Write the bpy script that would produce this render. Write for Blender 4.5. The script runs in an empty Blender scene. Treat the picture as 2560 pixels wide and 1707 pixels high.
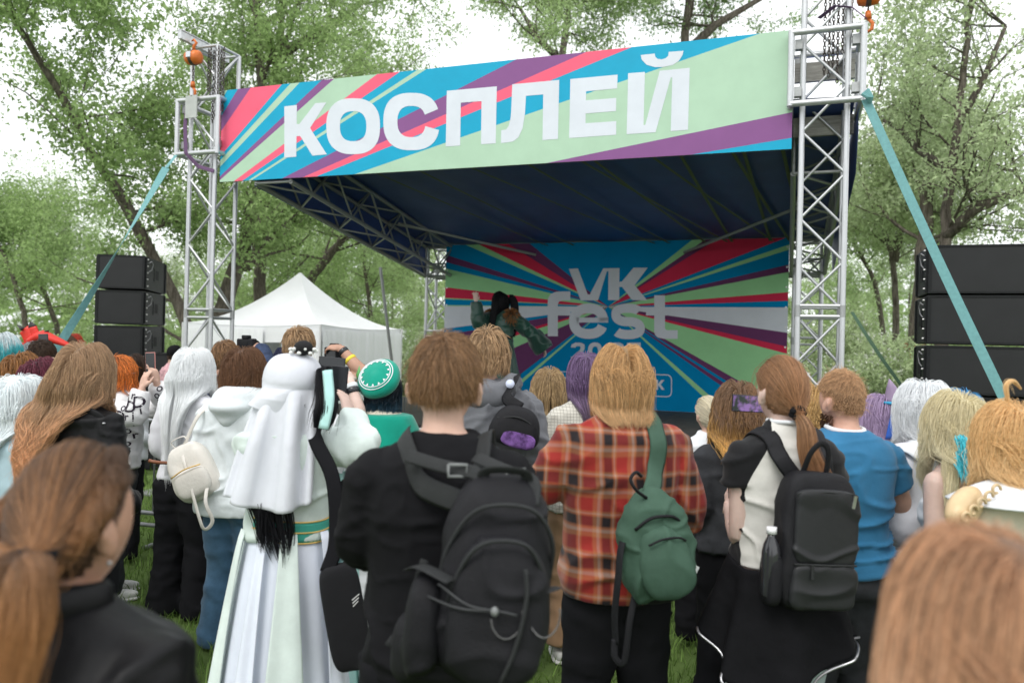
import bpy, bmesh, math, random
import numpy as np
from mathutils import Vector, Matrix
from mathutils.bvhtree import BVHTree
R = math.radians
scene = bpy.context.scene
COL = scene.collection
rng = np.random.default_rng(7)
random.seed(7)

# ------------------------------------------------------------------ camera
CAMZ, FPX, PIT, ROLL, CX, CY = 1.75, 1941.6, 0.0046, 0.0247, 1280.0, 853.5
_cr, _sr = math.cos(ROLL), math.sin(ROLL)
_fwd = Vector((0, math.cos(PIT), math.sin(PIT))); _up0 = Vector((0, -math.sin(PIT), math.cos(PIT))); _r0 = Vector((1, 0, 0))
_right = _r0 * _cr + _up0 * _sr; _up = -_r0 * _sr + _up0 * _cr
cam = bpy.data.cameras.new('camera'); camo = bpy.data.objects.new('camera', cam); COL.objects.link(camo)
M = Matrix.Identity(4)
for i in range(3):
    M[i][0] = _right[i]; M[i][1] = _up[i]; M[i][2] = -_fwd[i]
M[0][3], M[1][3], M[2][3] = 0, 0, CAMZ
camo.matrix_world = M
cam.sensor_width = 36; cam.lens = 36 * FPX / 2560; cam.clip_start = 0.05; cam.clip_end = 600
cam.dof.use_dof = True; cam.dof.focus_distance = 4.6; cam.dof.aperture_fstop = 2.3
scene.camera = camo

def ray(px, py):
    xr = (px - CX) / FPX; yr = -(py - CY) / FPX
    x = xr * _cr - yr * _sr; y = xr * _sr + yr * _cr
    return _r0 * x + _up0 * y + _fwd
def at(px, py, Y):                      # photograph pixel (2560 wide) at depth Y
    d = ray(px, py); return Vector((0, 0, CAMZ)) + d * (Y / d.y)
def atd(px, py, Y):                     # the same for a 2352-wide view
    return at(px * 2560 / 2352, py * 2560 / 2352, Y)

# ------------------------------------------------------------------ world, sun, exposure
w = bpy.data.worlds.new('World'); scene.world = w; w.use_nodes = True
nt = w.node_tree; nt.nodes.clear()
N = nt.nodes.new
out = N('ShaderNodeOutputWorld'); bg = N('ShaderNodeBackground'); sky = N('ShaderNodeTexSky'); hs = N('ShaderNodeHueSaturation'); mx = N('ShaderNodeMixRGB')
sky.sky_type = 'NISHITA'; sky.sun_disc = False; sky.sun_elevation = R(52); sky.sun_rotation = R(150); sky.dust_density = 3
hs.inputs['Saturation'].default_value = 0.25
tc = N('ShaderNodeTexCoord'); nz = N('ShaderNodeTexNoise'); nz.inputs['Scale'].default_value = 2.2; nz.inputs['Detail'].default_value = 4
cr = N('ShaderNodeValToRGB'); cr.color_ramp.elements[0].position = .3; cr.color_ramp.elements[0].color = (6.0, 6.25, 6.4, 1)
cr.color_ramp.elements[1].position = .7; cr.color_ramp.elements[1].color = (7.1, 7.2, 7.25, 1)
L = nt.links.new
L(tc.outputs['Generated'], nz.inputs['Vector']); L(nz.outputs['Fac'], cr.inputs['Fac'])
L(sky.outputs['Color'], hs.inputs['Color']); L(hs.outputs['Color'], mx.inputs[1]); L(cr.outputs['Color'], mx.inputs[2]); mx.inputs[0].default_value = .88
L(mx.outputs[0], bg.inputs['Color']); bg.inputs['Strength'].default_value = 0.15; L(bg.outputs[0], out.inputs['Surface'])
sl = bpy.data.lights.new('sun', 'SUN'); sl.energy = 1.2; sl.angle = R(25); sl.color = (1, .97, .92)
so = bpy.data.objects.new('sun', sl); COL.objects.link(so)
so.rotation_euler = (R(38), 0, R(-30))     # high overcast sun behind the viewer's right shoulder
vs = scene.view_settings; vs.view_transform = 'Standard'; vs.look = 'None'; vs.gamma = 1; vs.use_curve_mapping = False; vs.exposure = 0.6
cy = scene.cycles; cy.use_denoising = True; cy.use_adaptive_sampling = True; cy.adaptive_threshold = .02; cy.max_bounces = 6; cy.diffuse_bounces = 3; cy.glossy_bounces = 2; cy.transmission_bounces = 3; cy.transparent_max_bounces = 6
try: cy.denoiser = 'OPENIMAGEDENOISE'
except Exception: pass

# ------------------------------------------------------------------ helpers
def srgb(r, g, b):
    f = lambda c: (c / 255 / 12.92) if c <= 10.3 else ((c / 255 + .055) / 1.055) ** 2.4
    return (f(r), f(g), f(b))
MATS = {}
def mat(name, col, rough=.7, var=.0, vscale=8., bump=0., bscale=60., metal=0., spec=.4, coord='Object', stretch=(1, 1, 1), trans=0., sheen=0., island=0.):
    if name in MATS: return MATS[name]
    m = bpy.data.materials.new(name); m.use_nodes = True; t = m.node_tree; nd = t.nodes; b = nd['Principled BSDF']; ln = t.links.new
    b.inputs['Roughness'].default_value = rough; b.inputs['Metallic'].default_value = metal
    b.inputs['Specular IOR Level'].default_value = spec
    if sheen: b.inputs['Sheen Weight'].default_value = sheen
    c4 = (*col, 1); b.inputs['Base Color'].default_value = c4
    src = None
    if var or bump:
        tcn = nd.new('ShaderNodeTexCoord'); mp = nd.new('ShaderNodeMapping'); mp.inputs['Scale'].default_value = stretch
        ln(tcn.outputs[coord], mp.inputs['Vector'])
    if var:
        n1 = nd.new('ShaderNodeTexNoise'); n1.inputs['Scale'].default_value = vscale; n1.inputs['Detail'].default_value = 5; n1.inputs['Roughness'].default_value = .65
        ln(mp.outputs[0], n1.inputs['Vector'])
        r = nd.new('ShaderNodeMapRange'); r.inputs['From Min'].default_value = .3; r.inputs['From Max'].default_value = .7
        r.inputs['To Min'].default_value = 1 - var; r.inputs['To Max'].default_value = 1 + var; ln(n1.outputs['Fac'], r.inputs['Value'])
        src = r.outputs[0]
    if island:
        g = nd.new('ShaderNodeNewGeometry'); r2 = nd.new('ShaderNodeMapRange'); r2.inputs['To Min'].default_value = 1 - island; r2.inputs['To Max'].default_value = 1 + island
        ln(g.outputs['Random Per Island'], r2.inputs['Value'])
        if src is None: src = r2.outputs[0]
        else:
            mm = nd.new('ShaderNodeMath'); mm.operation = 'MULTIPLY'; ln(src, mm.inputs[0]); ln(r2.outputs[0], mm.inputs[1]); src = mm.outputs[0]
    if src is not None:
        vm = nd.new('ShaderNodeVectorMath'); vm.operation = 'SCALE'; vm.inputs[0].default_value = col; ln(src, vm.inputs['Scale']); ln(vm.outputs[0], b.inputs['Base Color'])
        csock = vm.outputs[0]
    if bump:
        n2 = nd.new('ShaderNodeTexNoise'); n2.inputs['Scale'].default_value = bscale; n2.inputs['Detail'].default_value = 6
        ln(mp.outputs[0], n2.inputs['Vector']); bp = nd.new('ShaderNodeBump'); bp.inputs['Strength'].default_value = bump; bp.inputs['Distance'].default_value = .01
        ln(n2.outputs['Fac'], bp.inputs['Height']); ln(bp.outputs[0], b.inputs['Normal'])
    if trans:
        tr = nd.new('ShaderNodeBsdfTranslucent'); mxs = nd.new('ShaderNodeMixShader'); mxs.inputs[0].default_value = trans
        if src is not None: ln(csock, tr.inputs['Color'])
        else: tr.inputs['Color'].default_value = c4
        ln(b.outputs[0], mxs.inputs[1]); ln(tr.outputs[0], mxs.inputs[2]); ln(mxs.outputs[0], nd['Material Output'].inputs['Surface'])
    MATS[name] = m
    return m

def tag(o, label=None, cat=None, group=None, kind=None):
    if label: o['label'] = label
    if cat: o['category'] = cat
    if group: o['group'] = group
    if kind: o['kind'] = kind
    return o
def empty(name, loc=(0, 0, 0), rz=0, label=None, cat=None, group=None):
    o = bpy.data.objects.new(name, None); COL.objects.link(o); o.location = loc; o.rotation_euler = (0, 0, rz); o.empty_display_size = .1
    return tag(o, label, cat, group)
def link(name, me, m=None, parent=None, smooth=False):
    o = bpy.data.objects.new(name, me); COL.objects.link(o)
    if m is not None and not me.materials: me.materials.append(m)
    if parent: o.parent = parent
    if smooth: me.shade_smooth()
    return o
def mesh_np(name, V, F, m=None, parent=None, smooth=True, mats=None, mi=None):
    """V (n,3); F list of int arrays (k,4) or (k,3)"""
    me = bpy.data.meshes.new(name)
    if isinstance(F, np.ndarray): F = [F]
    F = [np.asarray(f) for f in F if len(f)]
    loops = np.concatenate([f.reshape(-1) for f in F]); tot = np.concatenate([np.full(len(f), f.shape[1]) for f in F])
    me.vertices.add(len(V)); me.vertices.foreach_set('co', np.asarray(V, np.float32).reshape(-1))
    me.loops.add(len(loops)); me.loops.foreach_set('vertex_index', loops.astype(np.int32))
    me.polygons.add(len(tot)); st = np.concatenate([[0], np.cumsum(tot)[:-1]]).astype(np.int32)
    me.polygons.foreach_set('loop_start', st); me.polygons.foreach_set('loop_total', tot.astype(np.int32))
    if mi is not None: me.polygons.foreach_set('material_index', np.asarray(mi, np.int32))
    me.update(calc_edges=True); me.validate()
    for mm in (mats or []): me.materials.append(mm)
    o = link(name, me, m if not mats else None, parent)
    if smooth: me.shade_smooth()
    return o
class MB:
    """collects verts and faces"""
    def __init__(s): s.v = []; s.f = []; s.mi = []; s.cur = 0
    def add(s, vs, fs):
        n = len(s.v); s.v += [tuple(v) for v in vs]; s.f += [tuple(i + n for i in f) for f in fs]; s.mi += [s.cur] * len(fs); return s
    def box(s, lo, hi, M=None):
        x0, y0, z0 = lo; x1, y1, z1 = hi
        vs = [Vector(p) for p in ((x0, y0, z0), (x1, y0, z0), (x1, y1, z0), (x0, y1, z0), (x0, y0, z1), (x1, y0, z1), (x1, y1, z1), (x0, y1, z1))]
        if M is not None: vs = [M @ v for v in vs]
        return s.add(vs, [(3, 2, 1, 0), (4, 5, 6, 7), (0, 1, 5, 4), (1, 2, 6, 5), (2, 3, 7, 6), (3, 0, 4, 7)])
    def tube(s, pts, rad, n=8, caps=True, flat=None, upv=None):
        """flat=(rx,ry) multipliers for an elliptical / ribbon section"""
        pts = [Vector(p) for p in pts]; k = len(pts)
        if not hasattr(rad, '__len__'): rad = [rad] * k
        vs = []; prev = None
        for i, p in enumerate(pts):
            d = (pts[min(i + 1, k - 1)] - pts[max(i - 1, 0)]).normalized()
            if prev is None:
                ref = Vector(upv) if upv is not None else (Vector((0, 0, 1)) if abs(d.z) < .9 else Vector((0, 1, 0)))
                a = d.cross(ref).normalized()
            else:
                a = (prev - d * prev.dot(d)); a = a.normalized() if a.length > 1e-6 else d.orthogonal().normalized()
            prev = a; b = a.cross(d)
            fx, fy = flat or (1, 1)
            for j in range(n):
                t = 2 * math.pi * j / n; vs.append(p + (a * math.cos(t) * fx + b * math.sin(t) * fy) * rad[i])
        fs = []
        for i in range(k - 1):
            for j in range(n):
                j2 = (j + 1) % n; fs.append((i * n + j, i * n + j2, (i + 1) * n + j2, (i + 1) * n + j))
        if caps: fs.append(tuple(range(n))[::-1]); fs.append(tuple((k - 1) * n + j for j in range(n)))
        return s.add(vs, fs)
    def ell(s, c, r, nu=16, nv=10, M=None):
        vs = [(0, 0, 1)]
        for i in range(1, nv):
            ph = math.pi * i / nv
            for j in range(nu):
                t = 2 * math.pi * j / nu; vs.append((math.sin(ph) * math.cos(t), math.sin(ph) * math.sin(t), math.cos(ph)))
        vs.append((0, 0, -1)); k = len(vs) - 1
        fs = [(0, 1 + j, 1 + (j + 1) % nu) for j in range(nu)]
        for i in range(nv - 2):
            for j in range(nu):
                a = 1 + i * nu + j; b = 1 + i * nu + (j + 1) % nu; fs.append((a, a + nu, b + nu, b))
        fs += [(k, k - nu + (j + 1) % nu, k - nu + j) for j in range(nu)]
        P = []
        for v in vs:
            q = Vector((v[0] * r[0], v[1] * r[1], v[2] * r[2]))
            if M is not None: q = M @ q
            P.append(q + Vector(c))
        return s.add(P, fs)
    def loft(s, secs, n=40, exp=2.0, caps=True):
        """secs: (cx,cy,z,rx,ry) horizontal rings, top to bottom or bottom to top"""
        vs = []
        for (x, y, z, rx, ry) in secs:
            for j in range(n):
                t = 2 * math.pi * j / n; c, q = math.cos(t), math.sin(t)
                vs.append((x + rx * math.copysign(abs(c) ** (2 / exp), c), y + ry * math.copysign(abs(q) ** (2 / exp), q), z))
        fs = []
        for i in range(len(secs) - 1):
            for j in range(n):
                j2 = (j + 1) % n; fs.append((i * n + j, i * n + j2, (i + 1) * n + j2, (i + 1) * n + j))
        if caps: fs.append(tuple(range(n))[::-1]); fs.append(tuple((len(secs) - 1) * n + j for j in range(n)))
        if secs[-1][2] < secs[0][2]: fs = [f[::-1] for f in fs]
        return s.add(vs, fs)
    def poly(s, pts, th=None, nrm=None):
        """flat n-gon, optional extrusion along nrm by th"""
        n = len(pts); pts = [Vector(p) for p in pts]
        if th is None: return s.add(pts, [tuple(range(n))])
        q = [p + Vector(nrm) * th for p in pts]
        return s.add(pts + q, [tuple(range(n))[::-1], tuple(range(n, 2 * n))] + [(i, (i + 1) % n, n + (i + 1) % n, n + i) for i in range(n)])
    def build(s, name, m=None, parent=None, smooth=False, mats=None):
        me = bpy.data.meshes.new(name); me.from_pydata(s.v, [], s.f); me.update()
        for mm in (mats or []): me.materials.append(mm)
        if mats: me.polygons.foreach_set('material_index', s.mi)
        return link(name, me, m if not mats else None, parent, smooth)
def bevel(o, w=.01, seg=2):
    b = o.modifiers.new('bevel', 'BEVEL'); b.width = w; b.segments = seg; b.limit_method = 'ANGLE'; b.angle_limit = R(40); return o

_UT = None
def rod(name, a, b, r, m, parent):
    """a straight round bar sharing one unit mesh per material"""
    global _UT
    if _UT is None: _UT = {}
    if m.name not in _UT:
        k = MB().tube([(0, 0, 0), (0, 0, 1)], 1, 10); me = bpy.data.meshes.new('bar'); me.from_pydata(k.v, [], k.f); me.materials.append(m); me.shade_smooth()
        try: me.set_sharp_from_angle(angle=R(50))
        except Exception: pass
        _UT[m.name] = me
    o = bpy.data.objects.new(name, _UT[m.name]); COL.objects.link(o); o.parent = parent
    a = Vector(a); b = Vector(b); d = b - a; q = d.to_track_quat('Z', 'Y')
    o.matrix_basis = Matrix.Translation(a) @ q.to_matrix().to_4x4() @ Matrix.Diagonal((r, r, d.length, 1))
    return o

# value noise in numpy
_NT = np.random.default_rng(3).random((32, 32, 32)).astype(np.float32)
def vnoise(P):
    P = np.asarray(P, np.float64); i = np.floor(P).astype(int); f = P - i; f = f * f * (3 - 2 * f)
    r = 0
    for dx in (0, 1):
        for dy in (0, 1):
            for dz in (0, 1):
                wgt = (f[:, 0] if dx else 1 - f[:, 0]) * (f[:, 1] if dy else 1 - f[:, 1]) * (f[:, 2] if dz else 1 - f[:, 2])
                r = r + wgt * _NT[(i[:, 0] + dx) % 32, (i[:, 1] + dy) % 32, (i[:, 2] + dz) % 32]
    return r * 2 - 1
# ------------------------------------------------------------------ ground
YAW = 0.3432
U = Vector((math.cos(YAW), -math.sin(YAW), 0)); NV = Vector((math.sin(YAW), math.cos(YAW), 0)); O = Vector((-3.3018, 8.6513, 0))
def S(a, b, z): return O + U * a + NV * b + Vector((0, 0, z))
def onplane(px, py, b, zoff=0):          # photograph pixel on the vertical plane b of the stage
    d = ray(px, py); c = Vector((0, 0, CAMZ)); t = (O + NV * b - c).dot(NV) / d.dot(NV); p = c + d * t
    return ((p - O).dot(U), p.z)
RS = Matrix(((U.x, NV.x, 0), (U.y, NV.y, 0), (0, 0, 1)))     # stage axes to world
def SM(a, b, z): m = RS.to_4x4(); m.translation = S(a, b, z); return m

m_ground = mat('ground_grass', (.09, .14, .04), .95, var=.45, vscale=1.3, bump=.6, bscale=30, spec=.1)
nx, ny = 60, 60
gx = np.sign(np.linspace(-1, 1, nx)) * np.abs(np.linspace(-1, 1, nx)) ** 2 * 250; gy = np.linspace(0, 1, ny) ** 2 * 320 - 12
GX, GY = np.meshgrid(gx, gy); GZ = np.zeros_like(GX)
far = np.clip((GY - 12) / 20, 0, 1); GZ += vnoise(np.stack([GX.ravel() / 9, GY.ravel() / 9, GX.ravel() * 0], 1)).reshape(GX.shape) * .12 * far
idx = np.arange(nx * ny).reshape(ny, nx)
gq = np.stack([idx[:-1, :-1], idx[:-1, 1:], idx[1:, 1:], idx[1:, :-1]], -1).reshape(-1, 4)
tag(mesh_np('ground', np.stack([GX.ravel(), GY.ravel(), GZ.ravel()], 1), gq, m_ground), kind='structure')
def grass(name, n, x0, x1, y0, y1, h, wd, label, colr):
    x = rng.uniform(x0, x1, n); y = rng.uniform(y0, y1, n); y = y0 + (y1 - y0) * ((y - y0) / (y1 - y0)) ** 1.3
    keep = np.abs(x) < .75 * np.maximum(y, .5) + 1; x = x[keep]; y = y[keep]; n = len(x)
    hh = h * rng.uniform(.5, 1.3, n); a = rng.uniform(0, 6.28, n); lean = rng.normal(0, .45, (n, 2)) * hh[:, None]
    dx = np.cos(a) * wd / 2 * (1 + y / 8); dy = np.sin(a) * wd / 2 * (1 + y / 8); z0 = np.zeros(n) - .005
    V = np.stack([np.stack([x - dx, y - dy, z0], 1), np.stack([x + dx, y + dy, z0], 1),
                  np.stack([x + dx * .6 + lean[:, 0] * .4, y + dy * .6 + lean[:, 1] * .4, hh * .6], 1), np.stack([x + lean[:, 0], y + lean[:, 1], hh], 1),
                  np.stack([x - dx * .6 + lean[:, 0] * .4, y - dy * .6 + lean[:, 1] * .4, hh * .6], 1)], 1).reshape(-1, 3)
    b = np.arange(n)[:, None] * 5
    o = mesh_np(name, V, [b + np.array([[0, 1, 2, 4]]), b + np.array([[4, 2, 3]])], mat('blade_' + name, colr, .6, trans=.35, island=.5, spec=.25), smooth=False)
    tag(o, label, 'grass', kind='stuff')
grass('grass', 60000, -6, 6, 1.6, 9, .085, .006, 'short trampled green grass under the crowd', (.15, .24, .06))
grass('meadow_grass', 40000, -30, 30, 9, 46, .2, .02, 'taller bright green grass of the lawn behind the stage', (.1, .17, .03))

# ------------------------------------------------------------------ stage
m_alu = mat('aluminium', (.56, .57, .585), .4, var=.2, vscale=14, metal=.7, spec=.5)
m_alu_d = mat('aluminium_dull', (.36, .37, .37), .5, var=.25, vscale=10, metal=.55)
m_wood = mat('weathered_wood', (.33, .32, .29), .8, var=.35, vscale=5, stretch=(1, 1, 9), bump=.3, bscale=20)
m_tarp = mat('navy_tarp', (.05, .09, .29), .5, var=.2, vscale=1.6, bump=.12, bscale=2.2, spec=.4)
m_deck = mat('stage_deck', (.035, .033, .03), .7, var=.4, vscale=6)
m_black = mat('black_cloth', (.012, .012, .014), .85, var=.2)
def box_truss(name, A, B, wv, hv, rc, rb, m, step, label, group, ends=True, parent=None, faces=(0, 1, 2, 3)):
    """A,B: a lower corner line; wv,hv: the two section vectors; four chords, zigzag braces on each face"""
    A = Vector(A); B = Vector(B); wv = Vector(wv); hv = Vector(hv)
    t = parent or empty(name, A if A.z < B.z else A, 0, label, 'truss', group)
    off = t.location if parent is None else Vector((0, 0, 0))
    if parent is not None: off = parent.matrix_basis.translation
    A = A - off; B = B - off
    cs = [Vector((0, 0, 0)), wv, wv + hv, hv]
    for c in cs: rod('chord', A + c, B + c, rc, m, t)
    n = max(2, round((B - A).length / step)); d = (B - A) / n
    for fi in faces:
        c0, c1 = cs[fi], cs[(fi + 1) % 4]
        for k in range(n):
            p, q = (c0, c1) if (k + fi) % 2 == 0 else (c1, c0)
            rod('brace', A + d * k + p, A + d * (k + 1) + q, rb, m, t)
    if ends:
        for c in range(4):
            for e in (A, B): rod('end_bar', e + cs[c], e + cs[(c + 1) % 4], rb * 1.25, m, t)
    return t
TW = .35
def tower(a, b, top, label, ring_z):
    A = S(a, b, 0); t = empty('truss_tower', A, 0, label, 'truss tower', 'aluminium towers holding the stage roof')
    zs = [0.08] + ring_z + [top]
    for i in range(len(zs) - 1):
        z0, z1 = zs[i] + (.045 if i else 0), zs[i + 1] - (.045 if i < len(zs) - 2 else 0)
        box_truss('', S(a, b, z0), S(a, b, z1), U * TW, NV * TW, .025, .0125, m_alu, .37, '', None, parent=t)
    for i in range(1, len(zs) - 1):      # spigot joint between sections
        for (da, db) in ((0, 0), (TW, 0), (TW, TW), (0, TW)):
            rod('coupler', S(a + da, b + db, zs[i] - .05) - A, S(a + da, b + db, zs[i] + .05) - A, .0265, m_alu_d, t)
    k = MB().box((-.35, -.35, 0), (TW + .35, TW + .35, .02), RS.to_4x4()); k.build('base_plate', m_alu_d, t)
    return t
tower(-.42, 0, 5.02, 'front aluminium truss tower beside the white tent', [2.02])
tower(6.08, 0, 5.1, 'front aluminium truss tower beside the wide speaker wall', [2.1])
tower(.58, 4.1, 3.0, 'rear aluminium truss tower between white tent and backdrop', [1.9])
tower(6.06, 4.1, 3.0, 'rear aluminium truss tower seen behind the tall front tower', [1.9])
def sleeve(a0, b0, z0, z1, label, wood):
    A = S(a0, b0, z0); t = empty('sleeve_block', A, 0, label, 'sleeve block', 'sliding sleeve blocks on the front towers'); w_ = .56; h = z1 - z0
    P = lambda a, b, z: U * a + NV * b + Vector((0, 0, z))
    cs = [(0, 0), (w_, 0), (w_, w_), (0, w_)]
    for i, (a, b) in enumerate(cs):
        rod('post', P(a, b, -.02), P(a, b, h + .02), .027, m_alu, t)
        a2, b2 = cs[(i + 1) % 4]
        for z in (0, h): rod('rail', P(a, b, z), P(a2, b2, z), .027, m_alu, t)
        for z in (.1, h - .1):
            k = MB().box((a * .8 + .03, b * .8 + .03, z - .03), (a * .8 + .09, b * .8 + .09, z + .05), RS.to_4x4()); k.build('roller_bracket', m_alu_d, t)
    if wood:
        for z in (h * .55, -.16):
            k = MB().box((.03, w_ - .09, z), (w_ - .03, w_ - .05, z + .17), RS.to_4x4()); k.build('timber', m_wood, t)
    return t
sleeve(-.52, -.1, 3.8, 4.4, 'square aluminium sleeve on the tower beside the tent', False)
sleeve(5.98, -.1, 3.84, 4.44, 'square aluminium sleeve with grey timbers on the tower near the speaker wall', True)
# roof trusses: front, left side, right side, rear
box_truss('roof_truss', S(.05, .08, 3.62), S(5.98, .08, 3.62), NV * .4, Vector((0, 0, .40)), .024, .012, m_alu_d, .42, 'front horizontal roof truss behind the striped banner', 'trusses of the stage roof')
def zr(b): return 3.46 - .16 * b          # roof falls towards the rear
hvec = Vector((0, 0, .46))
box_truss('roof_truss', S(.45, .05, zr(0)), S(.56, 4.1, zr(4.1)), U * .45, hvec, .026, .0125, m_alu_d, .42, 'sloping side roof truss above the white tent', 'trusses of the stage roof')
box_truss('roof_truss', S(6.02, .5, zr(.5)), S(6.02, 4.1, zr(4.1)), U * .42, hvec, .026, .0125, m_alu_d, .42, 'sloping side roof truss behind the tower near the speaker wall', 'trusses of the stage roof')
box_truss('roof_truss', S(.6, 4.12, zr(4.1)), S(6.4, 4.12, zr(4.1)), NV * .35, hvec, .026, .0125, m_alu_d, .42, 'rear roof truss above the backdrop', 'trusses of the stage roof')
# roof tarp with side drops and ribs
t = empty('roof_tarp', S(3.4, 2.2, 3.9), 0, 'dark navy tarpaulin stretched over the stage roof', 'tarpaulin'); o0 = t.location
na, nb = 40, 26; V = []
for j in range(nb + 1):
    b = .5 + 4.15 * j / nb
    for i in range(na + 1):
        a = .42 + 6.08 * i / na
        sag = -.012 * math.sin(math.pi * a) ** 2 - .015 * math.sin(b * 2.2)
        V.append(S(a, b - .42, zr(b - .42) + .50 + sag) - o0)
ix = np.arange((na + 1) * (nb + 1)).reshape(nb + 1, na + 1)
F = np.stack([ix[:-1, :-1], ix[:-1, 1:], ix[1:, 1:], ix[1:, :-1]], -1).reshape(-1, 4)
mesh_np('sheet', np.array(V), F, m_tarp, t)
k = MB()
MB().add([S(.43, .05, zr(0) + .5) - o0, S(.54, 4.2, zr(4.2) + .5) - o0, S(.54, 4.2, zr(4.2) - .02) - o0, S(.43, .05, zr(0) - .03) - o0], [(0, 1, 2, 3)]).build('side_flap', m_tarp, t)
for (aa, sgn) in ((6.52, 1),):
    k.add([S(aa, .1, zr(.1) + .5) - o0, S(aa, 4.2, zr(4.2) + .5) - o0, S(aa + .02, 4.2, zr(4.2) - .02) - o0, S(aa + .02, .45, zr(.45) - .05) - o0, S(aa + .01, .1, zr(.1) + .2) - o0], [(0, 1, 2, 3, 4)])
k.build('side_flap', m_tarp, t)
m_batt = mat('olive_strap', (.12, .15, .085), .8)
for (a0, b0, a1, b1) in ((1.1, .2, 2.6, 4.1), (1.7, .2, 3.0, 4.1), (2.2, .2, 4.2, 4.1), (3.0, .2, 4.4, 4.1), (3.55, .2, 5.2, 4.1), (3.8, .2, 4.9, 4.1), (4.35, .2, 5.8, 4.1), (4.85, .2, 5.25, 4.1), (5.3, .2, 6.0, 4.1), (5.5, .2, 5.75, 4.1), (5.85, .2, 6.1, 3.2)):
    k = MB(); n = 6
    p = [S(a0 + (a1 - a0) * i / n, b0 + (b1 - b0) * i / n, zr(b0 + (b1 - b0) * i / n) + .435 - .012 * math.sin(math.pi * i / n)) - o0 for i in range(n + 1)]
    k.tube(p, .02, 4, flat=(1, .15)); k.build('strap', m_batt, t)
for (p, q) in ((S(.85, 2.6, zr(2.6) + .36), S(2.4, 4.05, zr(4.05) + .3)), (S(6.1, 2.3, zr(2.3) + .3), S(4.6, 4.05, zr(4.05) + .3))):
    tt = empty('brace_pole', p, 0, 'thin grey brace pole under the roof near the ' + ('tent' if p.x < 0 else 'speaker wall'), 'pole'); rod('pole', (0, 0, 0), q - p, .02, m_alu_d, tt)
tt = empty('support_pole', S(.15, 4.25, .0), 0, 'dark slanting support pole beside the rear tower', 'pole'); rod('pole', (0, 0, 0), S(.05, 3.55, 2.9) - S(.15, 4.25, 0), .024, m_alu_d, tt)

# ------------------------------------------------------------------ printed banners
PR = {}
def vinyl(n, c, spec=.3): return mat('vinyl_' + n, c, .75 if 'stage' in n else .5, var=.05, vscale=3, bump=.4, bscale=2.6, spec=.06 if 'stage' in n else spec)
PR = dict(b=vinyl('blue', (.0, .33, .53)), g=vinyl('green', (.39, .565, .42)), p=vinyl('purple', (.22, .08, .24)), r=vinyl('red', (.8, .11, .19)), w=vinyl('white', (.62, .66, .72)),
          B=vinyl('stage_blue', (.0, .22, .46)), G=vinyl('stage_green', (.31, .62, .31)), P=vinyl('stage_purple', (.14, .045, .125)), Q=vinyl('stage_red', (.6, .033, .082)), W=vinyl('stage_white', (.62, .65, .7)))  # backdrop blue, purple and red hold the roof's shade in darker copies
def clip(poly, a, b):
    """keep the part of poly on the left of a->b"""
    r = []
    side = lambda p: (b[0] - a[0]) * (p[1] - a[1]) - (b[1] - a[1]) * (p[0] - a[0])
    for i in range(len(poly)):
        p, q = poly[i], poly[(i + 1) % len(poly)]; sp, sq = side(p), side(q)
        if sp >= 0: r.append(p)
        if sp * sq < 0:
            t = sp / (sp - sq); r.append((p[0] + (q[0] - p[0]) * t, p[1] + (q[1] - p[1]) * t))
    return r
z1 = lambda x, y: (400 + x * .34438, 60 + y * .34438)
z2 = lambda x, y: (1100 + x * .34438, 60 + y * .34438)
z4 = lambda x, y: (1100 + x * .40816, 560 + y * .40816)
def panel(t, name, polys, b, key, off, front=-1):
    """printed shapes given in stage-plane (a,z); one sheet facing the audience"""
    k = MB()
    for pl in polys: k.poly([S(p[0], b - off, p[1]) - t.location for p in pl])
    o = k.build(name, PR[key], t); return o
def stroke(path, wd):
    """thick open path -> list of quads; miter joins"""
    n = len(path); L_, R_ = [], []
    for i in range(n):
        p0, p1 = path[max(i - 1, 0)], path[min(i + 1, n - 1)]
        dx, dy = p1[0] - p0[0], p1[1] - p0[1]; l = math.hypot(dx, dy) or 1; nx_, ny_ = -dy / l, dx / l
        L_.append((path[i][0] + nx_ * wd / 2, path[i][1] + ny_ * wd / 2)); R_.append((path[i][0] - nx_ * wd / 2, path[i][1] - ny_ * wd / 2))
    return [[L_[i], L_[i + 1], R_[i + 1], R_[i]] for i in range(n - 1)]
def sup(cx, cy, rx, ry, t, e=2.5):
    c, s_ = math.cos(t), math.sin(t); return (cx + rx * math.copysign(abs(c) ** (2 / e), c), cy + ry * math.copysign(abs(s_) ** (2 / e), s_))
def ring(cx, cy, rx, ry, ix_, iy_, t0, t1, n=48, e=2.5):
    r = []
    for i in range(n):
        a, b = t0 + (t1 - t0) * i / n, t0 + (t1 - t0) * (i + 1) / n
        r.append([sup(cx, cy, rx, ry, a, e), sup(cx, cy, rx, ry, b, e), sup(cx, cy, ix_, iy_, b, e), sup(cx, cy, ix_, iy_, a, e)])
    return r

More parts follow.
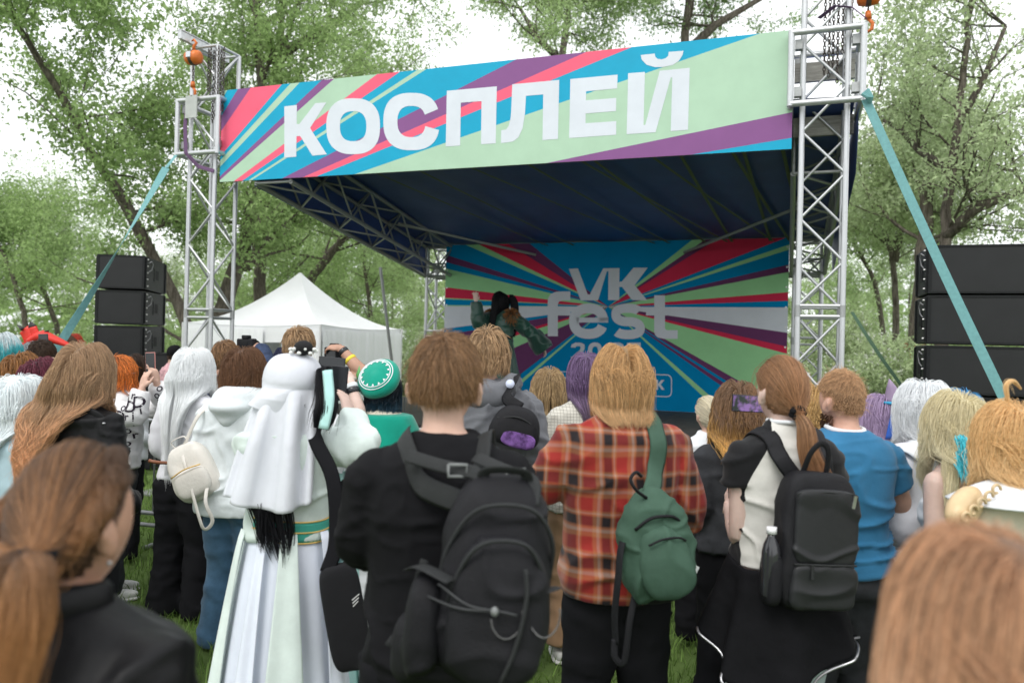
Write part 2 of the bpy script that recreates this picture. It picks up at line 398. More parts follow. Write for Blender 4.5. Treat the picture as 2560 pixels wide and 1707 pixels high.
bt = empty('front_banner', S(3, 0, 3.484), 0, 'long striped banner with white lettering across the front of the stage roof', 'banner')
rect = [(0, 3.484), (6, 3.484), (6, 4.503), (0, 4.503)]
lines = [((485, 487), (443, 565), 'g'), ((560, 483), (443, 672), 'b'), ((650, 476), (443, 780), 'p'), ((875, 450), (443, 955), 'r'), ((940, 442), (443, 985), 'b'), ((1005, 436), (443, 1030), 'g'),
         ((1165, 418), (443, 1100), 'b'), ((1255, 408), (443, 1127), 'p'), ((1560, 378), (540, 1140), 'g'), ((1725, 360), (600, 1137), 'r'), ((1850, 347), (640, 1137), 'b'), ((1920, 338), (662, 1137), 'g'),
         ((2573, 266), (890, 1120), 'b'), ((3078, 213), (1045, 1110), 'p'), ((3398, 181), (1140, 1106), 'r'), ((4343, 75), (1410, 1093), 'b'), ((4356, 690), (2833, 1005), 'g'), ((4356, 866), (3873, 947), 'p')]
rest = rect
byc = {}
for (tp, lo, c) in lines:
    A_, B_ = onplane(*z1(*tp), 0), onplane(*z1(*lo), 0)
    byc.setdefault(c, []).append(clip(rest, B_, A_)); rest = clip(rest, A_, B_)
byc.setdefault('b', []).append(rest)
names = dict(b='blue_stripes', g='green_stripes', p='purple_stripes', r='red_stripes')
for c, pls in byc.items():
    for pl in pls:
        if len(pl) > 2: panel(bt, names[c][:-1], [pl], 0, c, 0)
k = MB().box((-.012, .006, 3.486), (6.0, .02, 4.50)); k.v = [tuple(S(*p) - bt.location) for p in k.v]; k.build('backing', m_black, bt)
def letter(name, polys, zf, b, key, off, t):
    panel(t, name, [[onplane(*zf(*p), b) for p in pl] for pl in polys], b, key, off)
letter('letter', [[(903, 600), (995, 590), (993, 728), (992, 816), (990, 965), (903, 972)], [(993, 728), (1012, 728), (1128, 577), (1209, 571), (1090, 757), (1212, 948), (1107, 957), (1018, 815), (992, 816)]], z1, 0, 'w', .002, bt)
letter('letter', ring(1403, 744, 195, 203, 96, 109, 0, 2 * math.pi), z1, 0, 'w', .002, bt)
cpoly = ring(1826, 710, 204, 208, 102, 113, .22, 2 * math.pi - .36, 48)
letter('letter', cpoly, z1, 0, 'w', .002, bt)
letter('letter', [[(50, 487), (152, 573), (147, 884), (42, 891)], [(50, 487), (413, 455), (302, 562), (152, 573)], [(413, 455), (405, 868), (298, 875), (302, 562)]], z2, 0, 'w', .002, bt)
letter('letter', [[(525, 440), (866, 408), (750, 513), (624, 524)], [(866, 408), (857, 836), (744, 845), (750, 513)], [(525, 440), (624, 524), (618, 650), (600, 760), (512, 690), (517, 640)], [(512, 690), (600, 760), (570, 825), (530, 855), (500, 740)], [(500, 740), (530, 855), (443, 867), (445, 773), (480, 768)]], z2, 0, 'w', .002, bt)
letter('letter', [[(947, 402), (1061, 491), (1060, 556), (1058, 652), (1057, 722), (937, 830)], [(947, 402), (1290, 370), (1286, 470), (1061, 491)], [(1060, 556), (1280, 539), (1278, 634), (1058, 652)], [(1057, 722), (1280, 707), (1279, 806), (937, 830)]], z2, 0, 'w', .002, bt)
letter('letter', [[(1366, 360), (1488, 350), (1478, 735), (1355, 802)], [(1478, 735), (1490, 735), (1565, 788), (1355, 802)], [(1490, 735), (1595, 342), (1676, 391), (1565, 788)], [(1595, 342), (1813, 320), (1686, 390), (1676, 391)], [(1813, 320), (1801, 770), (1675, 780), (1686, 390)]], z2, 0, 'w', .002, bt)
letter('letter', [[(1457, 228), (1560, 217), (1562, 240), (1500, 298), (1465, 262)], [(1562, 240), (1580, 256), (1560, 316), (1500, 298)], [(1580, 256), (1610, 260), (1640, 250), (1690, 300), (1620, 315), (1560, 316)], [(1640, 250), (1658, 232), (1735, 270), (1690, 300)], [(1658, 232), (1660, 205), (1768, 197), (1762, 225), (1735, 270)]], z2, 0, 'w', .002, bt)

BB = 4.05
bd = empty('backdrop_banner', S(3.4, BB, .9), 0, 'sunburst backdrop banner with large grey logo at the rear of the stage', 'backdrop')
cen = onplane(*z4(1030, 507), BB)
# rays: boundary points clockwise from the left edge, with the colour that follows each
rays_ = [((80, 635), 'W'), ((80, 503), 'G'), ((80, 497), 'B'), ((80, 462), 'G'), ((80, 455), 'Q'), ((80, 393), 'G'), ((80, 283), 'B'), ((80, 245), 'P'), ((80, 203), 'B'), ((185, 140), 'G'), ((265, 138), 'Q'), ((440, 135), 'P'), ((565, 133), 'B'),
         ((1530, 108), 'G'), ((1610, 106), 'P'), ((1680, 104), 'Q'), ((2090, 96), 'B'), ((2130, 128), 'G'), ((2130, 160), 'B'), ((2130, 250), 'P'), ((2130, 295), 'G'), ((2130, 418), 'Q'), ((2130, 470), 'B'), ((2128, 511), 'W'),
         ((2125, 665), 'P'), ((2122, 750), 'Q'), ((2120, 793), 'G'), ((1840, 965), 'P'), ((1795, 985), 'B'), ((1770, 992), 'P'), ((1745, 1005), 'B'), ((1640, 1040), 'G'), ((1600, 1046), 'B'),
         ((530, 950), 'G'), ((530, 925), 'B'), ((530, 890), 'P'), ((530, 725), 'G'), ((540, 660), 'Q'), ((540, 640), 'P'), ((540, 592), 'B')]
RECT = [(.93, .875), (5.99, .875), (5.99, 3.285), (.93, 3.285)]
pts = [onplane(*z4(*p), BB) for p, c in rays_]
for i, (p, c) in enumerate(rays_):
    q0, q1 = pts[i], pts[(i + 1) % len(pts)]
    far_ = lambda q: (cen[0] + (q[0] - cen[0]) * 9, cen[1] + (q[1] - cen[1]) * 9)
    tri = [cen, far_(q0), far_(q1)]
    ar = (tri[1][0] - tri[0][0]) * (tri[2][1] - tri[0][1]) - (tri[1][1] - tri[0][1]) * (tri[2][0] - tri[0][0])
    pl = list(RECT)
    if ar < 0: tri = tri[::-1]
    for e in range(3): pl = clip(pl, tri[e], tri[(e + 1) % 3]) if len(pl) > 2 else pl
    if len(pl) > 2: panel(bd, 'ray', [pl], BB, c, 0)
k = MB().box((.93, BB + .006, .876), (5.99, BB + .02, 3.284)); k.v = [tuple(S(*p) - bd.location) for p in k.v]; k.build('backing', m_black, bd)
lo_ = .002
letter('logo_letter', [[(790, 275), (845, 272), (905, 432), (862, 468)], [(905, 432), (918, 432), (968, 468), (862, 468)], [(918, 432), (1000, 272), (1022, 290), (968, 468)], [(1000, 272), (1100, 270), (1032, 290), (1022, 290)], [(1100, 270), (1098, 355), (1098, 385), (1098, 466), (1030, 466), (1032, 290)],
                       [(1098, 355), (1115, 352), (1185, 268), (1272, 268), (1192, 375), (1270, 468), (1178, 466), (1115, 385), (1098, 385)]], z4, BB, 'W', lo_, bd)
letter('logo_letter', [[(660, 490), (722, 490), (722, 687), (660, 687)], [(660, 490), (662, 455), (680, 428), (710, 415), (745, 413), (798, 413), (798, 468), (750, 468), (730, 475), (722, 490)], [(722, 505), (800, 505), (800, 560), (722, 560)]], z4, BB, 'W', lo_, bd)
def arc(cx, cy, rx, ry, t0, t1, n=20, e=2.3): return [sup(cx, cy, rx, ry, t0 + (t1 - t0) * i / n, e) for i in range(n + 1)]
letter('logo_letter', stroke(arc(910, 595, 90, 78, .35, 2 * math.pi, 30), 60) + [[(835, 573), (1030, 573), (1030, 603), (835, 603)]], z4, BB, 'W', lo_, bd)
spath = arc(1150, 548, 72, 32, -.35, -math.pi, 12) + arc(1150, 556, 72, 42, math.pi, math.pi * .5, 8) + arc(1155, 640, 72, 42, -math.pi * .5, 0, 8) + arc(1152, 645, 74, 32, 0, math.pi - .4, 12)
letter('logo_letter', stroke(spath, 56), z4, BB, 'W', lo_, bd)
letter('logo_letter', [[(1312, 437), (1378, 437), (1378, 640), (1312, 660)], [(1262, 513), (1312, 513), (1312, 560), (1262, 560)], [(1378, 513), (1440, 513), (1440, 560), (1378, 560)], [(1312, 660), (1378, 640), (1390, 650), (1456, 650), (1456, 703), (1375, 703), (1335, 695), (1318, 680)]], z4, BB, 'W', lo_, bd)
two = lambda x: [[(x, 755), (x + 4, 738), (x + 28, 726), (x + 62, 726), (x + 84, 738), (x + 84, 757), (x + 60, 757), (x + 56, 748), (x + 34, 748), (x + 26, 757)], [(x + 60, 757), (x + 86, 757), (x + 80, 775), (x + 36, 815), (x, 835), (x, 818), (x + 54, 772)], [(x, 812), (x + 88, 812), (x + 88, 836), (x, 836)]]
letter('logo_digit', two(802), z4, BB, 'W', lo_, bd); letter('logo_digit', ring(950, 781, 44, 56, 18, 32, 0, 2 * math.pi, 24), z4, BB, 'W', lo_, bd); letter('logo_digit', two(1040), z4, BB, 'W', lo_, bd)
letter('logo_digit', [[(1145, 726), (1230, 726), (1230, 748), (1145, 748)], [(1145, 748), (1170, 748), (1166, 772), (1140, 772)]] + stroke(arc(1180, 798, 36, 28, -math.pi * .75, math.pi * .85, 14), 22), z4, BB, 'W', lo_, bd)
# box with lettering under the year
rb = lambda x0, y0, x1, y1, r: [(x0 + r, y0), (x1 - r, y0)] + [(x1 - r + r * math.sin(a), y0 + r - r * math.cos(a)) for a in (.4, .8, 1.2, 1.57)] + [(x1, y1 - r)] + [(x1 - r + r * math.cos(a), y1 - r + r * math.sin(a)) for a in (.4, .8, 1.2, 1.57)] + [(x0 + r, y1)] + [(x0 + r - r * math.sin(a), y1 - r + r * math.cos(a)) for a in (.4, .8, 1.2, 1.57)] + [(x0, y0 + r)] + [(x0 + r - r * math.cos(a), y0 + r - r * math.sin(a)) for a in (.4, .8, 1.2, 1.57)] + [(x0 + r * 1.02, y0)]
tilt = lambda p: (p[0], p[1] + (p[0] - 700) * .031)
letter('logo_frame', stroke([tilt(p) for p in rb(700, 902, 1418, 1035, 28)], 6), z4, BB, 'W', lo_, bd)
ltr = {'P': [[(0, 0), (14, 0), (14, 60), (0, 60)], [(14, 0), (34, 0), (34, 12), (14, 12)], [(34, 0), (46, 8), (34, 12)], [(34, 12), (46, 8), (48, 20), (46, 32), (34, 28)], [(14, 28), (34, 28), (46, 32), (34, 40), (14, 40)]],
       'A': [[(0, 60), (20, 0), (36, 0), (28, 14), (14, 60)], [(28, 14), (36, 0), (56, 60), (42, 60)], [(18, 38), (38, 38), (40, 48), (16, 48)]],
       'K': [[(0, 0), (14, 0), (14, 60), (0, 60)], [(14, 24), (34, 0), (52, 0), (30, 28), (54, 60), (36, 60), (18, 36), (14, 38)]]}
for ch, x in (('P', 765), ('A', 815), ('K', 1322)):
    letter('logo_letter', [[tilt((p[0] + x, p[1] + 934)) for p in pl] for pl in ltr[ch]], z4, BB, 'W', lo_, bd)

m_eye = mat('eyelet_steel', (.7, .7, .7), .35, metal=.5)
for aa in (.96, 5.965):
    for i in range(9):
        q_ = S(aa, BB - .004, 1.0 + .27 * i) - bd.location; MB().tube([q_, q_ - NV * .004], .012, 10).build('eyelet', m_eye, bd)
# stage deck
t = empty('stage_deck', S(3.2, 2.4, 0), 0, 'dark low stage platform with black skirt under the roof', 'stage'); o0 = t.location
def sbox(name, lo, hi, m, bev=0):
    k = MB().box(lo, hi); k.v = [tuple(S(*p) - o0) for p in k.v]; return k.build(name, m, t)
for i in range(4):
    for j in range(3): sbox('deck_panel', (.1 + 1.5 * i, .55 + 1.25 * j, .80), (.1 + 1.5 * i + 1.492, .55 + 1.25 * j + 1.242, .872), m_deck)
sbox('front_skirt', (.1, .5, .0), (6.1, .53, .86), m_black); sbox('side_skirt', (.07, .5, 0), (.095, 4.3, .86), m_black); sbox('side_skirt', (6.105, .5, 0), (6.13, 4.3, .86), m_black)

# ------------------------------------------------------------------ hoists, chains, slings
m_or = mat('orange_hoist', (.6, .15, .025), .4, var=.12); m_chain = mat('chain', (.1, .085, .075), .45, metal=.6); m_purp = mat('purple_sling', (.14, .08, .16), .9); m_teal = mat('teal_webbing', (.15, .34, .35), .75, var=.12, vscale=40, bump=.3, bscale=200)
def chain(k, p, q, r=.011, st=.03, sag=0):
    p = Vector(p); q = Vector(q); n = max(2, int((q - p).length / st))
    for i in range(n):
        c = p.lerp(q, (i + .5) / n); c.z -= sag * math.sin(math.pi * (i + .5) / n); a = 0 if i % 2 else 1.57
        e = Vector((math.cos(a), math.sin(a), 0)) * r
        k.tube([c + Vector((0, 0, st * .75)), c + e + Vector((0, 0, st * .3)), c + e - Vector((0, 0, st * .3)), c - Vector((0, 0, st * .75)), c - e - Vector((0, 0, st * .3)), c - e + Vector((0, 0, st * .3)), c + Vector((0, 0, st * .75))], .0045, 4, caps=False)
def hoist(a, b, ztop, zb, label, sg=1):
    t = empty('chain_hoist', S(a, b, ztop), 0, label, 'chain hoist', 'orange chain hoists on the front towers')
    k = MB(); k.tube([U * -.09, U * -.075, U * -.03, U * .03, U * .075, U * .09], [.04, .072, .08, .08, .072, .04], 18); k.build('housing', m_or, t, True)
    k = MB(); k.tube([U * -.02, U * .02], .085, 20); k.build('band', m_chain, t, True)
    k = MB().box((-.03, -.087, -.02), (.03, -.083, .04), RS.to_4x4()); k.build('plate', PR['w'], t)
    k = MB(); k.tube([(0, 0, .09), (0, 0, .13), Vector((0, 0, .16)) + U * .035, (0, 0, .2), Vector((0, 0, .19)) - U * .03], [.02, .017, .016, .014, .008], 8); k.build('top_hook', m_or, t, True)
    dz = zb - ztop
    k = MB(); chain(k, (0, 0, -.1), (0, 0, dz + .12)); k.build('load_chain', m_chain, t)
    k = MB(); k.tube([(0, 0, dz + .14), (0, 0, dz + .08)], [.022, .03], 8); k.tube([(0, 0, dz + .08), Vector((0, 0, dz + .04)) + U * .035, Vector((0, 0, dz - .01)) + U * .03, Vector((0, 0, dz - .03)), Vector((0, 0, dz)) - U * .035], [.014, .016, .016, .014, .007], 8); k.build('hook', m_or, t, True)
    for i in range(7):
        k = MB(); e = U * (.12 + .035 * i) * sg + NV * (.05 * math.sin(i * 2.1) + .1); chain(k, e + Vector((0, 0, .12)), e + Vector((0, 0, -.35 - .35 * abs(math.sin(i * 1.7))))); k.build('hand_chain', m_chain, t)
hoist(-.30, -.12, 4.86, 4.45, 'orange chain hoist on the tower beside the tent')
hoist(6.58, .05, 4.74, 4.47, 'orange chain hoist on the tower near the speaker wall', -1)
t = empty('lifting_plate', S(-.3, -.14, 4.18), 0, 'square grey steel lifting plate under the hook of the hoist beside the tent', 'plate'); MB().box((-.07, -.012, 0), (.09, 0, .25), RS.to_4x4()).build('plate', mat('galvanised_plate', (.42, .44, .42), .5, var=.15), t); MB().tube([Vector((.01, -.006, .25)), Vector((.01, -.006, .31))], .02, 10).build('eye_lug', m_alu, t)
t = empty('top_beam', S(-.4, -.2, 5.03), 0, 'short grey steel beam across the top of the tower beside the tent', 'beam')
MB().box((.0, -.06, 0), (.05, .72, .09), RS.to_4x4()).build('beam', m_alu, t); MB().box((-.01, -.062, .09), (.06, .722, .1), RS.to_4x4()).build('flange', m_alu, t)
t = empty('top_beam', S(6.3, -.2, 5.11), 0, 'short grey steel beam across the top of the tower near the speaker wall', 'beam')
MB().box((.0, -.06, 0), (.32, .72, .09), RS.to_4x4()).build('beam', m_alu, t)
k = MB(); k.tube([S(-.36, -.13, 4.38), S(-.38, -.135, 4.1), S(-.36, -.135, 3.8), S(-.25, -.06, 3.66), S(-.05, -.04, 3.6)], .022, 6, flat=(1, .2)); tag(k.build('lifting_sling', m_purp), 'purple lifting sling hanging on the tower beside the tent', 'sling')
k = MB(); k.tube([S(6.2, .1, 4.62), S(6.32, -.02, 4.66), S(6.45, -.05, 4.62), S(6.55, -.1, 4.5)], .025, 6, flat=(1, .2)); tag(k.build('lifting_sling', m_purp), 'purple lifting sling looped on the tower near the speaker wall', 'sling')
def webbing(name, p, q, wd, m, label, tw=0.0, curl=None):
    k = MB(); n = 14; p = Vector(p); q = Vector(q); d = (q - p).normalized(); side = d.cross(Vector((0, 1, 0))).normalized()
    vs = []; nn = d.cross(side).normalized()
    for i in range(n + 1):
        c = p.lerp(q, i / n); c.z -= .03 * math.sin(math.pi * i / n); a = tw * i / n; s_ = side * math.cos(a) + nn * math.sin(a); th = s_.cross(d) * .0015
        vs += [c - s_ * wd / 2 - th, c + s_ * wd / 2 - th, c + s_ * wd / 2 + th, c - s_ * wd / 2 + th]
    fs = [(i * 4 + j, i * 4 + (j + 1) % 4, i * 4 + 4 + (j + 1) % 4, i * 4 + 4 + j) for i in range(n) for j in range(4)]
    k.add(vs, fs); return tag(k.build(name, m), label, 'strap', 'teal guy straps of the stage')
pr_ = S(6.56, -.14, 3.82); webbing('guy_strap', pr_, at(2512, 1000, 6.0) - Vector((0, 0, .0)), .075, m_teal, 'teal guy strap running from the tower down past the wide speaker wall', .3)
pl_ = S(-.52, -.1, 3.8); webbing('guy_strap', at(415, 420, 8.5), at(130, 890, 7.6), .085, m_teal, 'teal guy strap crossing in front of the speaker stack', 2.6)
k = MB(); k.tube([pl_, at(415, 420, 8.5)], .02, 6, flat=(1, .3)); tag(k.build('strap_tail', m_teal), 'thin end of teal strap tied to the sleeve beside the tent', 'strap')
k = MB()
for i in range(5): k.tube([pr_ + Vector((-.05 + .012 * i, -.04, .03 + .01 * i)), pr_ + Vector((-.01 + .01 * i, -.05, 0)), pr_ + Vector((0.03, -.02, -.03))], .014, 6)
tag(k.build('strap_knot', m_teal), 'teal strap wound round the corner of the sleeve near the speaker wall', 'strap')
webbing('guy_strap', at(2130, 780, 11.5), at(2262, 975, 10.5), .05, mat('dark_green_webbing', (.05, .1, .06), .8), 'dark green guy strap running to the grass behind the speaker wall', 1.2)

# ------------------------------------------------------------------ white canopy tent
m_tent = mat('tent_fabric', (.84, .85, .87), .75, var=.03, vscale=2, bump=.25, bscale=3, trans=.12)
F_ = Vector((-.2457 * 13.68, 13.68, 0)); tl = Vector((-.9448, .3276, 0)); tr_ = Vector((.3276, .9448, 0)); ez = 2.03
t = empty('canopy_tent', F_ + (tl + tr_) * 1.5, 0, 'white pop-up canopy tent with side walls behind the crowd', 'tent'); o0 = t.location
peak = (tl + tr_) * 1.5 + F_ + Vector((0, 0, 3.08)); cor = [F_, F_ + tl * 3, F_ + (tl + tr_) * 3, F_ + tr_ * 3]
for i in range(4):
    A_, B_ = cor[i], cor[(i + 1) % 4]; k = 18; V = []; 
    for r in range(k + 1):
        f = r / k
        for c in range(k + 1):
            g = c / k; e = A_.lerp(B_, g); h = f
            z = ez + (peak.z - ez) * (h ** 1.7) if True else 0
            z += -.05 * math.sin(math.pi * g) * (1 - h) ** 2 * 1.0 - .03 * math.sin(math.pi * h) * math.sin(math.pi * g)
            p = e.lerp(Vector((peak.x, peak.y, 0)), h * .985); V.append(Vector((p.x, p.y, z)) - o0)
    ix = np.arange((k + 1) ** 2).reshape(k + 1, k + 1); Fq = np.stack([ix[:-1, :-1], ix[:-1, 1:], ix[1:, 1:], ix[1:, :-1]], -1).reshape(-1, 4)
    mesh_np('roof_panel', np.array([tuple(v) for v in V]), Fq, m_tent, t)
    nrm = (B_ - A_).normalized().cross(Vector((0, 0, 1))); V = []
    for r in range(5):
        for c in range(41):
            g = c / 40; p = A_.lerp(B_, g) + nrm * (.008 + .012 * math.sin(g * 19 + i) * (r / 4)); V.append(p + Vector((0, 0, ez + .004 - .05 * math.sin(math.pi * g) - .3 * r / 4)) - o0)
    ix = np.arange(205).reshape(5, 41); Fq = np.stack([ix[:-1, :-1], ix[:-1, 1:], ix[1:, 1:], ix[1:, :-1]], -1).reshape(-1, 4)
    mesh_np('valance', np.array([tuple(v) for v in V]), Fq, m_tent, t)
    rod('leg', A_ + nrm * -.03 - o0, A_ + Vector((0, 0, ez)) + nrm * -.03 - o0, .02, mat('tent_leg', (.6, .6, .6), .5), t)
    spans = {0: [(0, .27), (.4, 1)], 1: [(0, 1)], 2: [(0, 1)], 3: [(.0, 1)]}[i]
    for (g0, g1) in spans:
        V = []; nn_ = 60
        for r in range(7):
            for c in range(nn_ + 1):
                g = g0 + (g1 - g0) * c / nn_; p = A_.lerp(B_, g) - nrm * (.03 + .03 * math.sin(g * 46 + i * 2) * (.3 + .7 * r / 6) + .012 * math.sin(g * 111)); V.append(p + Vector((0, 0, ez - .1 - 1.9 * r / 6)) - o0)
        ix = np.arange(7 * (nn_ + 1)).reshape(7, nn_ + 1); Fq = np.stack([ix[:-1, :-1], ix[:-1, 1:], ix[1:, 1:], ix[1:, :-1]], -1).reshape(-1, 4)
        mesh_np('side_wall', np.array([tuple(v) for v in V]), Fq, m_tent, t)
k = MB().ell(peak - o0 + Vector((0, 0, -.015)), (.05, .05, .03), 12, 6); k.build('peak_cap', m_tent, t, True)

# ------------------------------------------------------------------ loudspeakers
m_spk = mat('speaker_paint', (.009, .010, .011), .55, var=.25, vscale=20, bump=.15, bscale=160, spec=.25)
def grille_mat():
    m = mat('speaker_grille', (.016, .018, .02), .6); t = m.node_tree; nd = t.nodes; ln = t.links.new
    tcn = nd.new('ShaderNodeTexCoord'); v = nd.new('ShaderNodeTexVoronoi'); v.inputs['Scale'].default_value = 220; ln(tcn.outputs['Object'], v.inputs['Vector'])
    bp = nd.new('ShaderNodeBump'); bp.inputs['Strength'].default_value = .3; bp.inputs['Distance'].default_value = .002; ln(v.outputs['Distance'], bp.inputs['Height']); ln(bp.outputs[0], nd['Principled BSDF'].inputs['Normal'])
    n2 = nd.new('ShaderNodeTexNoise'); n2.inputs['Scale'].default_value = 5; n2.inputs['Detail'].default_value = 6; r = nd.new('ShaderNodeValToRGB'); r.color_ramp.elements[0].color = (.006, .0065, .007, 1); r.color_ramp.elements[1].color = (.016, .017, .019, 1)
    ln(tcn.outputs['Object'], n2.inputs['Vector']); ln(n2.outputs['Fac'], r.inputs['Fac']); ln(r.outputs[0], nd['Principled BSDF'].inputs['Base Color']); return m
m_gr = grille_mat(); m_bolt = mat('bolt_steel', (.5, .5, .5), .4, metal=.8); m_cable = mat('grey_cable', (.35, .35, .36), .6)
def cabinet(pos, yaw, w_, d, h, label, group, tilt=0, side=1):
    """front face centre bottom at pos, facing -y before yaw"""
    t = empty('loudspeaker', pos, yaw, label, 'loudspeaker', group); t.rotation_euler = (tilt, 0, yaw)
    bevel(MB().box((-w_ / 2, .012, .006), (w_ / 2, d, h - .006)).build('cabinet', m_spk, t), .008)
    MB().box((-w_ / 2 + .03, -.004, .025), (w_ / 2 - .03, .0115, h - .025)).build('grille', m_gr, t)
    for (lo, hi) in (((-w_ / 2, -.01, .006), (w_ / 2, .011, .024)), ((-w_ / 2, -.01, h - .024), (w_ / 2, .011, h - .006)), ((-w_ / 2, -.01, .0245), (-w_ / 2 + .03, .011, h - .0245)), ((w_ / 2 - .03, -.01, .0245), (w_ / 2, .011, h - .0245))):
        MB().box(lo, hi).build('edge_frame', m_spk, t)
    for s_ in (1, -1):
        x = s_ * w_ / 2
        k = MB().box((min(x, x + s_ * .006), d * .42, h * .32), (max(x, x + s_ * .006), d * .66, h * .72)); k.build('handle_plate', m_spk, t)
        k = MB().box((min(x + s_ * .0055, x + s_ * .0065), d * .46, h * .38), (max(x + s_ * .0055, x + s_ * .0065), d * .62, h * .66)); k.build('handle_recess', m_black, t)
        MB().box((min(x, x + s_ * .018), .02, .02), (max(x, x + s_ * .018), .075, h - .02)).build('rigging_rail', m_spk, t)
        for q in range(5):
            z = .05 + (h - .1) * q / 4; MB().tube([(x + s_ * .012, .047, z), (x + s_ * .034, .047, z)], .009, 8).build('rigging_pin', m_bolt, t)
        MB().box((min(x, x + s_ * .014), d - .06, .02), (max(x, x + s_ * .014), d - .02, h - .02)).build('rigging_rail', m_spk, t)
    k = MB(); x = side * (w_ / 2 + .02); k.tube([(x, .1, h * .8), (x + .02 * side, .16, h * .86), (x + .02 * side, .22, h * .78), (x + .01 * side, .2, h * .62), (x, .12, h * .55)], .005, 6); k.build('cable', m_cable, t, True)
    return t
pL = at(293, 1000, 10.3); pL.z = 0; yl = R(8.2)
wid = ('top', 'second', 'third')
zt = 1.75 + (835 - 630) / FPX * 10.3
for i in range(3): cabinet((pL.x, pL.y, zt - .47 * (i + 1)), yl, .6, .95, .455, f'black loudspeaker cabinet beside the tent, {wid[i]} in its stack', 'stacked loudspeakers beside the tent', tilt=R(-2 + i * 2) * .5)
zb = zt - .47 * 3 - .01
cabinet((pL.x + .02, pL.y + .0, zb - .62), yl, .62, .95, .61, 'tall black bass cabinet at the base of the stack beside the tent', 'stacked loudspeakers beside the tent')
if zb - .63 > .1: cabinet((pL.x + .02, pL.y, 0.0), yl, .64, .95, zb - .625, 'lowest black bass cabinet under the stack beside the tent', 'stacked loudspeakers beside the tent')
pq = at(398, 1000, 10.2); cabinet((pq.x + .12, pq.y, 0), yl, .62, .8, 1.75 + (838 - 880) / FPX * 10.2, 'separate black bass cabinet standing on grass next to the tall speaker stack', 'stacked loudspeakers beside the tent')
y7 = 7.2; zt = 1.75 + (890 - 612) / FPX * y7; pR = at(2322, 612, y7)
for i in range(6):
    zz = zt - .462 * (i + 1)
    if zz < 0: break
    cabinet((pR.x + U.x * .62, pR.y + U.y * .62, zz), -YAW, 1.24, .7, .455, f'wide black loudspeaker in the speaker wall, {("top", "second", "third", "fourth", "fifth", "lowest")[i]} from the top' if i else 'wide black loudspeaker at the top of the speaker wall', 'loudspeakers of the wide speaker wall', side=-1)
zz = zt - .462 * int(zt / .462)
if zz > .05:
    t = empty('speaker_base', (pR.x + U.x * .62, pR.y + U.y * .62, 0), -YAW, 'low black plinth under the wide speaker wall', 'plinth'); MB().box((-.6, .05, 0), (.6, .68, zz - .004)).build('plinth', m_spk, t); MB().box((-.63, .02, 0), (.63, .71, .03)).build('foot_board', m_wood, t)
# ------------------------------------------------------------------ trees
def bark_mat(name, c1, c2):
    m = mat(name, c1, .9, spec=.15); t = m.node_tree; nd = t.nodes; ln = t.links.new
    tcn = nd.new('ShaderNodeTexCoord'); mp = nd.new('ShaderNodeMapping'); mp.inputs['Scale'].default_value = (9, 9, 1.6); ln(tcn.outputs['Object'], mp.inputs['Vector'])
    n = nd.new('ShaderNodeTexNoise'); n.inputs['Scale'].default_value = 2.5; n.inputs['Detail'].default_value = 8; n.inputs['Roughness'].default_value = .7; ln(mp.outputs[0], n.inputs['Vector'])
    r = nd.new('ShaderNodeValToRGB'); r.color_ramp.elements[0].position = .35; r.color_ramp.elements[1].position = .68; r.color_ramp.elements[0].color = (*c1, 1); r.color_ramp.elements[1].color = (*c2, 1)
    ln(n.outputs['Fac'], r.inputs['Fac']); ln(r.outputs[0], nd['Principled BSDF'].inputs['Base Color'])
    bp = nd.new('ShaderNodeBump'); bp.inputs['Strength'].default_value = 1; bp.inputs['Distance'].default_value = .05; ln(n.outputs['Fac'], bp.inputs['Height']); ln(bp.outputs[0], nd['Principled BSDF'].inputs['Normal']); return m
m_bark = bark_mat('bark', (.06, .05, .04), (.23, .2, .165)); m_wound = mat('bare_wood', (.35, .16, .08), .8, var=.4, vscale=9)
def leaf_mat(name, c): return mat(name, c, .5, trans=.55, island=.35, spec=.25)
LM = [leaf_mat('leaf_mid', (.32, .44, .18)), leaf_mat('leaf_light', (.40, .52, .25)), leaf_mat('leaf_dark', (.25, .36, .15)), leaf_mat('leaf_pale', (.46, .55, .32))]
m_blos = mat('blossom', (.8, .8, .76), .6, trans=.3, island=.1)
def leaves(C, per, spread, size, rg, flat=.75):
    """C (m,3) cluster centres -> leaf quads"""
    n = len(C) * per
    # each cluster: elongated drooping spray
    c = np.repeat(C, per, 0); ax = rg.normal(0, 1, (len(C), 3)); ax[:, 2] = ax[:, 2] * .4 - .1; ax /= np.linalg.norm(ax, axis=1)[:, None]; ax = np.repeat(ax, per, 0)
    sc = np.repeat(rg.uniform(.5, 1.2, len(C)), per) * spread * .72
    p = c + rg.normal(0, .42, (n, 3)) * sc[:, None] * np.array([1, 1, flat]) + ax * (rg.normal(0, .8, n) * sc)[:, None]
    d = rg.normal(0, 1, (n, 3)); d[:, 2] -= .5; d /= np.linalg.norm(d, axis=1)[:, None]
    q = np.cross(d, rg.normal(0, 1, (n, 3))); q /= np.linalg.norm(q, axis=1)[:, None] + 1e-9
    s = size * rg.uniform(.6, 1.35, n)[:, None]
    V = np.stack([p + q * s * .34, p + d * s * 1.12, p - q * s * .34 + d * s * .12], 1).reshape(-1, 3)
    return V, np.arange(n * 3).reshape(-1, 3)
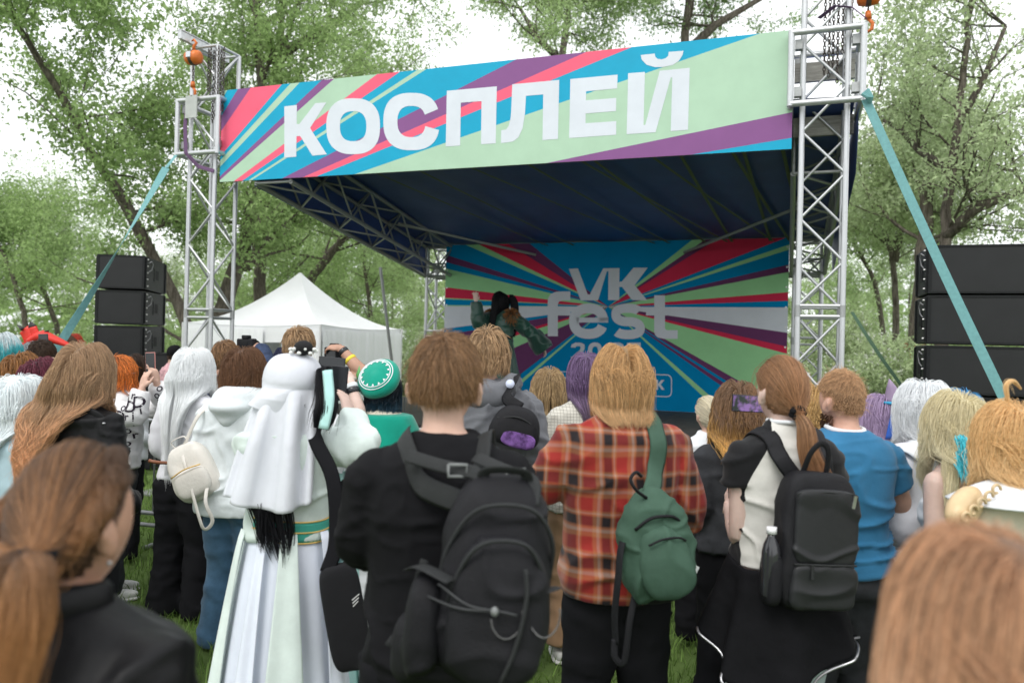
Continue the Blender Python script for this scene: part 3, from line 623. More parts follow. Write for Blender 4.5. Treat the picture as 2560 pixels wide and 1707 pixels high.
def grow(k, p, d, r, ln, depth, rg, tips, bend=.25, up=.12):
    """recursive branch; records tip clusters"""
    pts = [p.copy()]; rad = [r]; n = 4
    for i in range(n):
        d = (d + Vector(rg.normal(0, bend / 2, 3)) + Vector((0, 0, up * .5))).normalized(); p = p + d * ln / n; pts.append(p.copy()); rad.append(r * (1 - .62 * (i + 1) / n))
        if depth <= 1 or (depth == 2 and i >= 1): tips.append(tuple(p))
    k.tube(pts, [q * .8 for q in rad], 7 if r > .05 else 5, caps=False)
    if depth > 0:
        for j in range(int(rg.integers(2, 5))):
            i = int(rg.integers(1, n + 1)); a = rg.uniform(0, 6.28); o = d.orthogonal().normalized(); o = (Matrix.Rotation(a, 3, d) @ o)
            grow(k, pts[i], (d * rg.uniform(.35, .9) + o * rg.uniform(.5, 1)).normalized(), rad[i] * .68, ln * rg.uniform(.55, .78), depth - 1, rg, tips, bend, up)
def tree(name, label, path, r0, seed, limbs=(), nl=22000, leafm=0, size=.085, spread=.5, blen=2.6, start=.45, nb=9, depth=2, group='trees behind the stage', r1=None, extra=None, blossom=0, wound=None):
    """path: trunk polyline in world; limbs: list of explicit polylines with start radius"""
    rg = np.random.default_rng(seed); path = [Vector(p) for p in path]
    t = empty(name, path[0], 0, label, 'tree' if 'tree' in name else 'bush', group); o0 = path[0]
    k = MB(); tips = []; P = []; r0 *= .56
    for i in range(len(path) - 1):
        for q in range(5): P.append(path[i].lerp(path[i + 1], q / 5))
    P.append(path[-1]); n = len(P); r1 = r1 or r0 * .25
    sm = [P[0]] + [(P[i - 1] + P[i] * 2 + P[i + 1]) / 4 + Vector(rg.normal(0, r0 * .1, 3)) for i in range(1, n - 1)] + [P[-1]]
    rad = [r0 + (r1 - r0) * i / (n - 1) for i in range(n)]; rad[0] *= 1.45; rad[1] *= 1.15
    k.tube([p - o0 for p in sm], rad, 14)
    for lp, lr in limbs:
        lp = [Vector(p) for p in lp]; m = len(lp); k.tube([p - o0 for p in lp], [lr * (1 - .6 * i / (m - 1)) for i in range(m)], 9)
        for i in range(1, m):
            for q in range(3):
                d = Vector(rg.normal(0, 1, 3)); d.z = abs(d.z) * .7 + .2; grow(k, lp[i] - o0, d.normalized(), lr * .35, blen * .75, depth - 1, rg, tips)
    for j in range(nb):
        f = start + (1 - start) * (j + rg.random()) / nb; i = min(n - 1, int(f * (n - 1))); a = rg.uniform(0, 6.28)
        d = Vector((math.cos(a), math.sin(a), rg.uniform(.1, .9))).normalized(); grow(k, sm[i] - o0, d, max(.02, min(.07, rad[i] * .42)), blen * (1.15 - .5 * f) * rg.uniform(.8, 1.2), depth, rg, tips)
    k.build('trunk', m_bark, t, True)
    T = np.array(tips); T = np.concatenate([T, T + rg.normal(0, .28 * spread, T.shape)]); per = max(3, int(nl * 1.35) // len(T)); V, F = leaves(T, per, spread, size, rg)
    mesh_np('crown', V, F, LM[leafm], t, smooth=False)
    if blossom:
        ci = rg.permutation(len(T))[:max(4, len(T) // 3)]; V, F = leaves(T[ci], blossom // len(ci), spread * .8, .05, rg); mesh_np('blossom', V, F, m_blos, t, smooth=False)
    if wound:
        kk = MB()
        for (p, rr) in wound:
            for q in range(16):
                a = rg.uniform(-1.2, 1.2); b_ = Vector(p) - o0; x = rr[0] * math.sin(a) + rg.normal(0, .02); z = rg.uniform(-rr[2], rr[2] * .6); y = -rr[1] * math.cos(a) + .02
                kk.tube([b_ + Vector((x * 1.15, y - .02, z - .12)), b_ + Vector((x, y, z)), b_ + Vector((x * .9, y + .03, z + rg.uniform(.1, .3)))], [.035, .03, .004], 5)
        kk.build('bare_patch', m_wound, t, True)
    return t
def g0(px, Y):                           # a point on the ground below display column px
    p = atd(px, 800, Y); p.z = -.05; return p
def tp(*q): return [atd(x, y, Y) for (x, y, Y) in q]
# large trees round the stage, trunks traced at their own distance
tree('broadleaf_tree', 'big leaning tree whose dark trunk rises over the speaker stack', [g0(470, 15.5)] + tp((432, 745, 15.5), (300, 480, 15), (225, 375, 14.5), (130, 200, 14), (20, 30, 13.5)) + [atd(-60, -150, 13)], .23, 11, nl=27000, leafm=0, blen=2.1, start=.14, nb=17, spread=.45)
tree('broadleaf_tree', 'thick tree with a cut limb right behind the tower beside the tent', [g0(470, 17)] + tp((500, 735, 17), (560, 570, 17), (588, 430, 17), (600, 200, 17), (590, -20, 17)) + [atd(600, -300, 17)], .38, 12, nl=27000, leafm=0, blen=2.8, start=.3, nb=14, spread=.48, limbs=[(tp((566, 612, 17), (574, 606, 16.8), (582, 600, 16.7)), .13)])
tree('broadleaf_tree', 'straight dark tree rising behind the peak of the white tent', [g0(598, 19)] + tp((598, 690, 19), (592, 480, 19), (640, 150, 19), (650, -60, 19)) + [atd(660, -260, 19)], .32, 13, limbs=[(tp((640, 150, 19), (600, 60, 18.5), (560, -40, 18)), .14), (tp((645, 120, 19), (760, 60, 19), (830, 10, 19)), .12)], nl=27000, leafm=1, blen=2.8, start=.3, nb=14, spread=.48)
tree('broadleaf_tree', 'slanting tree between the tent peak and the roof truss', [g0(650, 23)] + tp((700, 665, 23), (760, 580, 23), (830, 500, 23), (880, 330, 23), (900, 150, 23)), .3, 14, nl=30000, leafm=0, blen=3.2, start=.25, nb=15, spread=.65)
tree('broadleaf_tree', 'tree with bare forked trunk topping the middle of the banner', [g0(1250, 21)] + tp((1262, 600, 21), (1290, 130, 21), (1310, -10, 21)) + [atd(1330, -250, 21)], .28, 15, limbs=[(tp((1290, 140, 21), (1235, 90, 21), (1195, 20, 21)), .11)], nl=26000, leafm=1, blen=2.3, start=.5, nb=12, spread=.5)
tree('broadleaf_tree', 'tall tree standing behind the banner close to the tower by the speaker wall', [g0(1560, 22)] + tp((1570, 500, 22), (1575, 60, 22), (1585, -60, 22)) + [atd(1600, -330, 22)], .34, 16, limbs=[(tp((1580, 120, 22), (1640, 60, 22), (1760, -10, 22)), .16)], nl=20000, leafm=2, blen=2.4, start=.5, nb=10, spread=.45)
tree('broadleaf_tree', 'big airy tree spreading over the wide speaker wall', [g0(2160, 12.5)] + tp((2165, 760, 12.5), (2170, 520, 12.5), (2188, 380, 12.5), (2205, 220, 12.5), (2225, 60, 12.5)) + [atd(2240, -160, 12.5)], .2, 17, limbs=[(tp((2170, 545, 12.5), (2240, 480, 12.2), (2352, 435, 12), (2480, 380, 11.6)), .1), (tp((2175, 390, 12.5), (2110, 345, 12.8), (2070, 300, 13), (2010, 265, 13.2)), .07), (tp((2195, 300, 12.5), (2260, 180, 12.5), (2310, 60, 12.3)), .07)], nl=15000, leafm=3, blen=1.6, start=.36, nb=11, size=.07, spread=.38)
tree('broadleaf_tree', 'old tree with a torn red-brown trunk base beside the speaker wall', [g0(2095, 17)] + tp((2105, 770, 17), (2118, 640, 17), (2120, 560, 17), (2140, 330, 17)), .36, 18, nl=14000, leafm=3, blen=2.2, start=.7, nb=10, r1=.12, wound=[(atd(2100, 800, 17), (.26, .27, .35))])
tree('broadleaf_tree', 'slim forked tree between the tower and the speaker wall', [g0(2055, 20)] + tp((2058, 720, 20), (2052, 600, 20), (2020, 490, 20), (1990, 430, 20), (1985, 390, 20)), .17, 19, limbs=[(tp((2052, 600, 20), (2075, 500, 20), (2095, 420, 20)), .12)], nl=20000, leafm=3, blen=1.8, start=.35, nb=12, spread=.6)
tree('broadleaf_tree', 'slim bent tree just past the tower by the speaker wall', [g0(2060, 24)] + tp((2010, 640, 24), (1960, 560, 24), (1955, 480, 24)), .16, 20, nl=16000, leafm=1, blen=2.0, start=.35, nb=12, spread=.65)
tree('broadleaf_tree', 'leaning thin-trunked tree at the edge of the park, the outer of a pair', [g0(75, 26)] + tp((60, 740, 26), (25, 620, 26), (-15, 540, 26), (-40, 420, 26)), .2, 21, nl=20000, leafm=0, blen=2.6, start=.3, nb=12, spread=.6)
tree('broadleaf_tree', 'leaning thin-trunked tree at the edge of the park, the inner of a pair', [g0(145, 28)] + tp((130, 745, 28), (95, 650, 28), (50, 580, 28), (40, 520, 28)), .2, 22, nl=18000, leafm=1, blen=2.4, start=.35, nb=12, spread=.7)
tree('broadleaf_tree', 'dense low tree filling the view under the side roof truss', [g0(860, 30)] + tp((850, 700, 30), (835, 600, 30), (860, 480, 30)), .2, 23, nl=30000, leafm=1, blen=3.4, start=.2, nb=15, spread=.8, size=.11)
# shrubs with white blossom
for i, (px, Y, h, lab, bl) in enumerate([(1990, 14.5, 2.6, 'blossoming shrub with white flowers behind the tower by the speaker wall', 2600), (2060, 16, 2.9, 'wide blossoming shrub near the torn tree trunk', 2200), (955, 19, 2.4, 'blossoming shrub between the tent and the rear tower', 3000), (890, 22, 2.8, 'green shrub beside the tent corner', 0), (2245, 16.5, 3.0, 'green shrub behind the speaker wall', 0), (1925, 17, 3.0, 'green shrub glimpsed through the front tower lattice', 600), (250, 21, 2.2, 'rounded green shrub behind the speaker stack', 0), (395, 24, 2.6, 'green shrub between speaker stack and tent', 0)]):
    b = g0(px, Y); tree('flowering_shrub' if bl else 'green_shrub', lab, [b, b + Vector((.1, 0, .5)), b + Vector((.05, .1, h * .6))], .07, 40 + i, nl=9000, leafm=3 if bl else 1, blen=h * .55, start=.12, nb=12, spread=.34, size=.07, depth=1, group='shrubs at the edge of the lawn', blossom=bl)
# copies of three tree forms farther back
protos = []
for i in range(3):
    b = Vector((0, 0, -.1)); t = tree('park_tree', 'x', [b, b + Vector((.2, .1, 3)), b + Vector((.1, -.2, 7)), b + Vector((.3, 0, 11))], .24, 60 + i, nl=13000, leafm=(0, 1, 3)[i], blen=4.2, start=.18, nb=14, spread=.7, size=.14, depth=2, group='trees of the wood behind the park lawn'); protos.append(t)
spots = [(-30, 44), (170, 42), (420, 40), (520, 48), (620, 40), (720, 52), (800, 44), (900, 40), (985, 48), (1060, 42), (1150, 52), (1260, 46), (1400, 54), (1540, 46), (1700, 52), (1850, 44), (1930, 36), (2010, 44), (2090, 38), (2190, 50)]
first = True
for i, (px, Y) in enumerate(spots):
    pr = protos[i % 3]; p = g0(px, Y)
    if i < 3: o = pr
    else:
        o = pr.copy(); COL.objects.link(o)
        for ch in pr.children: c = ch.copy(); COL.objects.link(c); c.parent = o
    o.location = p; o.rotation_euler = (0, 0, i * 1.3); s_ = rng.uniform(.5, .68) * (1.15 if 300 < px < 1000 else 1); o.scale = (s_, s_, s_ * rng.uniform(.8, 1.1))
    o['label'] = 'distant leafy park tree in the wood behind the stage'
# dense far mass of foliage closing the view at ground level
rg = np.random.default_rng(5); C = np.stack([rg.uniform(-70, 70, 1500), rg.uniform(56, 66, 1500), rg.uniform(0, 1, 1500) ** 1.5 * 7], 1)
V, F = leaves(C, 22, 1.5, .5, rg); tag(mesh_np('far_foliage', V, F, LM[0], smooth=False), 'far-off mass of green foliage closing the horizon', 'foliage', kind='stuff')
# ------------------------------------------------------------------ people: shared builders
def evalmesh(k, voxel, it=3, fold=None, name='m', fac=.5, dec=None):
    """join overlapping closed shapes into one continuous skin; optional cloth folds pushed along normals"""
    me = bpy.data.meshes.new('tmp'); me.from_pydata(k.v, [], k.f); me.update()
    o = bpy.data.objects.new('tmp', me); COL.objects.link(o)
    r = o.modifiers.new('r', 'REMESH'); r.mode = 'VOXEL'; r.voxel_size = voxel; r.adaptivity = 0
    if it: s = o.modifiers.new('s', 'SMOOTH'); s.factor = fac; s.iterations = it
    if dec: d_ = o.modifiers.new('d', 'DECIMATE'); d_.ratio = dec
    dg = bpy.context.evaluated_depsgraph_get(); ev = o.evaluated_get(dg); res = bpy.data.meshes.new_from_object(ev)
    bpy.data.objects.remove(o); bpy.data.meshes.remove(me)
    if fold:
        n = len(res.vertices); P = np.empty(n * 3, np.float32); res.vertices.foreach_get('co', P); P = P.reshape(-1, 3).astype(np.float64)
        Nn = np.empty(n * 3, np.float32); res.vertices.foreach_get('normal', Nn); Nn = Nn.reshape(-1, 3)
        d = np.zeros(n)
        for f in fold:
            amp, sc, rid, seed = f[:4]; w_ = np.ones(n)
            if len(f) > 4: w_ = np.interp(P[:, 2], f[4], f[5])
            Q = P * np.array(sc) + seed * 7.13; Q = Q + .6 * np.stack([vnoise(P * 5 + seed), vnoise(P * 5 + seed + 3), vnoise(P * 5 + seed + 9)], 1)
            v = vnoise(Q)
            if rid: v = np.clip(1 - 3.2 * np.abs(v), 0, 1) ** 1.4 * 1.6
            d += amp * v * w_
        P = P + Nn * d[:, None]; res.vertices.foreach_set('co', P.astype(np.float32).reshape(-1)); res.update()
    res.name = name; res.shade_smooth(); return res
def superbox(k, c, r, e=4., M=None, nu=28, nv=14, taper=0., bulge=None):
    pw = lambda v: math.copysign(abs(v) ** (2 / e), v)
    vs = []
    for i in range(nv + 1):
        ph = -math.pi / 2 + math.pi * i / nv
        for j in range(nu):
            t = 2 * math.pi * j / nu; cp = abs(math.cos(ph)) ** (2 / e)
            p = Vector((r[0] * cp * pw(math.cos(t)), r[1] * cp * pw(math.sin(t)), r[2] * pw(math.sin(ph))))
            if taper: q = 1 - taper * (p.z / r[2]); p.x *= q; p.y *= q
            if bulge: p = bulge(p)
            if M is not None: p = M @ p
            vs.append(p + Vector(c))
    fs = [(i * nu + j, i * nu + (j + 1) % nu, (i + 1) * nu + (j + 1) % nu, (i + 1) * nu + j) for i in range(nv) for j in range(nu)]
    fs += [tuple(range(nu))[::-1], tuple(nv * nu + j for j in range(nu))]
    return k.add(vs, fs)
def smoothpath(pts, n=6):
    """Catmull-Rom"""
    pts = [Vector(p) for p in pts]; P = [pts[0] * 2 - pts[1]] + pts + [pts[-1] * 2 - pts[-2]]; r = []
    for i in range(1, len(P) - 2):
        for q in range(n):
            t = q / n; a, b, c, d = P[i - 1], P[i], P[i + 1], P[i + 2]
            r.append(.5 * ((2 * b) + (c - a) * t + (2 * a - 5 * b + 4 * c - d) * t * t + (3 * b - a - 3 * c + d) * t ** 3))
    r.append(pts[-1]); return r
TOR = {'m': [(1.52, .062, .058, -.012), (1.49, .085, .068, -.014), (1.465, .135, .082, -.014), (1.435, .172, .095, -.01), (1.39, .190, .108, -.005), (1.32, .190, .117, .0), (1.22, .182, .12, .006), (1.10, .166, .114, .012), (1.0, .17, .118, .005), (.92, .178, .126, -.006), (.84, .178, .124, -.008), (.7, .17, .115, -.005)],
       'f': [(1.52, .052, .05, -.012), (1.49, .072, .06, -.014), (1.465, .112, .072, -.014), (1.435, .148, .084, -.01), (1.39, .164, .096, -.004), (1.32, .163, .108, .006), (1.22, .152, .11, .01), (1.10, .134, .098, .012), (1.0, .15, .108, .003), (.92, .174, .122, -.008), (.84, .18, .124, -.012), (.7, .172, .115, -.008)]}
SKIN = {}
def skin(tone):
    if tone not in SKIN:
        m = mat('skin_%d' % len(SKIN), tone, .5, var=.08, vscale=14, spec=.35, bump=.08, bscale=220); b = m.node_tree.nodes['Principled BSDF']
        b.inputs['Subsurface Weight'].default_value = .1; b.inputs['Subsurface Radius'].default_value = (.02, .008, .005); b.inputs['Subsurface Scale'].default_value = .3; SKIN[tone] = m
    return SKIN[tone]
PALE = (.56, .36, .28); FAIR = (.5, .3, .22); WARM = (.42, .24, .17); WHITE = (.62, .45, .39)
def fabric(name, col, rough=.85, var=.12, vscale=6, bump=.3, bscale=16, sheen=None, spec=.2, **kw):
    if sheen is None: sheen = .12 if max(col) > .1 else 0
    if max(col) < .03: spec = .12
    return mat(name, col, rough, var=var, vscale=vscale, bump=bump, bscale=bscale, sheen=sheen, spec=spec, **kw)
def hair_mat(name, root, tip=None, rough=.42, isl=.2, lo=.35, hi=.85, spec=.35):
    if name in MATS: return MATS[name]
    m = mat(name, root, rough, spec=spec); t = m.node_tree; nd = t.nodes; ln = t.links.new; b = nd['Principled BSDF']
    a = nd.new('ShaderNodeAttribute'); a.attribute_name = 't'; r = nd.new('ShaderNodeValToRGB'); r.color_ramp.elements[0].position = lo; r.color_ramp.elements[1].position = hi
    r.color_ramp.elements[0].color = (*root, 1); r.color_ramp.elements[1].color = (*(tip or root), 1); ln(a.outputs['Fac'], r.inputs['Fac'])
    g = nd.new('ShaderNodeHairInfo'); mr = nd.new('ShaderNodeMapRange'); mr.inputs['To Min'].default_value = 1 - isl * 1.6; mr.inputs['To Max'].default_value = 1 + isl * 1.6; ln(g.outputs['Random'], mr.inputs['Value'])
    vm = nd.new('ShaderNodeVectorMath'); vm.operation = 'SCALE'; ln(r.outputs[0], vm.inputs[0]); ln(mr.outputs[0], vm.inputs['Scale']); ln(vm.outputs[0], b.inputs['Base Color'])
    tr = nd.new('ShaderNodeBsdfTranslucent'); mxs = nd.new('ShaderNodeMixShader'); mxs.inputs[0].default_value = .22; ln(vm.outputs[0], tr.inputs['Color']); ln(b.outputs[0], mxs.inputs[1]); ln(tr.outputs[0], mxs.inputs[2]); ln(mxs.outputs[0], nd['Material Output'].inputs['Surface'])
    return m
HR = np.array([.078, .098, .122])        # head half axes
def hand(k, wrist, d, nrm, side, s=1., curl=(.5, .6, .5), spread=.12, thumb=.6, point=None):
    """d: direction of the hand, nrm: out of the back of the hand; five separate fingers and a thumb rooted on the palm's side"""
    d = Vector(d).normalized(); nrm = Vector(nrm); nrm = (nrm - d * nrm.dot(d)).normalized(); x = d.cross(nrm) * side      # x points to the thumb side
    w0 = Vector(wrist); kn = w0 + d * .088 * s
    M = Matrix((x, d, nrm)).transposed()
    superbox(k, w0 + d * .05 * s, (.039 * s, .052 * s, .0145 * s), 3.0, M, 16, 8)
    k.tube([w0 - d * .03 * s, w0 + d * .02 * s], [.026 * s, .029 * s], 10, flat=(1, .75))
    lens = (.070, .078, .073, .058)
    for i in range(4):
        off = (1.5 - i) * .0195 * s; b = w0 + d * (.086 - .004 * abs(i - 1.2)) * s + x * off
        fd = (d + x * (1.5 - i) * spread).normalized(); ang = 0; p = b - fd * .012 * s; pts = [p, b]; L_ = lens[i] * s
        cs = curl if point != i else (.05, .08, .08)
        for q in range(3):
            ang += cs[q]; v = fd * math.cos(ang) - nrm * math.sin(ang); b = b + v * L_ * (.44, .31, .25)[q]; pts.append(b)
        k.tube(pts, [.0095 * s, .0098 * s, .0092 * s, .0085 * s, .0068 * s], 8)
    b = w0 + d * .028 * s + x * .034 * s - nrm * .004 * s; v0 = (d * .62 + x * .75 - nrm * .25).normalized(); v1 = (d * (.95) + x * (.35 - thumb * .5) - nrm * thumb * .6).normalized()
    k.tube([b - v0 * .012 * s, b + v0 * .03 * s, b + v0 * .03 * s + v1 * .03 * s, b + v0 * .03 * s + v1 * .055 * s], [.0125 * s, .012 * s, .0105 * s, .008 * s], 8)

class Person:
    def __init__(s, px, top, Y, yaw=None, label='', H=None, shape='f', bw=1., bd=1., tone=FAIR, group='spectators in the crowd', hair_th=.015, head=(0, 0, 0), base=None, lean=0., seed=1, dx=0, name='person', shrug=0., hsz=1.):
        p = atd(px, top, Y) if base is None else Vector(base); s.Y = Y
        if yaw is None: yaw = math.degrees(math.atan2(p.x + .1, 10.6 - p.y))
        s.shrug = shrug; s.hsz = hsz; s.H = (p.z - hair_th) if H is None else H; s.s = s.H / 1.75; s.shape = shape; s.bw, s.bd = bw, bd; s.seed = seed
        s.e = empty(name, (p.x + dx, p.y, 0 if base is None else p.z), R(yaw), label, 'person', group); s.yaw = R(yaw); s.tone = tone
        s.rg = np.random.default_rng(seed * 13 + 5)
        s.W = Matrix.Translation(s.e.location) @ Matrix.Rotation(s.yaw, 4, 'Z'); s.Wi = s.W.inverted()
        s.hc = Vector((0, .02, 1.75 - .122 * hsz)) * s.s
        s.HM = (Matrix.Rotation(R(head[0]), 3, 'Z') @ Matrix.Rotation(R(head[1]), 3, 'X') @ Matrix.Rotation(R(head[2]), 3, 'Y'))
        sx = (.178 if shape == 'm' else .15) * bw
        s.J = {}
        for sd in (1, -1): s.J[sd] = [Vector((sd * sx, -.012, 1.392 + shrug)) * s.s, Vector((sd * (sx + .045), -.045, 1.11)) * s.s, Vector((sd * (sx - .03), .17, 1.0)) * s.s]
        s.hands = {}; s.scale = s.s
    def loc(s, px, py, Y): return s.Wi @ atd(px, py, Y)
    def arm(s, sd, elbow, wrist, d=None, nrm=None, **kw):
        s.J[sd][1] = Vector(elbow); s.J[sd][2] = Vector(wrist)
        if d is not None: s.hands[sd] = (Vector(d), Vector(nrm), kw)
    def torso(s, z):
        T = TOR[s.shape]; zz = z / s.s; zz = zz - s.shrug * min(1, max(0, (zz - 1.15) / .25)); zs = [t[0] for t in T][::-1]
        return [float(np.interp(zz, zs, [t[i] for t in T][::-1])) * s.s * f for i, f in ((1, s.bw), (2, s.bd), (3, 1))]
    # ---- body: one continuous skin
    def body(s, voxel=.011, legs=True, eyes=False, barearms=True):
        k = MB(); q = s.s; nu, nv = 40, 30; vs = []
        for i in range(nv + 1):
            ph = math.pi * i / nv
            for j in range(nu):
                t = 2 * math.pi * j / nu; x, y, z = math.sin(ph) * math.cos(t), math.sin(ph) * math.sin(t), math.cos(ph)
                p = np.array([x, y, z]) * HR * s.hsz
                if z < 0: p[0] *= 1 - .3 * (-z) ** 1.4; p[1] *= (1 - .1 * (-z)) if y > 0 else (1 - .38 * (-z) ** 1.5)
                if y > .5: p[1] -= .012 * (y - .5)
                g = lambda a, b, sa, sb: math.exp(-((x - a) / sa) ** 2 - ((z - b) / sb) ** 2) * (1 if y > 0 else 0)
                p[1] += .026 * g(0, -.2, .13, .16) + .012 * g(0, -.02, .1, .2) - .009 * (g(.36, .02, .2, .13) + g(-.36, .02, .2, .13)) + .006 * g(0, .2, .5, .12) + .009 * g(0, -.55, .24, .07) + .012 * g(0, -.84, .25, .14) - .006 * g(0, -.68, .3, .06)
                vs.append(s.HM @ (Vector(p) * q) + s.hc)
        fs = [(i * nu + j, (i + 1) * nu + j, (i + 1) * nu + (j + 1) % nu, i * nu + (j + 1) % nu) for i in range(1, nv - 1) for j in range(nu)]
        fs += [tuple(nu + j for j in range(nu)), tuple((nv - 1) * nu + j for j in range(nu))[::-1]]
        k.add(vs, fs)
        for sd in (1, -1):
            Me = s.HM @ Matrix.Rotation(R(-22 * sd), 3, 'Z') @ Matrix.Rotation(R(10), 3, 'X')
            k.ell(s.HM @ (Vector((sd * .087, -.014, -.02)) * q * s.hsz) + s.hc, (.0095 * q, .022 * q, .035 * q), 12, 8, Me)
            k.ell(s.HM @ (Vector((sd * .091, -.028, -.008)) * q * s.hsz) + s.hc, (.012 * q, .009 * q, .027 * q), 10, 8, Me)
        nb = s.hc + s.HM @ (Vector((0, -.028, -.03)) * q)
        k.tube([nb, s.hc + s.HM @ (Vector((0, -.035, -.1)) * q), Vector((0, -.02, 1.485)) * q, Vector((0, -.012, 1.42)) * q], [.05 * q, (.056 if s.shape == 'm' else .048) * q, (.062 if s.shape == 'm' else .052) * q, .075 * q], 16)
        zs = np.arange(1.50, .82, -.04); se = []
        for z in zs:
            rx, ry, yo = s.torso(z * q); se.append((0, yo, z * q, rx * .96, ry * .96))
        k.loft(se, 32, 2.3)
        for sd in (1, -1):
            a, e, w_ = s.J[sd]; th = 1.12 if s.shape == 'm' else 1.0
            k.ell(a, (.05 * q * th,) * 3, 12, 8)
            k.tube(smoothpath([a, a.lerp(e, .4), e, e.lerp(w_, .35), w_], 4), np.interp(np.linspace(0, 4, 17), [0, 1, 2, 3, 4], np.array([.052, .047, .039, .041, .026]) * q * th), 14)
            hd = s.hands.get(sd)
            if hd: hand(k, w_, hd[0], hd[1], -sd if hd[2].get('flip') else sd, q, **{a_: b_ for a_, b_ in hd[2].items() if a_ != 'flip'})
            else:
                f = (w_ - e).normalized(); hand(k, w_, (f + Vector((-sd * .3, .2, 0))), Vector((sd * .8, 0, .5)), sd, q, curl=(.6, .7, .5))
            if legs:
                k.tube([Vector((sd * .085, 0, .86)) * q, Vector((sd * .1, .01, .5)) * q, Vector((sd * .105, -.01, .3)) * q, Vector((sd * .11, -.01, .07)) * q], [.085 * q, .055 * q, .052 * q, .035 * q], 12)
        o = link('body', evalmesh(k, voxel, 2, name='body', fac=.4, dec=.3 if voxel < .01 else .45), skin(s.tone), s.e)
        if eyes:
            for sd in (1, -1):
                kk = MB(); kk.ell(s.HM @ (Vector((sd * .031, .071, .002)) * q) + s.hc, (.0125 * q,) * 3, 12, 8); eo = kk.build('eye', mat('eye_white', (.7, .7, .7), .2), s.e, True)
                kk = MB(); kk.ell(s.HM @ (Vector((sd * .031, .0805, .002)) * q) + s.hc, (.006 * q, .005 * q, .006 * q), 10, 6); kk.build('iris', mat('iris', (.03, .025, .02), .2), eo, True)
                kk = MB(); kk.tube([s.HM @ (Vector((sd * x, .088 - abs(x - .03) * .3, z)) * q) + s.hc for x, z in ((.014, .027), (.03, .033), (.048, .027))], .0035 * q, 6); kk.build('eyebrow', mat('brow', (.06, .035, .02), .8), s.e, True)
            kk = MB(); kk.ell(s.HM @ (Vector((0, .096, -.068)) * q) + s.hc, (.021 * q, .007 * q, .007 * q), 12, 6); kk.build('lips', mat('lips', (.5, .16, .14), .45), s.e, True)
        return o
    # ---- garments
    def top(s, m, hem=.86, ease=.012, sleeve='long', name='shirt', voxel=.011, fold=None, sl_ease=.012, neck=1.515, flare=0., n=44, cuff=.0, hemwave=0., it=3, slm=1.0, mats=None, sfrac=.62):
        k = MB(); q = s.s; se = []
        zs = np.arange(neck * q, hem * q, -.022)
        for z in zs:
            rx, ry, yo = s.torso(z); f = np.clip((1.46 * q - z) / .06, 0, 1); g = np.clip((1.2 * q - z) / (1.2 * q - hem * q), 0, 1)
            e = max(ease * (.35 + .65 * f), .016 * np.clip((1.08 * q - z) / .1, 0, 1)) + flare * g
            # cloth hangs from the chest: never much narrower than above
            cr_, cy_, _ = s.torso(1.3 * q)
            if z < 1.3 * q and ease > .014: rx = max(rx, cr_ * .93); ry = max(ry, cy_ * .95)
            se.append((0, yo, z, rx + e, ry + e))
        k.loft(se, n, 2.35)
        if sleeve:
            for sd in (1, -1):
                a, e, w_ = s.J[sd]; th = 1.1 if s.shape == 'm' else 1.0
                k.ell(a + Vector((-sd * .004, 0, -.004)), (.056 * q * th * slm + sl_ease * .6, .062 * q * th * slm + sl_ease * .6, .054 * q * th + sl_ease * .5), 16, 10)
                if sleeve == 'long': P = smoothpath([a, a.lerp(e, .45), e, e.lerp(w_, .5), w_ + (w_ - e).normalized() * -.01], 5); rr = np.interp(np.linspace(0, 4, len(P)), [0, 1, 2, 3, 4], [.056, .056, .05, .047, .036]) * q * th * slm + sl_ease; rr[-2:] *= (1 - cuff)
                elif sleeve == 'short': P = smoothpath([a, a.lerp(e, sfrac * .5), a.lerp(e, sfrac)], 5); rr = np.interp(np.linspace(0, 2, len(P)), [0, 1, 2], [.058, .062, .062]) * q * th * slm + sl_ease
                else: P = smoothpath([a, a.lerp(e, .45), e, e.lerp(w_, .7)], 5); rr = np.interp(np.linspace(0, 3, len(P)), [0, 1, 2, 3], [.056, .056, .052, .05]) * q * th * slm + sl_ease
                k.tube(P, list(rr), 16)
        fold = fold if fold is not None else [(.006, (8, 8, 14), True, s.seed), (.004, (16, 16, 26), False, s.seed + 2)]
        me = evalmesh(k, voxel, it, fold, name); s.topmesh = me
        return link(name, me, m, s.e)
    def trousers(s, m, waist=.98, ease=.02, flare=.01, name='trousers', ankle=.05, voxel=.021, fold=None, stance=.1):
        k = MB(); q = s.s; se = []
        for z in np.arange(waist, .78, -.03):
            rx, ry, yo = s.torso(z * q); se.append((0, yo, z * q, rx + .006, ry + .006))
        k.loft(se, 32, 2.3)
        for sd in (1, -1):
            pts = [Vector((sd * .088, -.01, .9)), Vector((sd * .092, 0, .72)), Vector((sd * stance, .012, .48)), Vector((sd * (stance + .008), -.008, .28)), Vector((sd * (stance + .015), -.012, ankle))]
            k.tube(smoothpath([p * q for p in pts], 5), list(np.interp(np.linspace(0, 4, 21), [0, 1, 2, 3, 4], np.array([.095, .088, .062, .06, .052 + flare]) * q + ease)), 18)
        fold = fold if fold is not None else [(.007, (7, 7, 13), True, s.seed + 4, [0, .25, .5, .8, 1.1], [1.6, 1.2, 1.1, .7, .5])]
        return link(name, evalmesh(k, voxel, 3, fold, name), m, s.e)
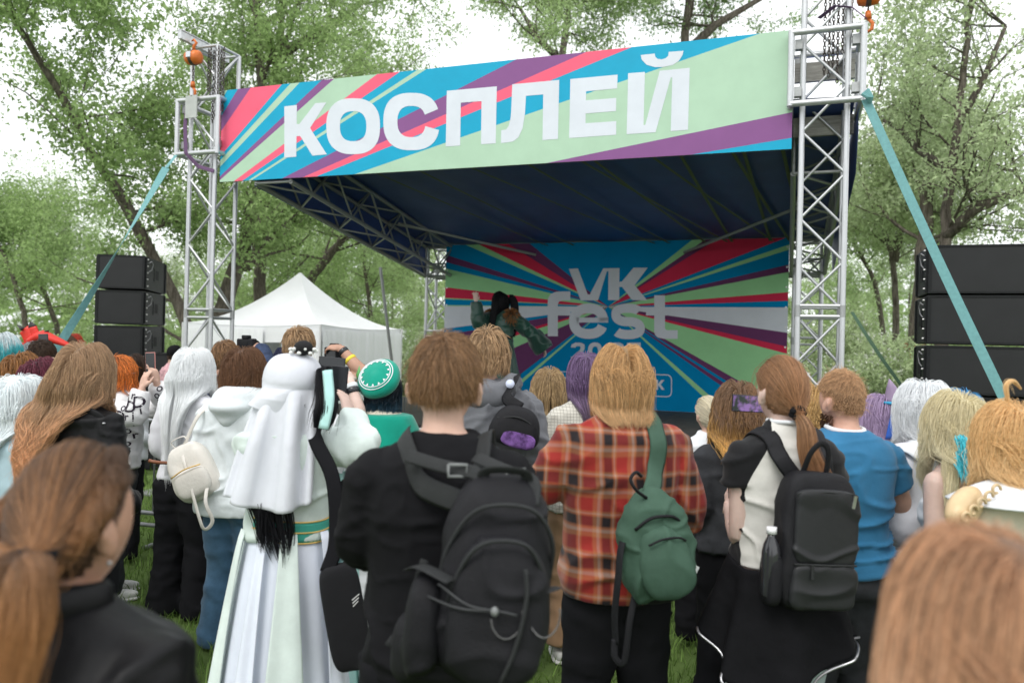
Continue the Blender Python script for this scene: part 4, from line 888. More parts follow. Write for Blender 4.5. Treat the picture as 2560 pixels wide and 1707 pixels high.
    def shoes(s, m, m2=None, stance=.11):
        for sd in (1, -1):
            k = MB(); q = s.s; x = sd * (stance + .005) * q
            superbox(k, (x, .055 * q, .045 * q), (.043 * q, .135 * q, .042 * q), 2.8, None, 20, 10, bulge=lambda p: Vector((p.x * (1 - .2 * abs(p.y) / .135), p.y, p.z * (1 - .35 * max(0, p.y) / .135))))
            o = k.build('shoe', m, s.e, True); k = MB(); superbox(k, (x, .055 * q, .014 * q), (.047 * q, .142 * q, .014 * q), 3.2, None, 20, 6); k.build('sole', m2 or mat('sole_white', (.6, .6, .58), .7, var=.1), o, True)
    def skirt(s, m, z0, z1, r1, pleats=14, name='skirt', amp=.1, n=112, rows=26, ry=.85, yoff=0, split=None, mats=None, twist=0):
        q = s.s; V = []; rx0, ry0, yo = s.torso(z0 * q); rows_ = rows
        for i in range(rows_ + 1):
            f = i / rows_; z = (z0 + (z1 - z0) * f) * q; g = f ** .75
            for j in range(n):
                t = 2 * math.pi * j / n; pl = 1 + amp * f ** .8 * (math.sin(pleats * t + 1.3 * math.sin(2 * t + s.seed)) * .6 + .4 * math.sin(pleats * 1.7 * t + s.seed * 2 + f * 1.2))
                V.append(((rx0 + .012 + (r1 - rx0) * g) * pl * math.cos(t), yo + yoff * f + (ry0 + .012 + (r1 * ry - ry0) * g) * pl * math.sin(t), z))
        ix = np.arange((rows_ + 1) * n).reshape(rows_ + 1, n); nx_ = np.roll(ix, -1, 1)
        F = np.stack([ix[1:], nx_[1:], nx_[:-1], ix[:-1]], -1).reshape(-1, 4)
        mi = None
        if mats:
            tt = np.tile(2 * np.pi * np.arange(n) / n, rows_); mi = split(tt)
        return mesh_np(name, np.array(V), F, m, s.e, mats=mats, mi=mi)
    def glasses(s):
        k = MB(); q = s.s; T = lambda x, y, z: s.HM @ (Vector((x, y, z)) * q) + s.hc
        for sd in (1, -1):
            k.tube([T(sd * .033 + .024 * math.cos(a), .106, .0 + .02 * math.sin(a)) for a in np.linspace(0, 6.283, 17)], .0018 * q, 5, caps=False)
            k.tube([T(sd * .057, .104, .008), T(sd * .08, .06, .008), T(sd * .086, -.005, .006)], .002 * q, 5)
        k.tube([T(-.009, .107, .004), T(.009, .107, .004)], .002 * q, 5); k.build('glasses', mat('spectacle_frame', (.7, .72, .74), .3, metal=.4), s.e, True)
    # ---- hair
    def strands(s, n, style, cut=1.5, length=.06, thick=.02, width=.005, wave=0., wl=.12, clump=.25, K=9, tie=None, part=0., seed=0, crown=(0, -.4, .92), vol=0., front=.62, lift=.45, tail=None, spread_z=.03, nape=-.62, bodyc=True, ear=-.12, cjit=.07, side_out=0., guides=None, flick=0., bangs=None):
        """returns (n,K,3) polylines in person space plus outward normals"""
        n = int(n * 1.9); rg = np.random.default_rng(s.seed * 31 + seed); q = s.s; HMn = np.array(s.HM); hc = np.array(s.hc); ax = HR * q * s.hsz
        D = rg.normal(0, 1, (n * 4, 3)); D /= np.linalg.norm(D, axis=1)[:, None]
        lim = np.interp(D[:, 1], [-1, -.35, .05, .45, 1], [nape, nape + .08, ear, .4, front]); D = D[D[:, 2] > lim][:n]; n = len(D)
        th = thick * q * rg.uniform(.15, 1, n) ** .8
        loc = D * (ax + .002); c0 = np.array(crown); c0 = c0 / np.linalg.norm(c0)
        cj = c0 + rg.normal(0, cjit if style != 'short' else .16, (n, 3)); tang = D - cj * np.sum(D * cj, 1)[:, None]; tang = tang - D * np.sum(tang * D, 1)[:, None]
        if part: tang[:, 0] += np.sign(D[:, 0] - .02) * part * np.clip(D[:, 2], 0, 1)
        tang /= np.linalg.norm(tang, axis=1)[:, None] + 1e-6
        pts = [loc.copy()]
        if style == 'short':
            th = th * np.interp(D[:, 2], [-.2, .3, .8], [.3, .6, 1])
            L_ = length * q * rg.uniform(.6, 1.2, n) * np.interp(D[:, 2], [-.7, -.2, .3, 1], [.4, .55, .9, 1.15])
            if clump: G = max(6, guides or n // 16); gi = rg.permutation(n)[:G]; own = gi[np.linalg.norm(D[:, None] - D[gi][None], axis=2).argmin(1)]; jv = rg.normal(0, .2, (n, 3)); jv = jv * .45 + jv[own] * .9
            else: jv = rg.normal(0, .2, (n, 3))
            d = tang * .85 + D * lift + jv; d /= np.linalg.norm(d, axis=1)[:, None]; p = loc.copy()
            for i in range(K - 1):
                p = p + d * (L_ / (K - 1))[:, None]; d = d * .86 + tang * .14 + np.array([0, 0, -.07]); d /= np.linalg.norm(d, axis=1)[:, None]
                nr = np.linalg.norm(p / (ax + .004), axis=1); p = np.where(nr[:, None] < 1, p / nr[:, None], p); mxr = 1 + (th / .1 + .02); over = nr > mxr; p = np.where(over[:, None], p * (mxr / nr)[:, None], p); pts.append(p.copy())
            A = np.stack(pts, 1) @ HMn.T + hc; Nn = np.repeat((D @ HMn.T)[:, None], K, 1); return A, Nn
        # long styles: march in person space
        p = loc @ HMn.T + hc; d = tang @ HMn.T; ds = .016 * q; steps = int((1.72 - cut + .42) * q / ds) if tie is None else 30
        A = [p.copy()]; g = np.array([0, 0, -1.0])
        tp_ = None if tie is None else np.array(tie)
        for i in range(steps):
            if tp_ is not None:
                to = tp_ - p; dist = np.linalg.norm(to, axis=1); d = d * .35 + to / (dist[:, None] + 1e-6) * .65
            else:
                d = d * .72 + g * .28 + np.stack([np.sign(p[:, 0]) * vol * .1, -np.full(n, vol * .05), np.zeros(n)], 1)
            d /= np.linalg.norm(d, axis=1)[:, None] + 1e-9
            st = ds if tp_ is None else np.minimum(ds, dist)[:, None]
            p = p + d * st
            l = (p - hc) @ HMn; nr = np.linalg.norm(l / (ax + th[:, None]), axis=1); low = l[:, 2] < 0
            # below the widest level hair hangs instead of wrapping under the skull
            l2 = np.linalg.norm(l[:, :2] / (ax[:2] + th[:, None]), axis=1)
            if tp_ is None:
                tgt = np.where(low, np.maximum(l2, 1e-3), nr); zf = l[:, 2] / (ax[2])
                need = np.where(low, np.interp(zf, [-2.2, -1.1, -.6, 0], [.55, .82, .97, 1.0]) + side_out * np.clip(-zf, 0, 2), 1.0)
                ins = tgt < need; outm = need * (1 + .25 * vol * np.clip(-zf, 0, 2)); sc = np.where(ins, need / np.maximum(tgt, 1e-3), np.where(tgt > outm, 1 + .45 * (outm / np.maximum(tgt, 1e-3) - 1), 1.0))
                ln_ = l.copy(); ln_[:, :2] *= sc[:, None]; ln_[:, 2] *= np.where(low, 1, sc)
            else:
                ins = nr < 1; ln_ = np.where(ins[:, None], l / np.maximum(nr, 1e-3)[:, None], l)
            p = ln_ @ HMn.T + hc
            if bodyc:
                zz = p[:, 2] / q; T = TOR[s.shape]; zs = [t[0] for t in T][::-1]
                rx = np.interp(zz, zs, [t[1] for t in T][::-1]) * q * s.bw + .02; ry = np.interp(zz, zs, [t[2] for t in T][::-1]) * q * s.bd + .02
                rr = np.sqrt((p[:, 0] / (rx + th)) ** 2 + (p[:, 1] / (ry + th)) ** 2); ib = (rr < 1) & (zz < 1.5)
                push = np.where(ib, 1 / np.maximum(rr, .2), 1); p[:, 0] *= np.where(ib, 1 + (np.minimum(push, 1.1) - 1) * .08, 1); yy = -(ry + th) * np.sqrt(np.clip(1 - (p[:, 0] / (rx + th)) ** 2, 0, 1))
                p[:, 1] = np.where(ib, np.where(p[:, 1] < .03, np.minimum(p[:, 1], yy), -yy), p[:, 1])
            A.append(p.copy())
        A = np.stack(A, 1)
        if tp_ is None:
            zc = (cut + rg.normal(0, spread_z, n)) * q
            if bangs: zc = np.where(D[:, 1] > .5, (bangs + rg.normal(0, .01, n)) * q, zc)
            below = A[:, :, 2] < zc[:, None]; ei = np.where(below.any(1), below.argmax(1), A.shape[1] - 1); ei = np.maximum(ei, 3)
            t = np.linspace(0, 1, K)[None] * ei[:, None]; i0 = np.floor(t).astype(int); i1 = np.minimum(i0 + 1, A.shape[1] - 1); f = (t - i0)[..., None]; rows = np.arange(n)[:, None]
            A = A[rows, i0] * (1 - f) + A[rows, i1] * f
            ln_m = ei * ds
        else:
            t = np.linspace(0, 1, K) * (A.shape[1] - 1); i0 = np.floor(t).astype(int); i1 = np.minimum(i0 + 1, A.shape[1] - 1); f = (t - i0)[None, :, None]; A = A[:, i0] * (1 - f) + A[:, i1] * f; ln_m = np.full(n, .25)
        u = np.linspace(0, 1, K)
        if clump and n > 20:
            G = max(6, guides or n // 24); gi = rg.permutation(n)[:G]; dd = np.linalg.norm(D[:, None] - D[gi][None], axis=2); own = gi[dd.argmin(1)]
            cf = (clump * u ** 1.2)[None, :, None]; A = A * (1 - cf) + A[own] * cf
            ph = rg.uniform(0, 6.28, n)[own]; ph2 = rg.uniform(0, 6.28, n)[own]
        else: ph = rg.uniform(0, 6.28, n); ph2 = ph + 2
        if wave:
            S_ = u[None] * ln_m[:, None]; am = wave * np.clip(u * 1.8 - .35, 0, 1)[None]
            A[:, :, 0] += am * np.sin(S_ * 6.28 / wl + ph[:, None]); A[:, :, 1] += am * .7 * np.sin(S_ * 6.28 / wl * 1.1 + ph2[:, None])
        if flick:
            A[:, :, 0] += np.sign(A[:, :, 0]) * flick * np.clip(u - .65, 0, 1)[None] ** 1.5 * 4; A[:, :, 1] -= flick * np.clip(u - .65, 0, 1)[None] ** 1.5 * 4
        jit = rg.normal(0, .003, (n, 1, 3)) * np.clip(u * 2, 0, 1)[None, :, None]; A = A + jit
        Nn = A - np.array([0, .0, 0]) ; Nn = Nn - np.stack([np.zeros_like(A[..., 0]), np.full_like(A[..., 0], .02), np.maximum(np.minimum(A[..., 2], hc[2]), A[..., 2] - .05)], -1)
        Nn /= np.linalg.norm(Nn, axis=2)[..., None] + 1e-9
        return A, Nn
    def hair(s, m, sets, width=.005, cap=True, name='hair', capscale=1.035, nape=-.62, front=.62, twist=.22, cap_t=0., ear=-.12):
        """sets: list of (A,N); makes tapered ribbons plus a scalp layer"""
        rg = s.rg; PA, RA, TA, SZ = [], [], [], []
        for A, Nn in sets:
            n, K, _ = A.shape
            fl = rg.permutation(n)[:max(2, n // 30)]; u_ = np.linspace(0, 1, K)[None, :, None]; A = A.copy(); A[fl] += (Nn[fl] * rg.uniform(0, .02, (len(fl), 1, 1)) + rg.normal(0, .012, (len(fl), 1, 3))) * u_ ** 1.3
            wd = width * .5 * s.s * rg.uniform(.6, 1.2, (n, 1)) * np.interp(np.linspace(0, 1, K), [0, .15, .7, 1], [.7, 1, .9, .25])[None]
            PA.append(A.reshape(-1, 3)); RA.append(wd.reshape(-1) * .5); TA.append(np.tile(np.linspace(0, 1, K), n)); SZ += [K] * n
        hcv = bpy.data.hair_curves.new(name); hcv.add_curves(SZ); hcv.points.foreach_set('position', np.concatenate(PA).astype(np.float32).reshape(-1)); hcv.materials.append(m)
        for an, dat in (('radius', RA), ('t', TA)):
            at_ = hcv.attributes.get(an) or hcv.attributes.new(an, 'FLOAT', 'POINT'); at_.data.foreach_set('value', np.concatenate(dat).astype(np.float32))
        o = bpy.data.objects.new(name, hcv); COL.objects.link(o); o.parent = s.e
        if cap:
            q = s.s; nu, nv = 40, 24; HMn = np.array(s.HM); V = []; keep = []
            for i in range(nv + 1):
                ph = math.pi * i / nv
                for j in range(nu):
                    t = 2 * math.pi * j / nu; d = np.array([math.sin(ph) * math.cos(t), math.sin(ph) * math.sin(t), math.cos(ph)])
                    lim = np.interp(d[1], [-1, -.35, .05, .45, 1], [nape, nape + .08, ear, .4, front]); keep.append(d[2] > lim); pp = d * HR * q * s.hsz * capscale
                    if d[2] < 0 and d[1] < 0: pp[1] *= 1 - .33 * (-d[2]) ** 1.5
                    V.append(HMn @ pp + np.array(s.hc))
            F = [(i * nu + j, (i + 1) * nu + j, (i + 1) * nu + (j + 1) % nu, i * nu + (j + 1) % nu) for i in range(nv) for j in range(nu) if keep[i * nu + j] and keep[(i + 1) * nu + j] and keep[(i + 1) * nu + (j + 1) % nu] and keep[i * nu + (j + 1) % nu]]
            mesh_np('hair_base', np.array(V), np.array(F), m, s.e)
        return o
    def tailset(s, n, path, r0, r1, K=10, rr=None, wave=0., flick=0.):
        """bundle of strands following a path (person space)"""
        n = int(n * 2.2); rg = s.rg; P = np.array([tuple(p) for p in smoothpath(path, 6)]); t = np.linspace(0, 1, K) * (len(P) - 1); i0 = np.floor(t).astype(int); i1 = np.minimum(i0 + 1, len(P) - 1); C = P[i0] * (1 - (t - i0))[:, None] + P[i1] * (t - i0)[:, None]
        u = np.linspace(0, 1, K); a = rg.uniform(0, 6.28, n); rad = np.sqrt(rg.uniform(0, 1, n)); rr = np.interp(u, [0, .3, .75, 1], rr or [r0, (r0 + r1) / 2 * 1.3, r1 * 1.2, r1 * .55])
        tg = np.gradient(C, axis=0); tg /= np.linalg.norm(tg, axis=1)[:, None] + 1e-9; ref = np.array([0, 1., 0.2]); x = np.cross(tg, ref); x /= np.linalg.norm(x, axis=1)[:, None] + 1e-9; y = np.cross(x, tg)
        off = (np.cos(a)[:, None, None] * x[None] + np.sin(a)[:, None, None] * y[None]) * (rad[:, None] * rr[None])[..., None]
        A = C[None] + off; endu = rg.uniform(.8, 1.0, n)
        if wave: A += wave * u[None, :, None] * np.sin(u[None, :, None] * 9 + rg.uniform(0, 6.28, (n, 1, 1))) * np.array([1, .6, 0])
        Nn = off / (np.linalg.norm(off, axis=2)[..., None] + 1e-9) + np.array([0, -.001, 0])
        return A, Nn

def item(name, label, cat, group=None, W=None):
    e = empty(name, (0, 0, 0), 0, label, cat, group)
    if W is not None: e.matrix_basis = W
    return e
def strap(parent, pts, wd, m, th=.12, name='strap', n=6, upv=None, on=None, lift=.008):
    k = MB(); P = smoothpath(pts, n)
    if on is not None:
        for i, q in enumerate(P):
            h = on.find_nearest(q)
            if h[0] is not None and ((q - h[0]).dot(h[1]) < lift or (q - h[0]).length < .03): P[i] = h[0] + h[1] * lift
        P = [P[0]] + [(P[i - 1] + P[i] * 2 + P[i + 1]) / 4 for i in range(1, len(P) - 1)] + [P[-1]]
    k.tube(P, wd / 2, 8, flat=(1, th), upv=upv); return k.build(name, m, parent, True)
m_phone = mat('phone_body', (.015, .015, .018), .25, spec=.5); m_screen = mat('phone_screen', (.02, .022, .025), .12, spec=.6)
def phone(P, label, land=False, size=(.073, .15, .008), screen=None, back=m_phone):
    """P: 4x4 world matrix; screen looks along -y of it, long side along z"""
    e = item('phone', label, 'phone', 'phones held up by spectators', P); w_, h, d = size
    if land: w_, h = h, w_
    bevel(MB().box((-w_ / 2, 0, -h / 2), (w_ / 2, d, h / 2)).build('case', back, e), .004, 3)
    MB().box((-w_ / 2 + .004, -.0012, -h / 2 + .004), (w_ / 2 - .004, -.0002, h / 2 - .004)).build('screen', screen or m_screen, e)
    MB().tube([(w_ * .28, d, h * .38), (w_ * .28, d + .003, h * .38)], .009, 12).build('lens', m_screen, e)
    return e
def sheet(name, fn, nu, nv, m, parent, th=0.004, closed=False, mats=None, mi=None):
    """grid surface fn(u,v)->point, given a little thickness"""
    V = [tuple(fn(i / nu, j / nv)) for j in range(nv + 1) for i in range(nu + 1)]
    ix = np.arange((nu + 1) * (nv + 1)).reshape(nv + 1, nu + 1); F = np.stack([ix[:-1, :-1], ix[:-1, 1:], ix[1:, 1:], ix[1:, :-1]], -1).reshape(-1, 4)
    o = mesh_np(name, np.array(V), F, m, parent, mats=mats, mi=mi)
    if th: sd = o.modifiers.new('thickness', 'SOLIDIFY'); sd.thickness = th; sd.offset = 0
    return o
def glyph(txt, size, off=0.0):
    c = bpy.data.curves.new('txt', 'FONT'); c.body = txt; c.size = size; c.offset = off; c.resolution_u = 3; c.align_x = 'CENTER'; c.align_y = 'CENTER'
    o = bpy.data.objects.new('txt', c); COL.objects.link(o); dg = bpy.context.evaluated_depsgraph_get(); me = bpy.data.meshes.new_from_object(o.evaluated_get(dg))
    V = [v.co.copy() for v in me.vertices]; F = [tuple(p.vertices) for p in me.polygons]; bpy.data.objects.remove(o); bpy.data.meshes.remove(me); bpy.data.curves.remove(c); return V, F
def print_on(k, bvh, V, F, c, ux, uz, d, lift=.0018):
    """flat print V,F laid on a cloth surface by casting along d from the plane c,ux,uz"""
    P = []
    for v in V:
        o = c + ux * v.x + uz * v.y; h = bvh.ray_cast(o, d)
        if h[0] is None: return False
        P.append(h[0] - d * lift * .3 + h[1] * lift)
    zs = [(p - c).dot(d) for p in P]
    if max(zs) - min(zs) > .06: return False
    k.add(P, F); return True
def bvh_of(me): return BVHTree.FromPolygons([v.co for v in me.vertices], [tuple(p.vertices) for p in me.polygons])
def band(parent, c, ax, r, m, name='bracelet', w_=.012):
    ax = Vector(ax).normalized(); c = Vector(c); k = MB(); k.tube([c - ax * w_, c - ax * w_ * .7, c + ax * w_ * .7, c + ax * w_], [r * .97, r * 1.04, r * 1.04, r * .97], 18); return k.build(name, m, parent, True)
# ------------------------------------------------------------------ the cast
m_bj = fabric('black_jersey', (.009, .009, .0105)); m_bt = fabric('black_twill', (.009, .009, .011), bump=.3); m_den = fabric('blue_denim', (.055, .12, .2), var=.3, vscale=7, bscale=500); m_bden = fabric('washed_black_denim', (.035, .037, .042), var=.35, vscale=7, bscale=500)
m_leather = mat('black_leather', (.006, .006, .007), .5, var=.2, bump=.3, bscale=22, spec=.2); m_white = fabric('white_cotton', (.72, .74, .77)); m_whoodie = fabric('white_fleece', (.68, .73, .75), bump=.35); m_nylon = mat('black_nylon', (.009, .009, .0115), .6, var=.25, vscale=9, bump=.4, bscale=320, spec=.25)
m_nylon2 = mat('charcoal_webbing', (.02, .022, .023), .7, var=.15, bump=.5, bscale=400); m_shoe = mat('white_trainer', (.6, .6, .58), .6, var=.2); m_bshoe = mat('black_trainer', (.02, .02, .02), .6)
m_pvc = mat('black_coated_fabric', (.016, .017, .019), .48, var=.2, vscale=5, bump=.18, bscale=14, spec=.35); m_steel = mat('bag_metal', (.5, .5, .52), .3, metal=.9); m_gold = mat('gold_trim', (.75, .5, .16), .35, metal=.5)
def zipline(parent, pts, m=None, r=.004): 
    k = MB(); k.tube(smoothpath(pts, 5), r, 6, caps=True); return k.build('zip', m or m_nylon2, parent, True)

# --- boy in black sweatshirt with a large rucksack
p = Person(1015, 757, 2.12, 3, 'boy in black sweatshirt with short brown hair carrying a large black rucksack', shape='m', bw=.98, tone=PALE, seed=3, head=(-4, 4, 0), hair_th=.025, hsz=1.05, shrug=.0, dx=.012)
p.arm(-1, (-.215, .05, 1.2), (-.16, .3, 1.2)); p.arm(1, (.215, .05, 1.2), (.1, .3, 1.2)); p.body(.007)
p.top(m_bj, hem=.86, name='sweatshirt', ease=.018, sl_ease=.016, voxel=.009, neck=1.5, fold=[(.008, (5, 5, 8), True, 3, [.9, 1.1, 1.3, 1.5], [1.3, 1.1, .7, .5]), (.003, (14, 14, 20), True, 5)])
p.trousers(m_bt, ease=.03); p.shoes(m_bshoe)
hb = hair_mat('hair_brown', (.20, .11, .055), (.30, .175, .09), lo=.0, hi=1, isl=.35)
p.hair(hb, [p.strands(11000, 'short', length=.09, lift=.14, thick=.02, clump=.3, guides=700, crown=(-.1, -.3, .95), K=7, nape=.12, ear=.34)], width=.0024, capscale=1.04, nape=.02, ear=.25)
bp = item('rucksack', 'large black rucksack with zips, cords and side pockets on the boy in the black sweatshirt', 'rucksack', None, p.W)
bvt = bvh_of(p.topmesh); C = p.loc(1135, 1325, 1.86); Mt = Matrix.Rotation(R(5), 3, 'Y') @ Matrix.Rotation(R(-5), 3, 'X'); c0 = Vector((C.x, -.25, C.z))
def L3(x, y, z): return c0 + Mt @ Vector((x, y, z))
k = MB(); superbox(k, c0, (.135, .10, .245), 3.0, Mt, 40, 24, taper=.14); link('main_compartment', evalmesh(k, .008, 2, [(.005, (7, 7, 9), True, 4), (.003, (14, 14, 9), False, 2)], 'main'), m_nylon, bp)
k = MB(); superbox(k, L3(.01, -.10, -.055), (.112, .045, .165), 2.8, Mt, 36, 20, taper=.12); link('front_pocket', evalmesh(k, .007, 2, [(.005, (8, 8, 8), True, 6)], 'pocket'), m_nylon, bp)
k = MB(); superbox(k, L3(-.155, -.02, -.12), (.045, .07, .12), 2.8, Mt, 24, 14); link('side_pocket', evalmesh(k, .008, 2, [(.006, (9, 9, 9), True, 8)], 'side'), m_nylon, bp)
k = MB(); superbox(k, L3(-.10, .05, -.19), (.13, .07, .1), 2.6, Mt, 24, 14); link('hip_pad', evalmesh(k, .009, 2, [(.006, (9, 9, 9), True, 9)], 'hip'), m_nylon, bp)
for (zz, w_, dy) in ((.13, .125, -.085), (.055, .105, -.125)):
    zipline(bp, [L3(-w_ - .005, dy + .07, zz - .16), L3(-w_ + .01, dy + .02, zz - .06), L3(-w_ * .55, dy - .02, zz + .025), L3(0, dy - .025, zz + .05), L3(w_ * .6, dy - .02, zz + .04), L3(w_, dy + .02, zz - .03), L3(w_ + .008, dy + .07, zz - .12)], None, .0055)
zipline(bp, [L3(.06, -.152, .05), L3(.068, -.155, -.02), L3(.055, -.155, -.12), L3(.03, -.15, -.2)], m_nylon2, .005)
for sd in (-1, 1):                       # shoulder straps over the shoulders with ladder buckles
    sp = [L3(sd * .075 - .01, -.0, .16), Vector((sd * .08 + .03, -.165, 1.385)), Vector((sd * .095 + .01, -.13, 1.45)), Vector((sd * .11, -.06, 1.495)), Vector((sd * .115, .03, 1.49)), Vector((sd * .12, .1, 1.4)), Vector((sd * .125, .13, 1.25))]
    strap(bp, [Vector((q.x, q.y, q.z * (p.s if 1 <= i else 1))) for i, q in enumerate(sp)], .06, m_nylon2, .12, 'shoulder_strap', upv=(0, 1, 0), on=bvt)
    b0 = L3(sd * .065, -.03, .235); b1 = Vector((sd * .085, -.155, 1.455 * p.s)); strap(bp, [L3(sd * .07, -.06, .18), b0, b0.lerp(b1, .5) + Vector((0, -.012, 0)), b1], .034, m_nylon2, .14, 'load_strap')
    bc = b0.lerp(b1, .28) + Vector((0, -.016, 0)); k = MB(); k.tube([bc + Vector((x, y, z)) for x, y, z in ((-.022, 0, .014), (.022, 0, .014), (.022, .0, -.014), (-.022, 0, -.014), (-.022, 0, .014))], .0042, 6); k.build('buckle', mat('grey_plastic', (.18, .19, .19), .4), bp, True)
strap(bp, [L3(-.05, -.02, .22), L3(-.045, -.05, .25), L3(.04, -.05, .255), L3(.055, -.02, .225)], .03, m_nylon2, .25, 'grab_handle')
strap(bp, [L3(-.2, -.02, .0), L3(-.17, -.06, .015), L3(-.10, -.115, .0)], .045, m_nylon2, .15, 'compression_strap'); strap(bp, [L3(.15, -.02, -.01), L3(.13, -.08, -.005), L3(.085, -.13, -.01)], .03, m_nylon2, .15, 'compression_strap')
k = MB(); k.tube(smoothpath([L3(-.13, -.105, -.01), L3(-.06, -.15, -.04), L3(.01, -.16, -.045), L3(.05, -.16, -.05)], 5), .0028, 6); k.tube(smoothpath([L3(-.16, -.07, -.045), L3(-.08, -.145, -.05), L3(.01, -.16, -.045)], 5), .0028, 6); k.build('bungee_cord', mat('grey_cord', (.04, .042, .045), .6), bp, True)
k = MB().ell(L3(.0, -.165, -.045), (.009, .009, .011), 10, 8); k.build('cord_stop', mat('grey_plastic', (.18, .19, .19), .4), bp, True)
for (x, z) in ((.03, -.06), (.115, -.05)):
    k = MB(); k.tube([L3(x + .035 * math.cos(a), -.153 + .02 * abs(math.cos(a)) * (1 if x > .1 else .4), z + .045 * math.sin(a)) for a in np.linspace(.4, -3.0, 14)], .002, 5); k.build('mesh_patch', mat('clear_trim', (.1, .1, .1), .2), bp, True)
strap(bp, [L3(-.17, -.0, .02), L3(-.19, .03, -.08), L3(-.2, .05, -.14), L3(-.235, .04, -.2)], .02, m_nylon2, .15, 'loose_strap')

# --- person in the plaid shirt with the green sling bag
def plaid_mat():
    m = fabric('plaid_flannel', (.4, .1, .06), var=0, bump=.25); t = m.node_tree; nd = t.nodes; ln = t.links.new; tcn = nd.new('ShaderNodeTexCoord'); sx = nd.new('ShaderNodeSeparateXYZ'); nz_ = nd.new('ShaderNodeTexNoise'); nz_.inputs['Scale'].default_value = 5; md = nd.new('ShaderNodeVectorMath'); md.operation = 'MULTIPLY_ADD'; md.inputs[1].default_value = (.03, .03, .03)
    ln(tcn.outputs['Object'], nz_.inputs['Vector']); ln(nz_.outputs['Color'], md.inputs[0]); ln(tcn.outputs['Object'], md.inputs[2]); ln(md.outputs[0], sx.inputs[0])
    rd, og, cm, bk = (.27, .022, .018), (.34, .12, .05), (.37, .23, .18), (.014, .01, .012); cols = []
    for ax_, per, ph in (('X', .118, .03), ('Z', .152, .05)):
        a = nd.new('ShaderNodeMath'); a.operation = 'MULTIPLY_ADD'; a.inputs[1].default_value = 1 / per; a.inputs[2].default_value = 40 + ph / per; f = nd.new('ShaderNodeMath'); f.operation = 'FRACT'; ln(sx.outputs[ax_], a.inputs[0]); ln(a.outputs[0], f.inputs[0])
        r = nd.new('ShaderNodeValToRGB'); cr_ = r.color_ramp; cr_.elements[0].position = 0; cr_.elements[0].color = (*rd, 1); cr_.elements[1].position = 1; cr_.elements[1].color = (*rd, 1)
        for pos, c in ((.24, rd), (.3, og), (.37, og), (.41, cm), (.45, cm), (.5, og), (.57, bk), (.76, bk), (.82, og), (.86, cm), (.9, og), (.96, rd)): e_ = cr_.elements.new(pos); e_.color = (*c, 1)
        ln(f.outputs[0], r.inputs['Fac']); cols.append(r)
    x = nd.new('ShaderNodeMixRGB'); x.inputs[0].default_value = .5; ln(cols[0].outputs[0], x.inputs[1]); ln(cols[1].outputs[0], x.inputs[2]); ln(x.outputs[0], nd['Principled BSDF'].inputs['Base Color']); return m
p = Person(1432, 785, 3.05, 6, 'person with ginger-blond bob in red and orange plaid flannel shirt', shape='m', bw=1.02, bd=1.1, tone=PALE, seed=4, hair_th=.03, head=(4, 3, 0))
p.arm(-1, (-.29, .05, 1.2), (-.2, .28, 1.22)); p.arm(1, (.27, -.0, 1.12), (.2, .2, .98)); p.body(.009)
mp = plaid_mat(); sh = p.top(mp, hem=.8, ease=.042, sl_ease=.026, name='shirt', voxel=.009, neck=1.53, fold=[(.010, (5, 5, 9), True, 4, [.8, 1.2, 1.5], [1.1, 1, .6]), (.004, (14, 14, 18), False, 7)])
k = MB(); k.tube([Vector((.075 * math.cos(a), -.02 + .078 * math.sin(a), 1.515 + .012 * math.sin(a))) * p.s for a in np.linspace(math.pi * .9, math.pi * 2.1, 20)], .021, 8, flat=(.5, 1)); k.build('collar', mp, p.e, True)
k = MB(); k.tube(smoothpath([Vector((x, -.115 - .02 * math.cos(x * 7), 1.395 - .01 * math.cos(x * 8))) * p.s * Vector((1, 1, 1)).x for x in np.linspace(-.17, .17, 9)], 3), .004, 6); k.build('yoke_seam', mp, p.e, True)
p.trousers(m_bt, ease=.035, flare=.02, stance=.115); p.shoes(m_shoe)
hg = hair_mat('hair_ginger_blond', (.58, .36, .17), (.68, .46, .25), lo=.2, hi=1, isl=.3, spec=.3)
p.hair(hg, [p.strands(9500, 'long', cut=1.495, thick=.04, part=.3, clump=.22, K=9, spread_z=.016, crown=(.05, -.1, 1), side_out=.05, guides=400)], width=.0022, capscale=1.07, twist=.3)
bg_ = item('sling_bag', 'green canvas sling bag with black straps hanging on the back of the plaid shirt', 'bag', None, p.W)
m_gr_c = fabric('green_canvas', (.05, .098, .07), rough=.75, bump=.3, var=.15); bvt = bvh_of(p.topmesh); sb = p.loc(1500, 1240, 2.82); sb.y = -.26; Ms = Matrix.Rotation(R(-9), 3, 'Y')
def L4(x, y, z): return sb + Ms @ Vector((x, y, z))
k = MB(); superbox(k, sb, (.125, .06, .2), 2.6, Ms, 36, 24, taper=.28, bulge=lambda q: Vector((q.x, q.y * (1 + .5 * max(0, -q.z) / .2), q.z))); link('main_pouch', evalmesh(k, .007, 2, [(.012, (6, 6, 5), True, 3), (.005, (13, 13, 10), True, 9)], 'pouch'), m_gr_c, bg_)
k = MB(); superbox(k, L4(.012, -.065, -.06), (.095, .035, .115), 2.5, Ms, 30, 16, taper=.1); link('front_pocket', evalmesh(k, .007, 2, [(.012, (7, 7, 6), True, 5)], 'pocket'), m_gr_c, bg_)
k = MB(); superbox(k, L4(.0, .02, -.19), (.09, .05, .035), 2.5, Ms, 24, 10); k.build('base_panel', m_nylon, bg_, True)
zipline(bg_, [L4(-.08, -.06, .07), L4(-.02, -.075, .105), L4(.05, -.07, .1), L4(.085, -.05, .075)], m_nylon, .006); zipline(bg_, [L4(-.05, -.105, .02), L4(0, -.11, .035), L4(.06, -.1, .03), L4(.09, -.08, .01)], m_nylon, .004)
